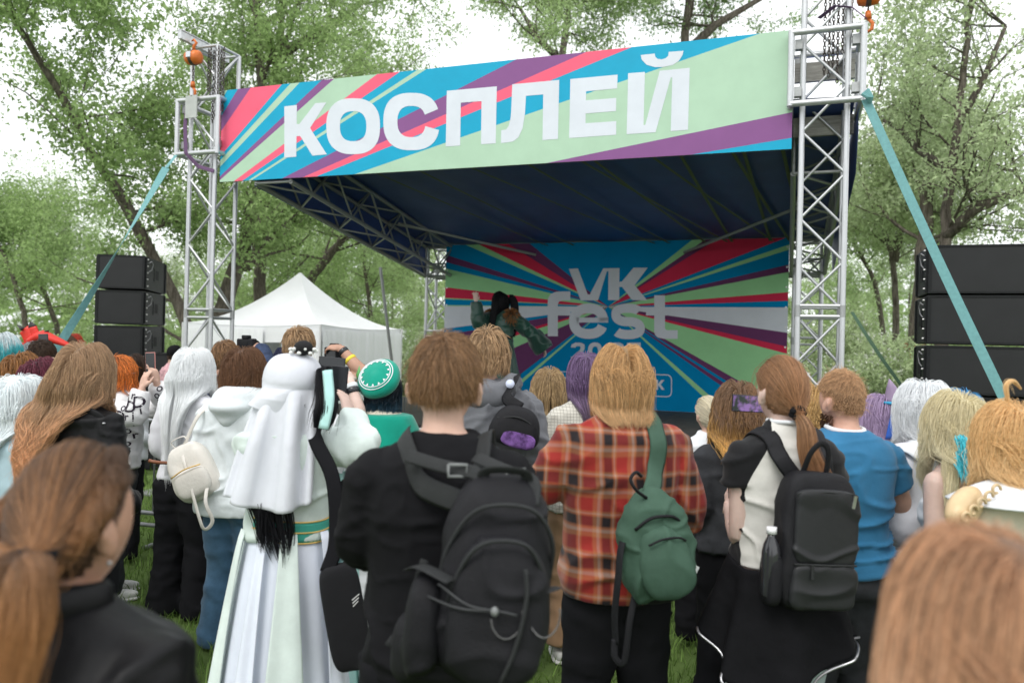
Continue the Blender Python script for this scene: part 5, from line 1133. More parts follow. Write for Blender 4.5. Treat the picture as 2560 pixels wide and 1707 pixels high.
T_ = lambda x, y, z: Vector((x, y, z)) * p.s
strap(bg_, [L4(-.0, -.02, .17), T_(.095, -.18, 1.32), T_(.10, -.15, 1.43), T_(.105, -.085, 1.50), T_(.105, .0, 1.515), T_(.1, .09, 1.45), T_(.08, .14, 1.3)], .07, m_gr_c, .12, 'shoulder_strap', upv=(0, 1, 0), on=bvt)
k = MB(); k.tube(smoothpath([L4(-.02, -.04, .17), L4(-.06, -.07, .21), L4(-.075, -.07, .25), L4(-.05, -.06, .27), L4(-.03, -.05, .25)], 5), .006, 6); k.build('zip_pull_loop', m_nylon, bg_, True)
strap(bg_, [L4(-.06, 0, .12), L4(-.13, -.04, .02), L4(-.165, -.06, -.1), L4(-.19, -.05, -.22), L4(-.2, -.05, -.32)], .03, m_nylon, .2, 'loose_strap'); strap(bg_, [L4(-.2, -.05, -.3), L4(-.21, -.06, -.36), L4(-.18, -.06, -.38), L4(-.14, -.05, -.25), L4(-.1, -.02, -.17)], .026, m_nylon, .2, 'loose_strap')
MB().box((.0, -.001, -.02), (.03, .001, .02), Matrix.Translation(L4(.1, -.05, -.1)) @ Matrix.Rotation(R(25), 4, 'Y')).build('fabric_tag', mat('tag_grey', (.5, .52, .52), .7), bg_)

# --- girl in the black and white raglan tee with the slim backpack
p = Person(1800, 815, 2.9, 10, 'girl with low ponytail in black and white raglan tee and black backpack', shape='f', bw=1.08, tone=WHITE, seed=6, hair_th=.02, head=(8, 5, 2))
el = p.loc(1698, 1225, 2.88); wr = p.loc(1676, 1165, 3.08); p.arm(-1, el, wr, (.25, .1, 1), (-1, -.1, .1), curl=(1.0, 1.1, .8)); p.body(.0065)
tee = p.top(fabric('white_tee', (.6, .585, .55)), hem=.97, ease=.016, sleeve='short', sfrac=.36, name='shirt', voxel=.008, neck=1.52, sl_ease=.008, fold=[(.008, (6, 6, 11), True, 6), (.003, (16, 16, 26), False, 8)])
def raglan(m):
    t = m.node_tree; nd = t.nodes; ln = t.links.new; tcn = nd.new('ShaderNodeTexCoord'); sx = nd.new('ShaderNodeSeparateXYZ'); ln(tcn.outputs['Object'], sx.inputs[0])
    ab = nd.new('ShaderNodeMath'); ab.operation = 'ABSOLUTE'; ln(sx.outputs['X'], ab.inputs[0]); mr = nd.new('ShaderNodeMapRange'); ln(sx.outputs['Z'], mr.inputs['Value'])
    for k_, v_ in (('From Min', 1.27), ('From Max', 1.5), ('To Min', .17), ('To Max', .062)): mr.inputs[k_].default_value = v_
    gt = nd.new('ShaderNodeMath'); gt.operation = 'GREATER_THAN'; ln(ab.outputs[0], gt.inputs[0]); ln(mr.outputs[0], gt.inputs[1])
    b_ = nd['Principled BSDF']; mx_ = nd.new('ShaderNodeMixRGB'); src = b_.inputs['Base Color'].links[0].from_socket; ln(src, mx_.inputs[1]); mx_.inputs[2].default_value = (.009, .009, .0105, 1); ln(gt.outputs[0], mx_.inputs[0]); ln(mx_.outputs[0], b_.inputs['Base Color'])
raglan(tee.data.materials[0])
k = MB(); k.tube([Vector((.062 * math.cos(a), -.018 + .06 * math.sin(a), 1.522)) * p.s for a in np.linspace(0, 6.283, 25)], .008, 6, caps=False); k.build('neck_band', m_white, p.e, True)
p.trousers(fabric('pale_denim', (.42, .5, .52), var=.2), ease=.02); p.shoes(m_shoe)
jk = lambda u, v: (lambda t, f: Vector(((.185 + .10 * f + .03 * f * math.sin(t * 5 + 1) + .016 * math.sin(t * 9) * f) * math.cos(t), -.01 + (.15 + .07 * f + .03 * f * math.sin(t * 6)) * math.sin(t), (1.0 - .42 * f * (.82 + .18 * math.sin(t * 2 - .6)) + .015 * math.sin(t * 3)) * p.s)))(math.pi * (.75 + 1.5 * u), v)
jo = item('tied_jacket', 'black zip jacket tied round the waist of the girl in the raglan tee', 'jacket', None, p.W)
o = sheet('jacket_back', jk, 80, 26, fabric('black_fleece', (.007, .007, .0085), bump=.5), jo, .012); m2_ = o.modifiers.new('folds', 'DISPLACE'); tx = bpy.data.textures.new('folds', 'CLOUDS'); tx.noise_scale = .09; m2_.texture = tx; m2_.strength = .018; m2_.mid_level = .5
k = MB(); k.tube([jk(u, 1.0) + Vector((jk(u, 1.0).x * .03, -.012, -.004)) for u in np.linspace(0.1, .9, 60)], .005, 6); k.build('zip_edge', m_steel, jo, True)
k = MB(); k.tube([jk(.98, v) + Vector((.01, 0, 0)) for v in np.linspace(.3, 1, 16)], .004, 6); k.build('zip_edge', m_steel, jo, True)
tie = p.hc + p.HM @ (Vector((-.005, -.115, -.06)) * p.s)
hl = hair_mat('hair_light_brown', (.30, .165, .085), (.52, .27, .14), lo=.2, hi=1, isl=.25)
tailp = [tie, tie + Vector((.01, -.04, -.05)), tie + Vector((.02, -.05, -.14)), tie + Vector((.07, -.055, -.24)), tie + Vector((.11, -.1, -.33))]
p.hair(hl, [p.strands(6000, 'long', tie=tie, thick=.018, clump=.1, K=9, nape=-.7), p.tailset(520, tailp, .014, .034, K=12, wave=.008), p.strands(40, 'long', cut=1.6, thick=.03, clump=0, K=8, seed=9, wave=.006)], width=.0024, capscale=1.05, nape=-.68)
k = MB()
for i in range(9): a = i * .7; k.ell(tie + Vector((.022 * math.cos(a), -.008 + .006 * (i % 2), .018 * math.sin(a))), (.013, .013, .012), 8, 6)
k.build('scrunchie', m_bj, p.e, True)
bp = item('backpack', 'slim black coated backpack with front zip pocket on the girl in the raglan tee', 'backpack', None, p.W)
bvt = bvh_of(p.topmesh); C = p.loc(1882, 1240, 2.7); c0 = Vector((C.x - .015, -.195, C.z)); Mt = Matrix.Rotation(R(4), 3, 'Y') @ Matrix.Rotation(R(-3), 3, 'X')
k = MB(); superbox(k, c0, (.135, .062, .235), 5, Mt, 44, 24, taper=.06); link('main_compartment', evalmesh(k, .007, 2, [(.004, (5, 5, 5), True, 4)], 'main'), m_nylon, bp)
k = MB(); superbox(k, L3(.008, -.062, .05), (.118, .014, .125), 7, Mt, 44, 20); link('front_panel', evalmesh(k, .006, 2, [(.005, (6, 6, 7), True, 6)], 'panel'), m_pvc, bp)
k = MB(); superbox(k, L3(.008, -.06, -.15), (.118, .018, .075), 6, Mt, 44, 16); link('lower_pocket', evalmesh(k, .006, 2, [(.005, (6, 6, 7), True, 7)], 'low'), m_pvc, bp)
zipline(bp, [L3(-.105, -.07, .15), L3(-.1, -.074, .165), L3(0, -.076, .172), L3(.1, -.074, .168), L3(.115, -.07, .15)], m_nylon2, .004); zipline(bp, [L3(-.11, -.075, -.074), L3(0, -.08, -.072), L3(.12, -.075, -.07)], m_nylon2, .004)
MB().box((-.006, -.004, -.022), (.006, 0, .022), Matrix.Translation(L3(.095, -.08, .145)) @ Matrix.Rotation(R(12), 4, 'Y')).build('zip_pull', m_steel, bp); MB().box((-.005, -.004, -.025), (.005, 0, .025), Matrix.Translation(L3(-.05, -.085, -.095))).build('zip_pull', m_nylon2, bp)
k = MB(); superbox(k, L3(-.15, .0, -.14), (.028, .05, .09), 3.5, Mt, 24, 12); k.build('side_pocket', m_nylon, bp, True)
for sd in (-1, 1): strap(bp, [L3(sd * .06, .03, .2), T_(sd * .085, -.15, 1.40), T_(sd * .095, -.1, 1.465), T_(sd * .1, -.01, 1.48), T_(sd * .105, .08, 1.43), T_(sd * .12, .12, 1.28)], .06, m_nylon, .14, 'shoulder_strap', upv=(0, 1, 0), on=bvt)
strap(bp, [L3(-.055, -.0, .225), L3(-.045, -.03, .3), L3(-.01, -.035, .335), L3(.02, -.03, .31), L3(.035, -.0, .225)], .022, m_nylon, .3, 'grab_handle')
bt_ = item('water_bottle', 'plastic bottle with white cap in the side pocket of the slim backpack', 'bottle', None, p.W @ Matrix.Translation(L3(-.152, -.005, -.2)))
gl = mat('bottle_plastic', (.03, .03, .035), .08, spec=.7); k = MB().tube([(0, 0, 0), (0, 0, .01), (0, 0, .15), (0, 0, .18), (0, 0, .205), (0, 0, .215)], [.028, .032, .032, .026, .014, .0135], 18); k.build('bottle_body', gl, bt_, True)
k = MB().tube([(0, 0, .215), (0, 0, .238)], .0175, 16); k.build('cap', mat('white_cap', (.75, .75, .77), .4), bt_, True)

# --- man in the blue tee
p = Person(1940, 850, 3.25, 14, 'stocky man with cropped sandy hair and beard in blue tee', shape='m', bw=1.14, bd=1.3, tone=(.56, .33, .25), seed=8, hair_th=.008, head=(6, 3, 0), hsz=1.05)
p.arm(1, (.31, .02, 1.1), (.2, .24, 1.15)); p.arm(-1, (-.3, .02, 1.1), (-.15, .26, 1.15)); p.body(.008)
p.top(fabric('blue_jersey', (.032, .165, .32), sheen=.1), hem=.88, ease=.012, sleeve='short', name='shirt', voxel=.009, neck=1.5, sl_ease=.014, fold=[(.008, (4, 4, 15), True, 4, [.85, 1.05, 1.2, 1.4], [2.0, 1.6, .9, .3]), (.002, (14, 14, 24), False, 5)])
k = MB(); k.tube([Vector((.078 * math.cos(a), -.012 + .072 * math.sin(a), 1.505 + .01 * math.sin(a))) * p.s for a in np.linspace(0, 6.283, 25)], .011, 6, caps=False, ); k.build('neck_band', m_white, p.e, True)
p.trousers(m_bden, ease=.025); p.shoes(m_bshoe)
hs_ = hair_mat('hair_sandy', (.45, .26, .14), (.58, .38, .22), lo=0, hi=1, isl=.3)
A1, N1 = p.strands(5200, 'short', length=.011, lift=.4, thick=.004, clump=0, K=4, nape=-.45, ear=.05); A2, N2 = p.strands(3600, 'short', length=.032, lift=.3, thick=.012, K=5, seed=3, nape=.3, crown=(0, -.5, .8), ear=.4)
p.hair(hs_, [(A1, N1), (A2, N2)], width=.002, capscale=1.012, nape=-.42, ear=.05)
k = MB()
for i in range(260):
    a = p.rg.uniform(-1.9, 1.9); z = p.rg.uniform(-.12, -.055); r_ = Vector((.062 * math.sin(a), .075 * math.cos(a) + .0, z)); d_ = Vector((math.sin(a), math.cos(a), -.9)).normalized(); q_ = p.hc + p.HM @ (r_ * p.s); k.tube([q_, q_ + p.HM @ d_ * .018], [.0022, .0006], 3, caps=False)
k.build('beard', hair_mat('beard_brown', (.12, .06, .03)), p.e)

# --- veiled cosplayer in mint and white
p = Person(672, 806, 3.1, 4, 'cosplayer in long white veil and pale mint robe holding up a phone', shape='f', bw=1.0, tone=WHITE, seed=9, hair_th=.03)
el = p.loc(828, 1030, 3.12); wr = p.loc(803, 960, 3.3); p.arm(1, el, wr, p.loc(790, 900, 3.35) - wr, (.9, -.5, 0), curl=(.15, .25, .2), spread=.05, thumb=.2); p.arm(-1, (-.13, .13, 1.2), (-.05, .3, 1.25)); p.body(.0075)
m_mint = fabric('mint_cotton', (.6, .68, .65), bump=.2); m_mint2 = fabric('aqua_cotton', (.42, .68, .66)); m_satin = mat('white_satin', (.68, .72, .82), .5, var=.06, vscale=4, sheen=.2); m_teal_c = fabric('teal_sash', (.05, .33, .26), rough=.5)
p.top(m_mint, hem=1.0, ease=.02, name='bodice', sl_ease=.02, slm=1.1, voxel=.01, fold=[(.010, (6, 6, 8), True, 4), (.004, (15, 15, 18), False, 7)])
p.skirt(m_satin, 1.03, .03, .27, pleats=9, name='under_skirt', amp=.09, ry=.95)
sp_ = [(3.6, .30, m_mint), (4.35, .16, m_satin), (4.9, .3, m_mint), (5.75, .22, m_satin), (2.6, .3, m_mint), (.4, .35, m_mint2)]
for (ta, wdt, mm) in sp_:
    def fn(u, v, ta=ta, wdt=wdt):
        t = ta + wdt * (u - .5) * 2 * (.55 + .5 * v); rx0, ry0, yo = p.torso(1.03 * p.s); g = v ** .8; r_ = .02 + .012 * math.sin(u * 7 + ta * 3) * v
        return Vector(((rx0 + .02 + (.29 - rx0) * g + r_) * math.cos(t), yo + (ry0 + .02 + (.275 - ry0) * g + r_) * math.sin(t), (1.05 - .98 * v) * p.s))
    sheet('skirt_panel', fn, 16, 26, mm, p.e, .004)
def sash(u, v):
    t = u * 2 * math.pi; rx0, ry0, yo = p.torso(1.06 * p.s); return Vector(((rx0 + .03) * math.cos(t), yo + (ry0 + .03) * math.sin(t), (1.1 - .085 * v) * p.s + .008 * math.sin(t * 2)))
sheet('sash', sash, 60, 5, m_teal_c, p.e, .006)
for v in (.0, .5, 1.0): k = MB(); k.tube([sash(u, v) * 1.0 + Vector((sash(u, v).x, sash(u, v).y, 0)) * .025 for u in np.linspace(0, 1, 61)], .0035, 5, caps=False); k.build('sash_braid', m_gold, p.e, True)
# aqua hanging sleeve on the phone side
def hs(u, v):
    x0 = .19 + .06 * u + .05 * v; return Vector((x0 + .02 * math.sin(u * 9 + v * 3), .02 + .12 * u - .05 * math.sin(v * 2), (1.27 - (1.2 if u > .4 else 1.05) * v) * p.s))
sheet('hanging_sleeve', hs, 16, 24, m_mint2, p.e, .004)
# black hair: falls inside the veil and shows below it
_n = 420; _A = np.zeros((_n, 12, 3)); _N = np.tile(np.array([0, -1., 0]), (_n, 12, 1))
for i in range(_n):
    lk = int(p.rg.integers(0, 7)); x0 = 575 + 13.5 * lk + p.rg.normal(0, 7); x1 = 600 + 9 * lk + p.rg.normal(0, 3); y1 = 1235 + 8 * lk + p.rg.normal(0, 14); yy = p.rg.normal(0, .012)
    for j in range(12):
        f = j / 11; q_ = p.loc(x0 + (x1 - x0) * f ** 2 + 10 * math.sin(f * 3 + lk), 1152 + (y1 - 1152) * f, 2.975 - .02 * f); _A[i, j] = (q_.x, q_.y + yy, q_.z)
hk = hair_mat('hair_black', (.006, .006, .008), (.008, .008, .011), isl=.3, rough=.45, spec=.2)
vb = p.loc(622, 1150, 2.95)
p.hair(hk, [p.strands(700, 'long', cut=1.53, thick=.006, K=9), (_A, _N), p.tailset(240, [p.loc(738, 850, 3.08), p.loc(750, 920, 3.0), p.loc(738, 985, 2.98)], .03, .03, rr=[.02, .04, .045, .03])], width=.006)
k = MB(); P_ = [p.loc(752, 850, 3.0), p.loc(756, 920, 2.96), p.loc(743, 985, 2.94)]; k.tube(smoothpath(P_, 6), .02, 6, flat=(1, .15)); k.build('hair_ribbon', m_mint2, p.e, True)
m_veil = mat('white_veil', (.75, .77, .83), .6, var=.05, vscale=4, sheen=.2, trans=.2, bump=.3, bscale=14)
def veil(z_hem, wtop, wbot, dep, sh, nm, pl, lift):
    hcx = p.hc
    def fn(u, v):
        t = math.pi * (1.5 + (u - .5) * 1.34)           # round the back of the head
        nz_ = float(vnoise(np.array([[u * 6 + pl, v * 5, 3.3]]))[0]) * .008
        if v < .3:
            f = v / .3; ph = f * math.pi / 2; r_ = math.sin(ph) ** .8; z = hcx.z + (.135 + lift) * p.s * math.cos(ph) ** .7 + .012 * math.sin(u * 8 + 1) * f; x = (wtop * r_ + nz_) * math.cos(t); y = (wtop * 1.02 * r_ + nz_) * math.sin(t)
            return Vector((hcx.x + x, hcx.y - .005 + y, z))
        f = (v - .3) / .7; w_ = wtop + (wbot - wtop) * f ** .8; z = hcx.z - (hcx.z - z_hem) * f; c_ = math.sin(u * pl * 6.283 + 1.4 * math.sin(u * 7) + .5 * f); c_ = math.copysign(abs(c_) ** .7, c_)
        pw = 1 + .23 * min(1, f * 2.2) ** .8 * c_ + nz_ * 3
        hem = .02 * math.sin(u * 9) * f
        return Vector((hcx.x + w_ * (1 + (pw - 1) * .35) * math.cos(t) + sh * f + .02 * math.sin(u * 11 + 2) * f, hcx.y - dep * f + w_ * (1.02 - .35 * f) * pw * math.sin(t), z + hem))
    return sheet(nm, fn, 150, 50, m_veil, p.e, .0025)
vh = p.loc(625, 1165, 2.92); veil(vh.z, .114, .176, .075, vh.x - .012, 'veil', 6, .0)
vh2 = p.loc(650, 945, 2.92); veil(vh2.z, .116, .124, .03, -.022, 'veil_cap', 3, .006)
hat = p.loc(697, 799, 3.08); k = MB().ell(hat, (.038, .038, .03), 18, 12); k.build('black_pompom', mat('black_velvet', (.012, .012, .013), .95), p.e, True)
k = MB()
for i in range(14): a = i * .45; k.ell(hat + Vector((.05 * math.cos(a), .03 * math.sin(a), -.012 + .008 * math.sin(i * 3))), (.009, .008, .007), 8, 6)
k.build('white_flowers', mat('white_petal', (.75, .76, .74), .7), p.e, True)
band(p.e, wr, p.loc(790, 900, 3.35) - wr, .034, m_white, 'cuff', .02)
phone(Matrix.Translation(atd(778, 880, 3.36)) @ Matrix.Rotation(R(4), 4, 'Y'), 'black phone held upright by the veiled cosplayer')
tb = item('tote_bag', 'black canvas tote bag with white print hanging from the shoulder of the veiled cosplayer', 'bag', None, p.W)
bvt = bvh_of(p.topmesh); C = p.loc(793, 1415, 2.92); Mt = Matrix.Rotation(R(-11), 3, 'Y') @ Matrix.Rotation(R(18), 3, 'Z'); c0 = C.copy()
k = MB(); superbox(k, c0, (.075, .03, .2), 5, Mt, 36, 20); tbm = evalmesh(k, .007, 2, [(.008, (5, 5, 4), True, 4)], 'tote'); link('bag_body', tbm, fabric('black_canvas', (.016, .016, .018)), tb)
strap(tb, [L3(-.04, -.01, .18), p.loc(772, 1240, 2.92), p.loc(765, 1100, 2.94), T_(.13, -.13, 1.42), T_(.115, -.05, 1.475), T_(.11, .04, 1.47), T_(.12, .1, 1.35)], .055, m_bt, .1, 'shoulder_strap', upv=(0, 1, 0), on=bvt); strap(tb, [L3(.05, .01, .18), p.loc(815, 1250, 3.05), p.loc(800, 1140, 3.1), T_(.14, .08, 1.3)], .035, m_bt, .12, 'shoulder_strap')
bv = bvh_of(tbm); k = MB(); dv = Mt @ Vector((0, 1, 0)); ux, uz = Mt @ Vector((1, 0, 0)), Mt @ Vector((0, 0, 1))
for i in range(3): print_on(k, bv, [Vector((x, y, 0)) for x, y in ((0, 0), (.03 - .004 * i, .014), (.03 - .004 * i, .018), (0, .004))], [(0, 1, 2, 3)], L3(.03, -.15, .06 - .012 * i), ux, uz, dv)
print_on(k, bv, [Vector((.045 * math.cos(a) * .7, .075 * math.sin(a), 0)) for a in np.linspace(0, 6.28, 24)[:-1]], [tuple(range(23))], L3(.045, -.15, -.06), ux, uz, dv)
for i in range(8): print_on(k, bv, [Vector((x, y, 0)) for x, y in ((0, 0), (.022, .012), (.022, .015), (0, .003))], [(0, 1, 2, 3)], L3(.035, -.15, -.135 - .007 * i), ux, uz, dv)
k.build('white_print', mat('white_ink', (.7, .7, .7), .8), tb)

# --- white hoodie
p = Person(558, 797, 4.4, None, 'person with brown bob in white hoodie and blue jeans', shape='f', bw=1.18, bd=1.15, tone=PALE, seed=10, head=(-20, 0, 0), hair_th=.025)
p.body(.012, legs=False); p.top(m_whoodie, hem=.8, ease=.035, sl_ease=.028, name='hoodie', voxel=.011, fold=[(.012, (5, 5, 9), True, 4, [.8, 1.1, 1.4], [1.6, 1, .5]), (.004, (14, 14, 18), False, 7)])
def hoodfn(u, v):
    a = (u - .5) * 2; t = a * 2.0; w_ = .1 + .055 * math.sin(math.pi * min(1, v * 1.1)) - .05 * v ** 3; dp = .085 + .135 * math.sin(math.pi * min(1, .12 + v * .85)) ** .8
    fold_ = .014 * math.sin(15 * (v - .35 * a * a) + 1) * math.sin(math.pi * v)
    return Vector((w_ * math.sin(t) * (1 + .1 * v), .02 - (dp + fold_) * max(.0, math.cos(t)) - .02 * v, (1.545 - .25 * v * (1 - .6 * a * a)))) * p.s
sheet('hood', hoodfn, 44, 30, m_whoodie, p.e, .012)
p.trousers(m_den, ease=.03, flare=.035, ankle=.02); p.shoes(m_shoe)
hbr = hair_mat('hair_chestnut', (.17, .085, .045), (.25, .13, .07), isl=.25); p.hair(hbr, [p.strands(4500, 'long', cut=1.5, thick=.045, part=.2, clump=.15, K=9, spread_z=.012)], width=.0034, capscale=1.08); p.glasses()
wb = item('mini_backpack', 'small cream leather backpack hanging off one shoulder of the white hoodie', 'backpack', None, p.W); m_cream = mat('cream_leather', (.66, .63, .58), .45, var=.08, bump=.2, bscale=60)
C = p.loc(437, 1085, 4.25); c0 = C.copy(); c0.y = -.16; Mt = Matrix.Rotation(R(-28), 3, 'Y') @ Matrix.Rotation(R(8), 3, 'Z')
k = MB(); superbox(k, c0, (.125, .06, .16), 3.2, Mt, 36, 20, taper=.12); link('main_pouch', evalmesh(k, .008, 2, [(.006, (6, 6, 6), True, 3)], 'm'), m_cream, wb)
k = MB(); superbox(k, L3(.0, -.06, -.06), (.1, .03, .08), 3, Mt, 30, 14); k.build('front_pocket', m_cream, wb, True); zipline(wb, [L3(-.09, -.085, .01), L3(0, -.095, .02), L3(.09, -.085, .01)], m_gold, .004)
strap(wb, [L3(0, 0, .15), p.loc(452, 960, 4.3), T_(-.16, -.1, 1.42), T_(-.13, .0, 1.48), T_(-.14, .1, 1.4)], .022, m_cream, .2, 'shoulder_strap'); strap(wb, [L3(-.04, 0, .15), L3(-.05, -.01, .2), L3(.03, -.01, .2), L3(.03, 0, .15)], .018, m_cream, .3, 'grab_handle')
strap(wb, [L3(.09, -.02, -.05), p.loc(472, 1150, 4.15), p.loc(488, 1195, 4.15), p.loc(470, 1215, 4.15), p.loc(455, 1180, 4.15), L3(.0, -.05, .1)], .02, m_cream, .25, 'hanging_strap')
k = MB(); k.tube(smoothpath([L3(-.1, -.0, .1), L3(-.15, -.03, .13), L3(-.19, -.04, .16)], 4), [.012] * 8 + [.014], 10, flat=(1, .8)); tag(k.build('umbrella_handle', mat('brown_wood', (.2, .07, .03), .35)), 'brown wooden handle sticking out of the cream backpack', 'handle').matrix_basis = p.W

# --- long straight white wig
p = Person(447, 800, 4.9, None, 'person in very long straight white wig and black trousers', shape='f', bw=1.1, tone=PALE, seed=11, hair_th=.02, dx=-.02)
p.body(.013, legs=False); p.top(fabric('white_jersey', (.66, .66, .7)), hem=.9, ease=.02, name='shirt'); p.trousers(m_bt, ease=.045, flare=.03, ankle=.02, stance=.12); p.shoes(m_bshoe)
hw = hair_mat('wig_white', (.9, .92, .93), (.92, .93, .94), isl=.05, rough=.35, spec=.4)
p.hair(hw, [p.strands(6000, 'long', cut=1.06, thick=.055, part=.25, clump=.15, K=12, vol=.3, side_out=.2, spread_z=.06)], width=.004, capscale=1.07)
for i in range(2): band(p.e, p.J[-1][1].lerp(p.J[-1][2], .35 + .12 * i), p.J[-1][2] - p.J[-1][1], .066, mat('red_band', (.5, .03, .05), .7), 'sleeve_stripe', .008)

# --- printed shirt, holding a phone
p = Person(268, 813, 5.2, -66, 'person with short orange hair and glasses in white letter-print shirt photographing with a phone', shape='f', bw=1.2, bd=1.35, tone=PALE, seed=12, hair_th=.03, head=(0, 6, 0))
ph_c = atd(345, 835, 5.15); wr1 = p.loc(326, 893, 5.0); wr2 = p.loc(360, 880, 5.1)
p.arm(1, p.loc(312, 955, 4.98), wr1, p.loc(340, 838, 5.05) - wr1, p.Wi.to_3x3() @ Vector((-.5, -.8, 0)), curl=(.25, .35, .3)); p.arm(-1, p.loc(378, 935, 5.2), wr2, p.loc(350, 838, 5.1) - wr2, p.Wi.to_3x3() @ Vector((.8, -.4, 0)), curl=(.6, .6, .4), point=0)
p.body(.0075, legs=False, eyes=True); p.top(fabric('print_cotton', (.72, .72, .73)), hem=.95, ease=.03, sl_ease=.022, name='shirt', voxel=.01)
tm = p.topmesh; bv = bvh_of(tm); k = MB(); D3 = (p.Wi.to_3x3() @ Vector((-.1, 1, -.02))).normalized(); UX = (p.Wi.to_3x3() @ Vector((1, 0.1, 0))).normalized(); UZ = Vector((0, 0, 1)); GL = {c: glyph(c, 1.0, .012) for c in 'Dior'}
done = []; mik = mat('black_ink', (.02, .012, .025), .8)
for i in range(500):
    px_, py_ = p.rg.uniform(232, 385), p.rg.uniform(880, 1045); c = 'Dior'[i % 4]; sz = {'D': .1, 'i': .075, 'o': .07, 'r': .07}[c]; rpx = sz * 130
    if any(math.hypot(px_ - x, py_ - y) < (rpx + r_) * .8 for x, y, r_ in done): continue
    pos = p.loc(px_, py_, 4.7); a = R(p.rg.uniform(-12, 12)); V, F = GL[c]; k = MB()
    if print_on(k, bv, [v * sz for v in V], F, pos, UX * math.cos(a) + UZ * math.sin(a), UZ * math.cos(a) - UX * math.sin(a), D3): done.append((px_, py_, rpx)); k.build('printed_letter', mik, p.e)
p.trousers(m_bden, ease=.03); p.shoes(m_shoe); p.glasses()
ho = hair_mat('hair_orange', (.24, .07, .03), (.75, .24, .05), lo=.1, hi=.7, isl=.3); p.hair(ho, [p.strands(1700, 'short', length=.1, lift=.3, thick=.035, K=7), p.strands(500, 'long', cut=1.53, thick=.03, clump=.4, wave=.012, seed=2)], width=.007, capscale=1.05)
phone(Matrix.Translation(ph_c) @ Matrix.Rotation(R(-3), 4, 'Y') @ Matrix.Rotation(R(-10), 4, 'Z'), 'phone in a pink-edged case held up by the person in the letter-print shirt', back=mat('pink_case', (.45, .2, .18), .5))

# --- leather jacket, long wavy hair
p = Person(190, 788, 3.5, -12, 'woman with long wavy light-brown hair in black leather jacket', shape='f', bw=1.05, tone=PALE, seed=13, hair_th=.025, dx=-.0)
p.body(.01); p.top(m_leather, hem=.9, ease=.03, sl_ease=.02, name='jacket', voxel=.01, fold=[(.012, (5, 5, 9), True, 4), (.004, (14, 14, 18), True, 7)]); p.trousers(m_bt); p.shoes(m_bshoe)
ep = [T_(.1, -.085, 1.465), T_(.15, -.075, 1.445), T_(.19, -.06, 1.405)]; strap(p.e, ep, .05, m_leather, .2, 'epaulette', upv=(0, 1, 0))
for q_ in (ep[0], ep[2]): k = MB().ell(q_ + Vector((.0, -.018, .012)), (.008, .008, .005), 10, 6); k.build('stud', m_steel, p.e, True)
hwv = hair_mat('hair_wavy', (.42, .275, .165), (.68, .37, .2), lo=.3, hi=.8, isl=.3)
A1, N1 = p.strands(6500, 'long', cut=1.16, thick=.05, part=.25, clump=.35, wave=.02, wl=.14, K=16, vol=.3, side_out=.06, spread_z=.07)
f_ = np.clip((1.62 - A1[:, :, 2]) / .4, 0, 1); A1[:, :, 0] = A1[:, :, 0] * (1 + .55 * f_) - .10 * f_ ** 1.2; A1[:, :, 1] -= .03 * f_
p.hair(hwv, [(A1, N1)], width=.003, capscale=1.07)

# --- near girl with a braid and tied-back hair
p = Person(158, 1003, 1.24, -20, 'girl with braided brown hair tied in ponytail in black leather jacket, close by', shape='f', bw=1.22, bd=1.15, tone=(.47, .27, .19), seed=14, hair_th=.02, head=(-1, 0, 0), hsz=1.08)
p.body(.008); p.top(m_leather, hem=.9, ease=.03, sl_ease=.02, name='jacket', voxel=.01, neck=1.49, fold=[(.012, (5, 5, 8), True, 2), (.003, (12, 12, 18), False, 7)])
k = MB(); k.tube([Vector((.085 * math.cos(a), -.02 + .09 * math.sin(a), 1.495 - .012 * math.sin(a))) * p.s for a in np.linspace(math.pi * .85, math.pi * 2.15, 20)], .03, 8, flat=(.45, 1)); k.build('collar', m_leather, p.e, True)
p.trousers(m_bt); p.shoes(m_bshoe)
tie = p.loc(88, 1283, 1.1)
hbd = hair_mat('hair_braided', (.13, .078, .052), (.46, .23, .1), lo=.15, hi=.8, isl=.28, rough=.35)
def braid(pts, r_, n=9, strandn=60):
    P = smoothpath(pts, 10); sets = []
    for j in range(3):
        path = []
        for i, q_ in enumerate(P):
            a = i / len(P) * n * 2.1 + j * 2.09; path.append(q_ + Vector((0, 0, 1)) * r_ * .55 * math.sin(a) + (q_ - p.hc).normalized() * r_ * .4 * math.cos(a * 2))
        sets.append(p.tailset(strandn, path[::3], r_ * .55, r_ * .5, K=24, rr=[r_ * .5, r_ * .55, r_ * .55, r_ * .4]))
    return sets
HP = lambda x, y, z: p.hc + p.HM @ (Vector((x, y, z)) * p.s * 1.1)
sets = [p.strands(6500, 'long', tie=tie, thick=.014, clump=.35, K=10, nape=-.72, crown=(0, .5, .8), guides=60)]
sets += braid([HP(.05, .03, .105), HP(.085, -.01, .06), HP(.092, -.06, .01), HP(.06, -.105, -.04), tie], .03, n=7); sets += braid([HP(-.05, .03, .105), HP(-.09, -.01, .05), HP(-.1, -.06, 0), HP(-.08, -.11, -.045), tie], .028, n=7)
t1 = p.loc(60, 1340, 1.0); sets.append(p.tailset(1300, [tie, tie.lerp(p.loc(72, 1310, 1.08), .5), p.loc(72, 1330, 1.07), p.loc(58, 1430, 1.06), p.loc(25, 1600, 1.05)], .02, .04, K=14, rr=[.016, .026, .032, .022], wave=.006)); sets.append(p.tailset(200, [tie, p.loc(30, 1310, 1.1), p.loc(8, 1350, 1.1), p.loc(-25, 1370, 1.1)], .02, .025, K=10))
p.hair(hbd, sets, width=.0018, capscale=1.03, nape=-.7)
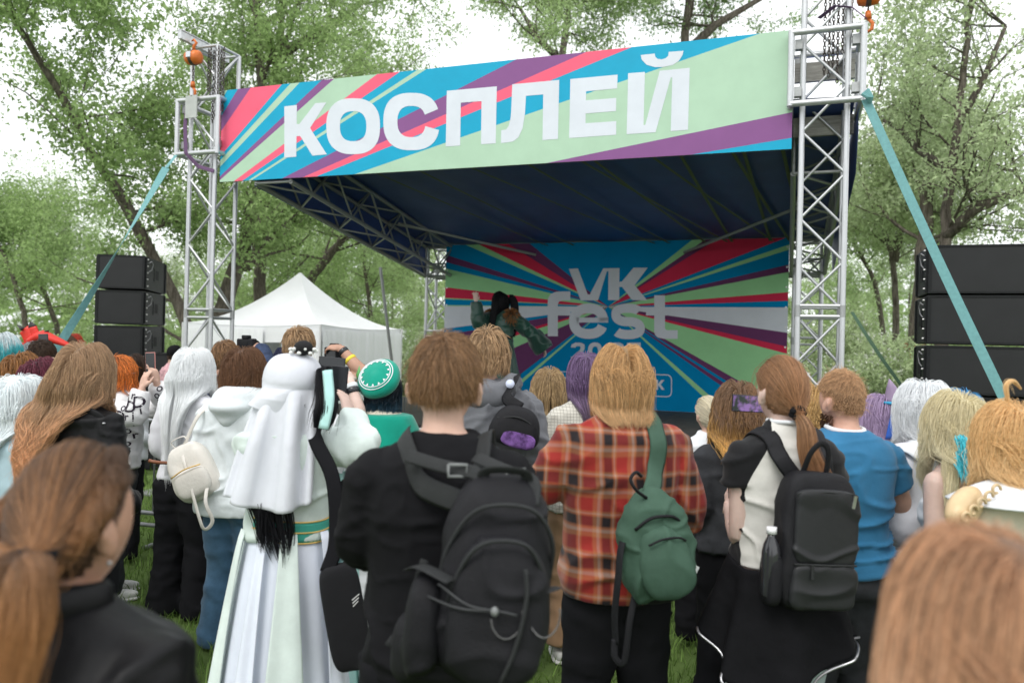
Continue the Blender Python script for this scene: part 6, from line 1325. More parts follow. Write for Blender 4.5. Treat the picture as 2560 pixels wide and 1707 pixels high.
k = MB(); k.tube([tie + Vector((.0, -.0, .012)), tie + Vector((0, -.004, -.022))], [.024, .026], 16); k.build('hair_tie', m_bj, p.e, True)
k = MB().ell(HP(.088, -.012, -.055), (.004,) * 3, 8, 6); k.build('earring', m_steel, p.e, True)

# --- near head of auburn hair
p = Person(2318, 1190, .84, 25, 'person with loose windswept auburn hair, closest to the viewer', shape='f', tone=PALE, seed=15, hair_th=.03)
p.body(.012); p.top(fabric('brown_jumper', (.16, .09, .05)), hem=.9, name='jumper'); p.trousers(m_bt); p.shoes(m_bshoe)
hau = hair_mat('hair_auburn', (.46, .25, .14), (.66, .42, .27), lo=.0, hi=.7, isl=.35)
A1, N1 = p.strands(8000, 'long', cut=1.2, thick=.035, part=.1, clump=.25, wave=.014, wl=.22, K=12, vol=.2, side_out=.0, guides=160)
f_ = np.clip((1.68 * p.s - A1[:, :, 2]) / .45, 0, 1); A1[:, :, 0] -= .17 * f_ ** 1.4 * (1 + .3 * np.sin(A1[:, :, 1] * 40)); A1[:, :, 1] -= .04 * f_
p.hair(hau, [(A1, N1)], width=.0024, capscale=1.08)

# --- cosplayers at the speaker-wall side
m_lil = hair_mat('wig_lilac', (.44, .33, .5), (.58, .47, .66), isl=.14, rough=.35)
p = Person(2038, 905, 4.1, 25, 'cosplayer in lilac wig with a horn-shaped cone bound in blue ribbon', shape='f', tone=PALE, seed=16, hair_th=.02)
p.body(.013, legs=False); p.top(fabric('grey_knit', (.3, .31, .32)), hem=.9, name='top'); p.trousers(m_bt)
p.hair(m_lil, [p.strands(1800, 'long', cut=1.12, thick=.05, part=.2, clump=.4, wave=.012, K=12, vol=.3, side_out=.1)], width=.0065, capscale=1.07)
c_ = p.loc(2052, 925, 4.05); k = MB(); k.tube([c_, c_ + Vector((0, 0, .03)), c_ + Vector((-.02, 0, .085)), c_ + Vector((-.035, 0, .125))], [.05, .045, .022, .002], 18); k.build('hair_horn', m_lil, p.e, True); m_bluer = fabric('blue_ribbon', (.03, .1, .42))
k = MB(); k.tube([c_ + Vector((.05 * math.cos(a), .05 * math.sin(a), 0)) for a in np.linspace(0, 6.283, 20)], .009, 6, caps=False); k.build('ribbon_ring', mat('cyan_ribbon', (.03, .3, .5), .6), p.e, True)
sheet('ribbon_bow', lambda u, v: c_ + Vector((-.03 - .05 * v + .07 * (u - .5) + .01 * math.sin(u * 6), -.05, -.01 - .17 * v)), 8, 10, m_bluer, p.e); sheet('black_bow', lambda u, v: c_ + Vector((.0 + .02 * math.sin(v * 5) + .06 * (u - .5), -.055, -.03 - .2 * v)), 8, 10, m_bj, p.e)
p = Person(2132, 871, 3.5, 22, 'cosplayer in shaggy silver-white wig and white coat with purple panel', shape='f', bw=1.1, tone=PALE, seed=17, hair_th=.03)
p.body(.012); m_coat = fabric('white_coat', (.68, .68, .73)); p.top(m_coat, hem=.7, ease=.035, sl_ease=.03, name='coat', fold=[(.013, (5, 5, 8), True, 4), (.004, (14, 14, 18), False, 7)])
m_dp = fabric('deep_purple', (.07, .025, .13)); sheet('purple_panel', lambda u, v: Vector((.04 + .1 * u - .03 * v, -.185 - .01 * math.sin(u * 5) + .03 * u, (1.38 - .45 * v) * p.s)), 12, 16, m_dp, p.e, .006)
sheet('cape_collar', lambda u, v: Vector(((.09 + .12 * v) * math.cos(math.pi * (.9 + 1.2 * u)), -.03 + (.085 + .085 * v) * math.sin(math.pi * (.9 + 1.2 * u)), (1.5 - .075 * v - .02 * v * math.cos(u * 25)) * p.s)), 48, 8, m_white, p.e, .006)
k = MB()
for i in range(14): k.ell(Vector((.05 + .085 * p.rg.random(), -.198, (1.0 + .34 * p.rg.random()) * p.s)), (.004,) * 3, 6, 4)
k.build('pearl_studs', mat('pearl', (.8, .8, .82), .3), p.e); p.trousers(m_dp)
hsv = hair_mat('wig_silver', (.86, .88, .9), (.9, .91, .92), isl=.07, rough=.35); p.hair(hsv, [p.strands(3400, 'long', cut=1.42, thick=.055, clump=.35, K=10, spread_z=.05, flick=.02, crown=(0, 0, 1))], width=.0038, capscale=1.1)
p = Person(2208, 901, 3.1, 20, 'cosplayer in pale blond wig with turquoise feather and bare shoulders', shape='f', bw=1.0, tone=WHITE, seed=18, hair_th=.03)
p.body(.008); m_lb = fabric('light_blue_satin', (.42, .6, .75), rough=.5); p.top(fabric('white_bodice', (.7, .72, .76)), hem=.95, ease=.008, sleeve=None, neck=1.3, name='bodice'); p.skirt(m_white, 1.0, .55, .23, name='skirt')
sheet('neck_band', lambda u, v: Vector((.075 * math.cos(6.283 * u), -.015 + .072 * math.sin(6.283 * u), (1.53 - .04 * v) * p.s)), 30, 3, m_lb, p.e, .005)
hpb = hair_mat('wig_pale_blond', (.72, .64, .42), (.8, .73, .52), isl=.12, rough=.4); p.hair(hpb, [p.strands(3800, 'long', cut=1.42, thick=.055, clump=.35, wave=.012, wl=.16, K=12, spread_z=.06, flick=.03, vol=.3), p.tailset(160, [p.hc + Vector((-.08, -.04, -.05)), p.hc + Vector((-.12, -.08, -.2)), p.hc + Vector((-.14, -.1, -.32))], .03, .02, wave=.02)], width=.0036, capscale=1.09)
fc = p.loc(2210, 1035, 2.9); k = MB()
for i in range(240):
    d_ = Vector((p.rg.normal(0, .4), -.4 - abs(p.rg.normal(0, .4)), -1 + p.rg.normal(0, .5))).normalized(); q_ = fc + Vector((p.rg.normal(0, .012), p.rg.normal(0, .01), .06 - .13 * p.rg.random())); k.tube([q_, q_ + d_ * .03, q_ + d_ * .05 + Vector((0, 0, -.01))], [.002, .0016, .0005], 3, caps=False)
k.build('feather', mat('turquoise_feather', (.06, .5, .6), .7), p.e)
p = Person(2338, 922, 2.55, 18, 'cosplayer in golden-orange wig with a curled lock, white collar and gold shoulder armour', shape='f', bw=1.05, tone=PALE, seed=19, hair_th=.03)
p.body(.009); p.top(fabric('ivory_coat', (.66, .6, .48)), hem=.85, ease=.03, name='coat'); p.trousers(m_bt)
hgo = hair_mat('wig_golden', (.76, .5, .24), (.84, .6, .32), isl=.16, rough=.4); p.hair(hgo, [p.strands(4200, 'long', cut=1.45, thick=.05, clump=.4, wave=.01, K=11, spread_z=.06, flick=.03), p.tailset(50, [p.hc + Vector((-.02, 0, .13)), p.hc + Vector((-.03, 0, .19)), p.hc + Vector((0, 0, .205)), p.hc + Vector((.035, 0, .18))], .006, .006)], width=.0032, capscale=1.09)
sheet('white_collar', lambda u, v: Vector(((.08 + .17 * v) * math.cos(math.pi * (.85 + 1.3 * u)), -.02 + (.08 + .12 * v) * math.sin(math.pi * (.85 + 1.3 * u)), (1.5 - .07 * v ** 1.3) * p.s)), 40, 8, m_white, p.e, .006)
m_arm = mat('gilt_foam_armour', (.58, .43, .25), .4, var=.15); ac = p.loc(2215, 1165, 2.42)
k = MB(); superbox(k, ac, (.09, .04, .05), 2.3, Matrix.Rotation(R(-28), 3, 'Y') @ Matrix.Rotation(R(15), 3, 'Z'), 28, 14); k.build('shoulder_plate', m_arm, p.e, True)
for j in range(5): k = MB(); c1 = ac + Vector((-.05 + .03 * j, -.045, -.02 + .02 * j)); k.tube([c1 + Vector((.02 * math.cos(a) * (1 - a / 9), -.004, .02 * math.sin(a) * (1 - a / 9))) for a in np.linspace(0, 5.5, 18)], .005, 6); k.build('scroll_relief', m_arm, p.e, True)
k = MB().ell(p.hc + Vector((-.075, -.04, -.075)), (.008,) * 3, 10, 8); k.build('earring', mat('red_stone', (.5, .05, .02), .25), p.e, True)
p = Person(2215, 893, 4.3, 20, 'person in bright blue wig half hidden behind the pale blond wig', shape='f', tone=PALE, seed=20, hair_th=.02); p.body(.014, legs=False); p.top(m_bj, name='top'); p.trousers(m_bt)
p.hair(hair_mat('wig_blue', (.05, .25, .5), (.1, .35, .6), isl=.25), [p.strands(900, 'long', cut=1.4, thick=.045, clump=.4, K=9)], width=.008, capscale=1.07)

# --- middle rows
p = Person(1122, 748, 4.0, None, 'tall man with tousled fair hair in grey hooded jacket', shape='m', bw=1.05, tone=PALE, seed=21, hair_th=.03, head=(-10, 0, 0))
m_grey = fabric('grey_shell', (.13, .135, .15), rough=.6); p.body(.012); p.top(m_grey, hem=.8, ease=.05, sl_ease=.035, name='jacket', fold=[(.014, (5, 5, 7), True, 4), (.005, (12, 12, 16), True, 7)]); p.trousers(m_bt)
k = MB(); k.tube([Vector((.125 * math.cos(a), -.03 + .12 * math.sin(a), 1.50 - .035 * math.sin(a) * -1)) * p.s for a in np.linspace(math.pi * .85, math.pi * 2.15, 22)], .04, 10); k.ell(Vector((0, -.14, 1.44)) * p.s, (.13, .05, .07), 18, 10); link('hood', evalmesh(k, .011, 4, [(.012, (8, 8, 8), True, 3)], 'hood'), m_grey, p.e)
hf = hair_mat('hair_fair', (.30, .19, .1), (.46, .31, .18), lo=0, hi=1, isl=.3); p.hair(hf, [p.strands(2600, 'short', length=.1, lift=.25, thick=.03, K=7), p.strands(700, 'long', cut=1.55, thick=.035, clump=.5, wave=.008, seed=3, spread_z=.015, bodyc=False)], width=.006, capscale=1.07)
sg = item('shoulder_bag', 'small black bag with galaxy-print pocket on the grey hooded jacket', 'bag', None, p.W); C = p.loc(1185, 980, 3.75); c0 = Vector((C.x, -.24, C.z)); Mt = Matrix.Rotation(R(14), 3, 'Y')
k = MB(); superbox(k, c0, (.12, .05, .1), 2.8, Mt, 30, 16, taper=.2); k.build('pouch', m_nylon, sg, True); k = MB(); superbox(k, L3(.025, -.04, -.055), (.085, .018, .04), 3, Mt, 26, 12); mgx = mat('galaxy_print', (.16, .08, .26), .8, var=.95, vscale=18, spec=.1); k.build('printed_pocket', mgx, sg, True)
strap(sg, [L3(0, 0, .09), T_(.1, -.2, 1.44), T_(.13, -.12, 1.51), T_(.14, .0, 1.53), T_(.13, .12, 1.42)], .06, m_nylon, .12, 'strap', upv=(0, 1, 0)); zipline(sg, [L3(-.1, -.03, .02), L3(0, -.05, .05), L3(.1, -.03, .02)], m_nylon2); k = MB(); k.tube([T_(.115, -.165, 1.50), T_(.115, -.175, 1.503)], .022, 16); k.build('badge', mat('badge_enamel', (.55, .6, .75), .2), sg, True)
p = Person(1262, 848, 5.2, None, 'woman with long frizzy blond hair standing behind the plaid shirt', shape='f', tone=PALE, seed=22, hair_th=.03); p.body(.014, legs=False); p.top(fabric('beige_knit', (.4, .33, .25)), name='top'); p.trousers(m_den)
p.hair(hair_mat('hair_frizzy_blond', (.40, .28, .15), (.55, .42, .26), isl=.3), [p.strands(1800, 'long', cut=1.12, thick=.06, clump=.5, wave=.02, wl=.07, K=18, vol=.4, side_out=.1)], width=.007, capscale=1.1)
p = Person(1347, 806, 4.35, None, 'person with purple hair and white ribbon in checked shirt and tan trousers', shape='f', tone=PALE, seed=23, hair_th=.02)
m_chk = fabric('checked_shirt', (.5, .48, .42), var=0); _t = m_chk.node_tree; _ck = _t.nodes.new('ShaderNodeTexBrick'); _ck.inputs['Scale'].default_value = 30; _ck.inputs['Color1'].default_value = (.6, .58, .52, 1); _ck.inputs['Color2'].default_value = (.55, .53, .47, 1); _ck.inputs['Mortar'].default_value = (.14, .12, .1, 1); _ck.offset = 0; _ck.inputs['Brick Width'].default_value = .5; _ck.inputs['Row Height'].default_value = .5; _mp = _t.nodes.new('ShaderNodeMapping'); _mp.inputs['Rotation'].default_value = (R(90), 0, 0); _tc = _t.nodes.new('ShaderNodeTexCoord'); _t.links.new(_tc.outputs['Object'], _mp.inputs['Vector']); _t.links.new(_mp.outputs[0], _ck.inputs['Vector']); _t.links.new(_ck.outputs['Color'], _t.nodes['Principled BSDF'].inputs['Base Color'])
p.body(.013, legs=False); p.top(m_chk, hem=.85, ease=.03, sl_ease=.02, name='shirt'); p.trousers(fabric('tan_cotton', (.36, .22, .13)), ease=.025, ankle=.1); p.shoes(m_shoe, mat('sole_white', (.6, .6, .58), .7))
p.hair(hair_mat('hair_purple', (.2, .13, .25), (.13, .09, .13), isl=.3, lo=.3, hi=.8), [p.strands(1400, 'long', cut=1.3, thick=.03, clump=.35, K=11)], width=.006, capscale=1.05)
sheet('white_ribbon', lambda u, v: Vector((.06 + .08 * (u - .3) * v + .02 * math.sin(v * 6), -.14 - .02 * math.sin(u * 5), (1.6 - .28 * v) * p.s)), 10, 16, m_satin, p.e)
p = Person(1628, 907, 4.6, -10, 'person with platinum hair in a low bun near the phone screen', shape='f', tone=PALE, seed=24, hair_th=.02, head=(25, 0, 0)); p.body(.013, legs=False); p.top(m_white, name='top'); p.trousers(m_bt); tie = p.hc + p.HM @ Vector((.02, -.12, -.05))
p.hair(hair_mat('hair_platinum', (.66, .60, .46), (.72, .66, .5), isl=.15), [p.strands(1500, 'long', tie=tie, thick=.02, K=9, nape=-.7, clump=.1), p.tailset(160, [tie, tie + Vector((.02, -.03, -.03)), tie + Vector((.05, -.02, -.12))], .03, .03)], width=.006, capscale=1.06, nape=-.65)
p = Person(1697, 881, 3.7, -4, 'woman with brown-to-yellow dyed hair in black denim jacket', shape='f', bw=1.05, tone=PALE, seed=25, hair_th=.025); p.body(.012); p.top(m_bden, hem=.9, ease=.03, sl_ease=.025, name='jacket'); p.trousers(m_bt); p.shoes(m_bshoe)
strap(p.e, [T_(.15, -.17, 1.15), T_(.03, -.165, 1.3), T_(-.08, -.14, 1.42), T_(-.12, -.04, 1.48), T_(-.12, .08, 1.42)], .06, m_nylon, .14, 'bag_strap', upv=(0, 1, 0))
p.hair(hair_mat('hair_ombre', (.22, .13, .075), (.72, .42, .12), lo=.25, hi=.95, isl=.25), [p.strands(4200, 'long', cut=1.38, thick=.055, clump=.25, wave=.012, wl=.14, K=12, vol=.3, side_out=.08, flick=.02)], width=.006, capscale=1.07)
m_shot = mat('phone_picture', (.2, .12, .3), .25, spec=.5); _t = m_shot.node_tree; _n1 = _t.nodes.new('ShaderNodeTexNoise'); _n1.inputs['Scale'].default_value = 28; _rp = _t.nodes.new('ShaderNodeValToRGB'); _rp.color_ramp.elements[0].position = .42; _rp.color_ramp.elements[0].color = (.03, .04, .035, 1); _rp.color_ramp.elements[1].position = .6; _rp.color_ramp.elements[1].color = (.28, .16, .42, 1); _tc = _t.nodes.new('ShaderNodeTexCoord'); _t.links.new(_tc.outputs['Object'], _n1.inputs['Vector']); _t.links.new(_n1.outputs['Fac'], _rp.inputs['Fac']); _t.links.new(_rp.outputs[0], _t.nodes['Principled BSDF'].inputs['Base Color'])
phone(Matrix.Translation(atd(1722, 927, 3.3)) @ Matrix.Rotation(R(2), 4, 'Y'), 'phone held sideways showing a picture, beside the woman with dyed hair', land=True, screen=m_shot)
p = Person(1868, 886, 4.6, None, 'person with curly yellow-blond hair between the raglan tee and the blue tee', shape='f', tone=PALE, seed=26, hair_th=.03); p.body(.014, legs=False); p.top(m_white, name='top'); p.trousers(m_den)
p.hair(hair_mat('hair_curly_blond', (.55, .36, .15), (.65, .46, .22), isl=.25), [p.strands(1500, 'long', cut=1.42, thick=.06, clump=.6, wave=.022, wl=.045, K=20, vol=.4)], width=.007, capscale=1.1)
# green beret cosplayer
p = Person(880, 845, 4.4, -6, 'cosplayer in green beret and green cape with cream collar', shape='f', tone=PALE, seed=27, hair_th=.03); p.body(.012); m_grn = fabric('emerald_cloth', (.0, .27, .19), sheen=.3); p.top(m_white, name='shirt'); p.trousers(m_white)
sheet('cape', lambda u, v: (lambda t: Vector(((.07 + .19 * v ** .7) * math.cos(t), -.02 + (.07 + .12 * v ** .7) * math.sin(t) * (1 + .04 * math.sin(t * 9) * v), (1.5 - .06 * v ** 2 - .28 * max(0, v - .45)) * p.s)))(math.pi * (.8 + 1.4 * u)), 60, 16, m_grn, p.e, .008)
sheet('cream_collar', lambda u, v: Vector(((.065 + .05 * v) * math.cos(math.pi * (.9 + 1.2 * u)), -.02 + (.065 + .045 * v) * math.sin(math.pi * (.9 + 1.2 * u)), (1.53 - .03 * v) * p.s)), 30, 5, fabric('cream_cloth', (.6, .56, .46)), p.e, .006)
p.hair(hair_mat('hair_blue_black', (.008, .014, .022), (.015, .05, .08), isl=.3, rough=.3), [p.strands(1300, 'long', cut=1.5, thick=.04, clump=.5, K=9, flick=.02, spread_z=.025)], width=.006)
bc = p.hc + Vector((-.01, -.045, .05)); Mb = Matrix.Rotation(R(-18), 3, 'Y') @ Matrix.Rotation(R(52), 3, 'X'); be = item('beret', 'green beret with white trim and leaf on the cosplayer in the green cape', 'hat', None, p.W)
k = MB(); superbox(k, bc + Vector((0, -.02, .03)), (.125, .125, .062), 2.2, Mb, 36, 14); k.build('crown_cloth', m_grn, be, True)
for r_ in (.088, .1): k = MB(); k.tube([bc + Vector((0, -.02, .03)) + Mb @ Vector((r_ * math.cos(a), r_ * math.sin(a), .0625 * (1 - (r_ / .126) ** 2.2) ** .45 + .001)) for a in np.linspace(0, 6.283, 40)], .003, 5, caps=False); k.build('white_piping', m_white, be)
for i in range(14): a = i * .449; q_ = [bc + Vector((0, -.02, .03)) + Mb @ Vector((rr * math.cos(a + da), rr * math.sin(a + da), .0625 * (1 - (rr / .126) ** 2.2) ** .45 + .003)) for rr, da in ((.084, -.1), (.084, .1), (.07, 0))]; MB().add(q_, [(0, 1, 2)]).build('white_triangle', m_white, be)
k = MB(); k.tube([bc + Vector((-.11, 0, .0)), bc + Vector((-.125, 0, .05)), bc + Vector((-.12, 0, .1))], [.012, .014, .001], 6, flat=(1, .2)); k.build('leaf', mat('leaf_green', (.1, .35, .1), .5), be, True)
k = MB(); bq = Vector((0, -.155, 1.40)) * p.s; k.tube([bq, bq + Vector((0, -.006, 0))], .02, 16); k.build('medallion', m_gold, p.e, True); k = MB(); k.tube([bq + Vector((0, -.006, 0)), bq + Vector((0, -.009, 0))], .014, 16); k.build('medallion_stone', mat('pale_stone', (.5, .75, .6), .2), p.e, True)
# photographers
m_navyp = fabric('navy_check', (.03, .045, .09), var=.5, vscale=20)
p = Person(514, 777, 5.6, -14, 'man with short brown hair in navy checked shirt raising a camera', shape='m', tone=FAIR, seed=28, hair_th=.03); wr = p.loc(600, 800, 5.7); p.arm(1, p.loc(612, 850, 5.5), wr, p.loc(572, 785, 5.8) - wr, (.3, -.6, .8), curl=(.5, .6, .4)); p.body(.009, legs=False); p.top(m_navyp, hem=.85, ease=.025, sl_ease=.02, name='shirt'); p.trousers(m_den); p.hair(hb, [p.strands(1800, 'short', length=.08, lift=.2, K=6)], width=.007, capscale=1.06)
def camera(pos, rz, label):
    e = item('camera', label, 'camera', 'cameras raised above the crowd', Matrix.Translation(pos) @ Matrix.Rotation(rz, 4, 'Z'))
    bevel(MB().box((-.065, -.03, -.045), (.065, .03, .045)).build('camera_body', m_nylon, e), .01, 3); bevel(MB().box((-.025, -.035, .044), (.025, .03, .072)).build('viewfinder', m_nylon, e), .008, 2)
    MB().tube([(0, .03, 0), (0, .06, 0), (0, .1, 0), (0, .14, 0)], [.034, .036, .034, .037], 20).build('lens', m_phone, e, True); bevel(MB().box((.03, -.034, -.048), (.068, .036, .048)).build('grip', m_nylon, e), .012, 3); MB().box((-.045, -.0325, -.032), (.022, -.0305, .028)).build('screen', m_screen, e); return e
camera(atd(566, 792, 5.75), R(-10), 'black camera raised by the man in the navy checked shirt')
p = Person(685, 742, 5.4, -8, 'tall man with spiky fair hair holding a camera overhead with watch and yellow wristband', shape='m', tone=WARM, seed=29, hair_th=.05); wr = p.loc(783, 800, 5.35); p.arm(1, p.loc(835, 862, 5.3), wr, p.loc(750, 795, 5.4) - wr, (.2, -.5, .85), curl=(.5, .6, .4)); p.body(.008, legs=False); p.top(m_bj, hem=.85, sleeve='short', name='shirt'); p.trousers(m_bt)
p.hair(hf, [p.strands(1700, 'short', length=.1, lift=.5, thick=.035, K=6)], width=.007, capscale=1.06); ax_ = p.loc(835, 862, 5.3) - wr; band(p.e, wr + ax_ * .12, ax_, .035, m_phone, 'wristwatch', .016); band(p.e, wr + ax_ * .42, ax_, .043, mat('yellow_band', (.75, .6, .05), .5), 'wristband', .012)
camera(atd(768, 812, 5.42), R(-12), 'black camera held overhead by the tall man with spiky hair')
p = Person(735, 838, 4.3, -5, 'dark-haired person behind the white veil lifting a phone sideways', shape='f', tone=WHITE, seed=30, hair_th=.02); wr = p.loc(805, 875, 4.3); p.arm(1, p.loc(825, 950, 4.25), wr, p.loc(788, 838, 4.4) - wr, (.6, -.6, .2), curl=(.5, .7, .5)); p.body(.008, legs=False); p.top(m_white, sleeve='short', name='top'); p.trousers(m_den); p.hair(hk, [p.strands(900, 'long', cut=1.35, thick=.03, K=9)], width=.007)
ax_ = p.loc(825, 950, 4.25) - wr; band(p.e, wr + ax_ * .15, ax_, .032, m_white, 'bracelet', .012); band(p.e, wr + ax_ * .3, ax_, .036, m_phone, 'wristwatch', .014)
phone(Matrix.Translation(atd(762, 835, 4.35)) @ Matrix.Rotation(R(4), 4, 'Y'), 'black phone held sideways by the dark-haired person behind the veil', land=True)
def simple(px, top, Y, label, hm, sets, topm, yaw=None, shape='f', tone=PALE, seed=1, ht=.02, cap=1.06, w_=.008, head=(0, 0, 0), eyes=False, nape=-.62, bot=m_bt):
    p = Person(px, top, Y, yaw, label, shape=shape, tone=tone, seed=seed, hair_th=ht, head=head); p.body(.014, legs=False, eyes=eyes); p.top(topm, hem=.85, ease=.025, name='top', voxel=.018); p.trousers(bot, voxel=.024); p.hair(hm, [p.strands(**d) for d in sets], width=w_, capscale=cap, nape=nape); return p
simple(655, 790, 6.3, 'person with dark blue braids by the tent entrance', hair_mat('hair_blue_braids', (.02, .025, .07), (.03, .04, .1)), [dict(n=500, style='long', cut=1.4, thick=.03, clump=.9, guides=26, K=9)], m_bj, seed=31)
simple(38, 860, 3.6, 'person in icy white-blue wig at the picture edge', hair_mat('wig_icy', (.85, .9, .92), (.66, .8, .85), isl=.08), [dict(n=2000, style='long', cut=1.0, thick=.055, part=.3, clump=.3, K=12, vol=.3)], fabric('pale_blue_cloth', (.45, .6, .68)), seed=32, w_=.0065, cap=1.08)
simple(42, 812, 4.9, 'person with wavy ginger hair beside the maroon-haired person', hair_mat('hair_ginger_curl', (.3, .14, .05), (.42, .2, .07), isl=.3), [dict(n=1500, style='long', cut=1.35, thick=.05, clump=.6, wave=.02, wl=.08, K=12, vol=.4)], m_bj, seed=33, cap=1.09)
simple(88, 824, 4.4, 'person with dark maroon hair in front of the ginger-haired person', hair_mat('hair_maroon', (.13, .025, .045), (.2, .04, .07), isl=.3), [dict(n=1500, style='long', cut=1.38, thick=.045, clump=.5, wave=.014, K=11, vol=.3)], m_bj, seed=34, cap=1.08)
p = Person(92, 779, 5.7, -10, 'dark-haired man holding up a phone at the picture edge', shape='m', tone=PALE, seed=35, hair_th=.02); wr = p.loc(118, 845, 5.6); p.arm(1, p.loc(135, 930, 5.5), wr, p.loc(105, 795, 5.7) - wr, (.7, -.6, .1), curl=(.5, .6, .5)); p.body(.009, legs=False); p.top(m_bj, name='top'); p.trousers(m_den); p.hair(hair_mat('hair_dark_brown', (.04, .022, .014), (.06, .035, .02)), [p.strands(1300, 'short', length=.06, lift=.4, K=6)], width=.007, capscale=1.05)
phone(Matrix.Translation(atd(99, 790, 5.72)) @ Matrix.Rotation(R(-3), 4, 'Y'), 'black phone held upright by the dark-haired man at the edge')
p = simple(2, 766, 6.0, 'girl seen in profile in a turquoise and white bob wig', hair_mat('wig_turquoise', (.62, .68, .7), (.08, .5, .55), lo=.35, hi=.6, isl=.12), [dict(n=1400, style='long', cut=1.57, thick=.04, clump=.1, K=9, spread_z=.006, bangs=1.62)], m_bj, yaw=-85, seed=36, eyes=True, cap=1.07, tone=WHITE)
simple(58, 786, 7.2, 'person in grey-silver wig beside the winged headdress', hair_mat('wig_grey', (.3, .33, .35), (.42, .45, .47)), [dict(n=700, style='long', cut=1.35, thick=.045, clump=.4, K=9)], m_white, seed=37, w_=.011)
simple(150, 769, 9.2, 'far person with brown hair beyond the teal strap', hair_mat('hair_mid_brown', (.1, .055, .03)), [dict(n=400, style='short', length=.07, lift=.5, K=5)], m_white, seed=38, w_=.014, shape='m')
simple(166, 766, 9.8, 'far person with bright red hair beyond the teal strap', hair_mat('hair_red', (.35, .035, .015), (.45, .05, .02)), [dict(n=400, style='short', length=.1, lift=.6, K=5)], fabric('grey_green', (.2, .22, .18)), seed=39, w_=.014)
p = simple(399, 792, 10.2, 'far man in black baseball cap beside the speaker stack', hair_mat('hair_dark_brown', (.04, .022, .014)), [dict(n=200, style='short', length=.03, lift=.4, K=4)], fabric('pink_floral', (.6, .35, .38), var=.5, vscale=25), seed=40, w_=.014, shape='m', yaw=-35)
cp = item('baseball_cap', 'black baseball cap on the far man beside the speaker stack', 'hat', None, p.W); k = MB().ell(p.hc + Vector((0, .0, .035)), (.088, .108, .1), 20, 12); k.build('crown_cloth', m_bj, cp, True); k = MB(); superbox(k, p.hc + Vector((0, .13, .045)), (.075, .06, .006), 2.5, None, 20, 8); k.build('peak', m_bj, cp, True)
simple(300, 811, 6.1, 'dark-haired person shading their eyes behind the letter-print shirt', hair_mat('hair_dark_brown', (.04, .022, .014)), [dict(n=900, style='long', cut=1.5, thick=.03, clump=.3, K=8)], m_white, seed=41, yaw=-50)
# winged headdress cosplayer, facing the stage
p = simple(88, 790, 7.4, 'cosplayer wearing a red and black winged headdress at the picture edge', hair_mat('hair_dark_red', (.2, .03, .02)), [dict(n=700, style='long', cut=1.3, thick=.04, clump=.4, K=9)], fabric('white_costume', (.6, .6, .62)), yaw=-70, seed=42)
hd = item('headdress', 'red and black winged headdress with long red beak', 'headdress'); m_rd = mat('red_foam', (.6, .03, .02), .4); m_blk = mat('black_foam', (.02, .018, .02), .5)
for (pts, r_) in ((((72, 790), (58, 760), (38, 745)), .06), (((85, 785), (75, 755), (70, 738)), .05), (((96, 785), (105, 765), (112, 758)), .045), (((72, 800), (50, 790), (40, 782)), .05)):
    P_ = smoothpath([atd(x, y, 7.3) for x, y in pts], 6); n_ = len(P_)
    k = MB(); k.tube(P_[:n_ * 2 // 3], list(np.linspace(r_, r_ * .9, n_ * 2 // 3)), 10, flat=(1, .3)); k.build('wing', m_rd, hd, True); k = MB(); k.tube(P_[n_ * 2 // 3 - 1:], list(np.linspace(r_ * .92, .003, n_ - n_ * 2 // 3 + 1)), 10, flat=(1, .3)); k.build('wing_tip', m_blk, hd, True)
k = MB(); k.tube(smoothpath([atd(68, 785, 7.3), atd(95, 772, 7.3), atd(125, 780, 7.3), atd(155, 792, 7.3), atd(172, 800, 7.3)], 5), list(np.interp(np.linspace(0, 1, 21), [0, .3, 1], [.05, .075, .01])), 12, flat=(1, .7)); k.build('beak', m_rd, hd, True)

# --- performer on stage
base = S(2.25, 2.15, .872); q_ = atd(1152, 668, base.y)
tpz = q_.z; p = Person(0, 0, base.y, 140, 'performer in dark green robe with black ponytail raising a hand on stage', H=tpz - .872 - .02, shape='f', bw=1.22, bd=1.2, tone=WHITE, seed=50, base=(q_.x, base.y, .872), group='performers on stage', head=(-50, 4, 0))
wr = p.loc(1093, 692, base.y - .1); Wl = p.Wi.to_3x3(); p.arm(1, p.loc(1098, 742, base.y - .12), wr, p.loc(1092, 668, base.y - .1) - wr, Wl @ Vector((.3, -.9, 0)), curl=(.25, .4, .3), spread=.25)
wr2 = p.loc(1250, 800, base.y + .05); p.arm(-1, p.loc(1220, 765, base.y), wr2, Wl @ Vector((.3, 0, -1)), Wl @ Vector((.8, 0, .3)))
p.body(.01, legs=False, eyes=True); m_rob = mat('dark_green_silk', (.009, .055, .038), .38, var=.25, vscale=5, sheen=.3, spec=.5)
p.top(m_rob, hem=.95, ease=.02, sl_ease=.03, name='robe_top', slm=1.2, voxel=.011)
p.skirt(m_rob, 1.08, .03, .34, pleats=8, name='robe_skirt', amp=.08); p.skirt(mat('jade_silk', (.015, .13, .095), .4, var=.2), 1.06, .02, .3, pleats=7, name='inner_skirt', amp=.06)
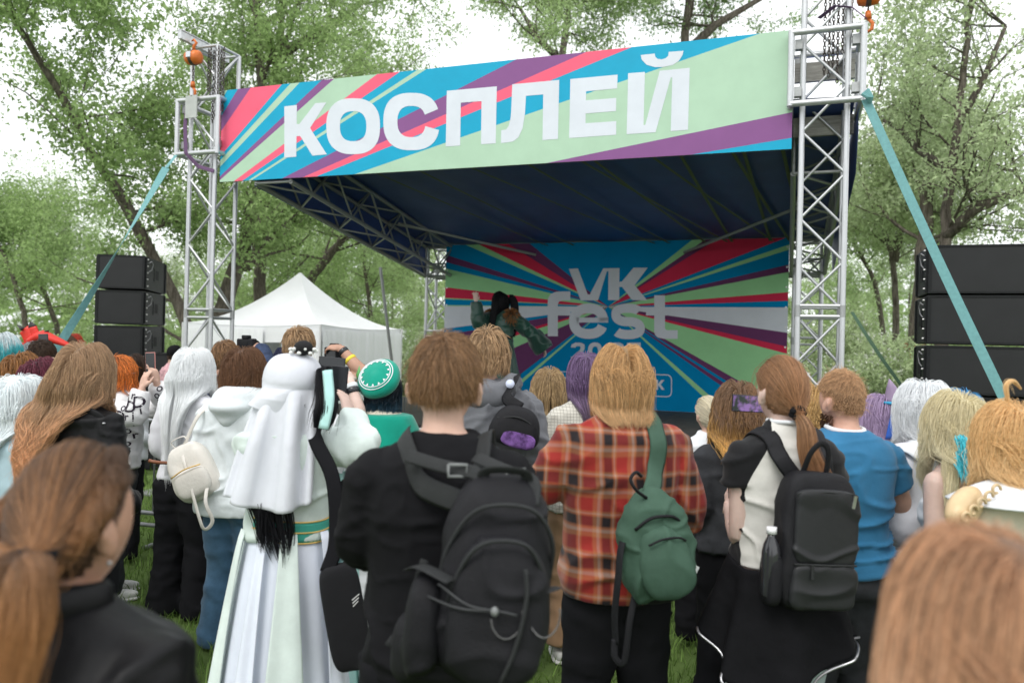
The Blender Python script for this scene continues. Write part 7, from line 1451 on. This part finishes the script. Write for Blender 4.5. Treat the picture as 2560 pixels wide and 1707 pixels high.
for sd in (-1, 1):
    a, e, w_ = p.J[sd]; k = MB(); P_ = smoothpath([a, a.lerp(e, .5), e, e.lerp(w_, .5), w_], 4); k.tube(P_, list(np.interp(np.linspace(0, 1, len(P_)), [0, .5, 1], [.085, .11, .15])), 18, flat=(1, .8), caps=sd < 0); link('wide_sleeve', evalmesh(k, .012, 2, [(.014, (6, 6, 7), True, 3 + sd)], 'ws'), m_rob, p.e)
    k = MB(); fc = a + Vector((0, 0, .02))
    for i in range(420):
        d_ = Vector(p.rg.normal(0, 1, 3)).normalized(); k.tube([fc + d_ * .06, fc + d_ * .105 + Vector((0, 0, -.01)), fc + d_ * .135 + Vector((0, 0, -.035))], [.009, .006, .001], 3, caps=False)
    k.build('fur_trim', mat('brown_fur', (.22, .1, .035), .8, island=.5), p.e)
def belt(u, v): rx0, ry0, yo = p.torso(1.08 * p.s); t = u * 6.283; return Vector(((rx0 + .034) * math.cos(t), yo + (ry0 + .034) * math.sin(t), (1.12 - .07 * v) * p.s))
sheet('belt', belt, 40, 3, m_bj, p.e, .005); sheet('front_panel', lambda u, v: Vector(((u - .5) * .12, .16 + .18 * v, (1.06 - .95 * v) * p.s)), 6, 14, m_bj, p.e, .005)
tie = p.hc + p.HM @ Vector((0, -.105, .055)); p.hair(hk, [p.strands(1800, 'long', cut=1.3, thick=.025, K=10, clump=.2, bangs=1.68), p.tailset(400, [tie, tie + p.HM @ Vector((0, -.035, -.01)), tie + p.HM @ Vector((0, -.08, -.1)), tie + p.HM @ Vector((0, -.1, -.3)), tie + p.HM @ Vector((0, -.1, -.5))], .03, .045, K=12, rr=[.03, .05, .05, .02]), p.tailset(300, [p.hc + p.HM @ Vector((-.06, .045, .05)), p.hc + p.HM @ Vector((-.085, .06, -.05)), p.hc + p.HM @ Vector((-.11, .07, -.3)), p.hc + p.HM @ Vector((-.11, .07, -.55))], .035, .03, K=10)], width=.009, nape=-.68)
k = MB(); k.tube([Vector((.06 * math.cos(a), .02 + .085 * math.sin(a), 1.45 - .1 * abs(math.sin(a)))) * p.s for a in np.linspace(.1, 3.04, 16)], .006, 6); k.build('silver_necklace', m_steel, p.e, True)

# --- crowd barriers before the stage
m_bar = mat('galvanised_steel', (.36, .37, .38), .45, var=.2, metal=.6)
bi = 0
for j, (px, Y) in enumerate(((140, 6.6), (330, 6.5), (520, 6.45), (930, 6.3), (1150, 6.1), (1480, 5.7), (1600, 5.5), (1800, 5.2))):
    q_ = g0(px, Y); q_.z = 0; e = empty('crowd_barrier', q_, -YAW * .8, 'grey steel crowd barrier section in front of the stage, partly hidden by spectators', 'barrier', 'crowd barriers along the stage front')
    for z in (.18, .28, 1.05): rod('rail', (-.55, 0, z), (.55, 0, z), .018, m_bar, e)
    for x in (-.55, .55): rod('post', (x, 0, .02), (x, 0, 1.05), .018, m_bar, e); rod('foot', (x, -.25, .02), (x, .25, .02), .018, m_bar, e)
    for i in range(1, 8): rod('bar', (-.55 + 1.1 * i / 8, 0, .28), (-.55 + 1.1 * i / 8, 0, 1.05), .008, m_bar, e)
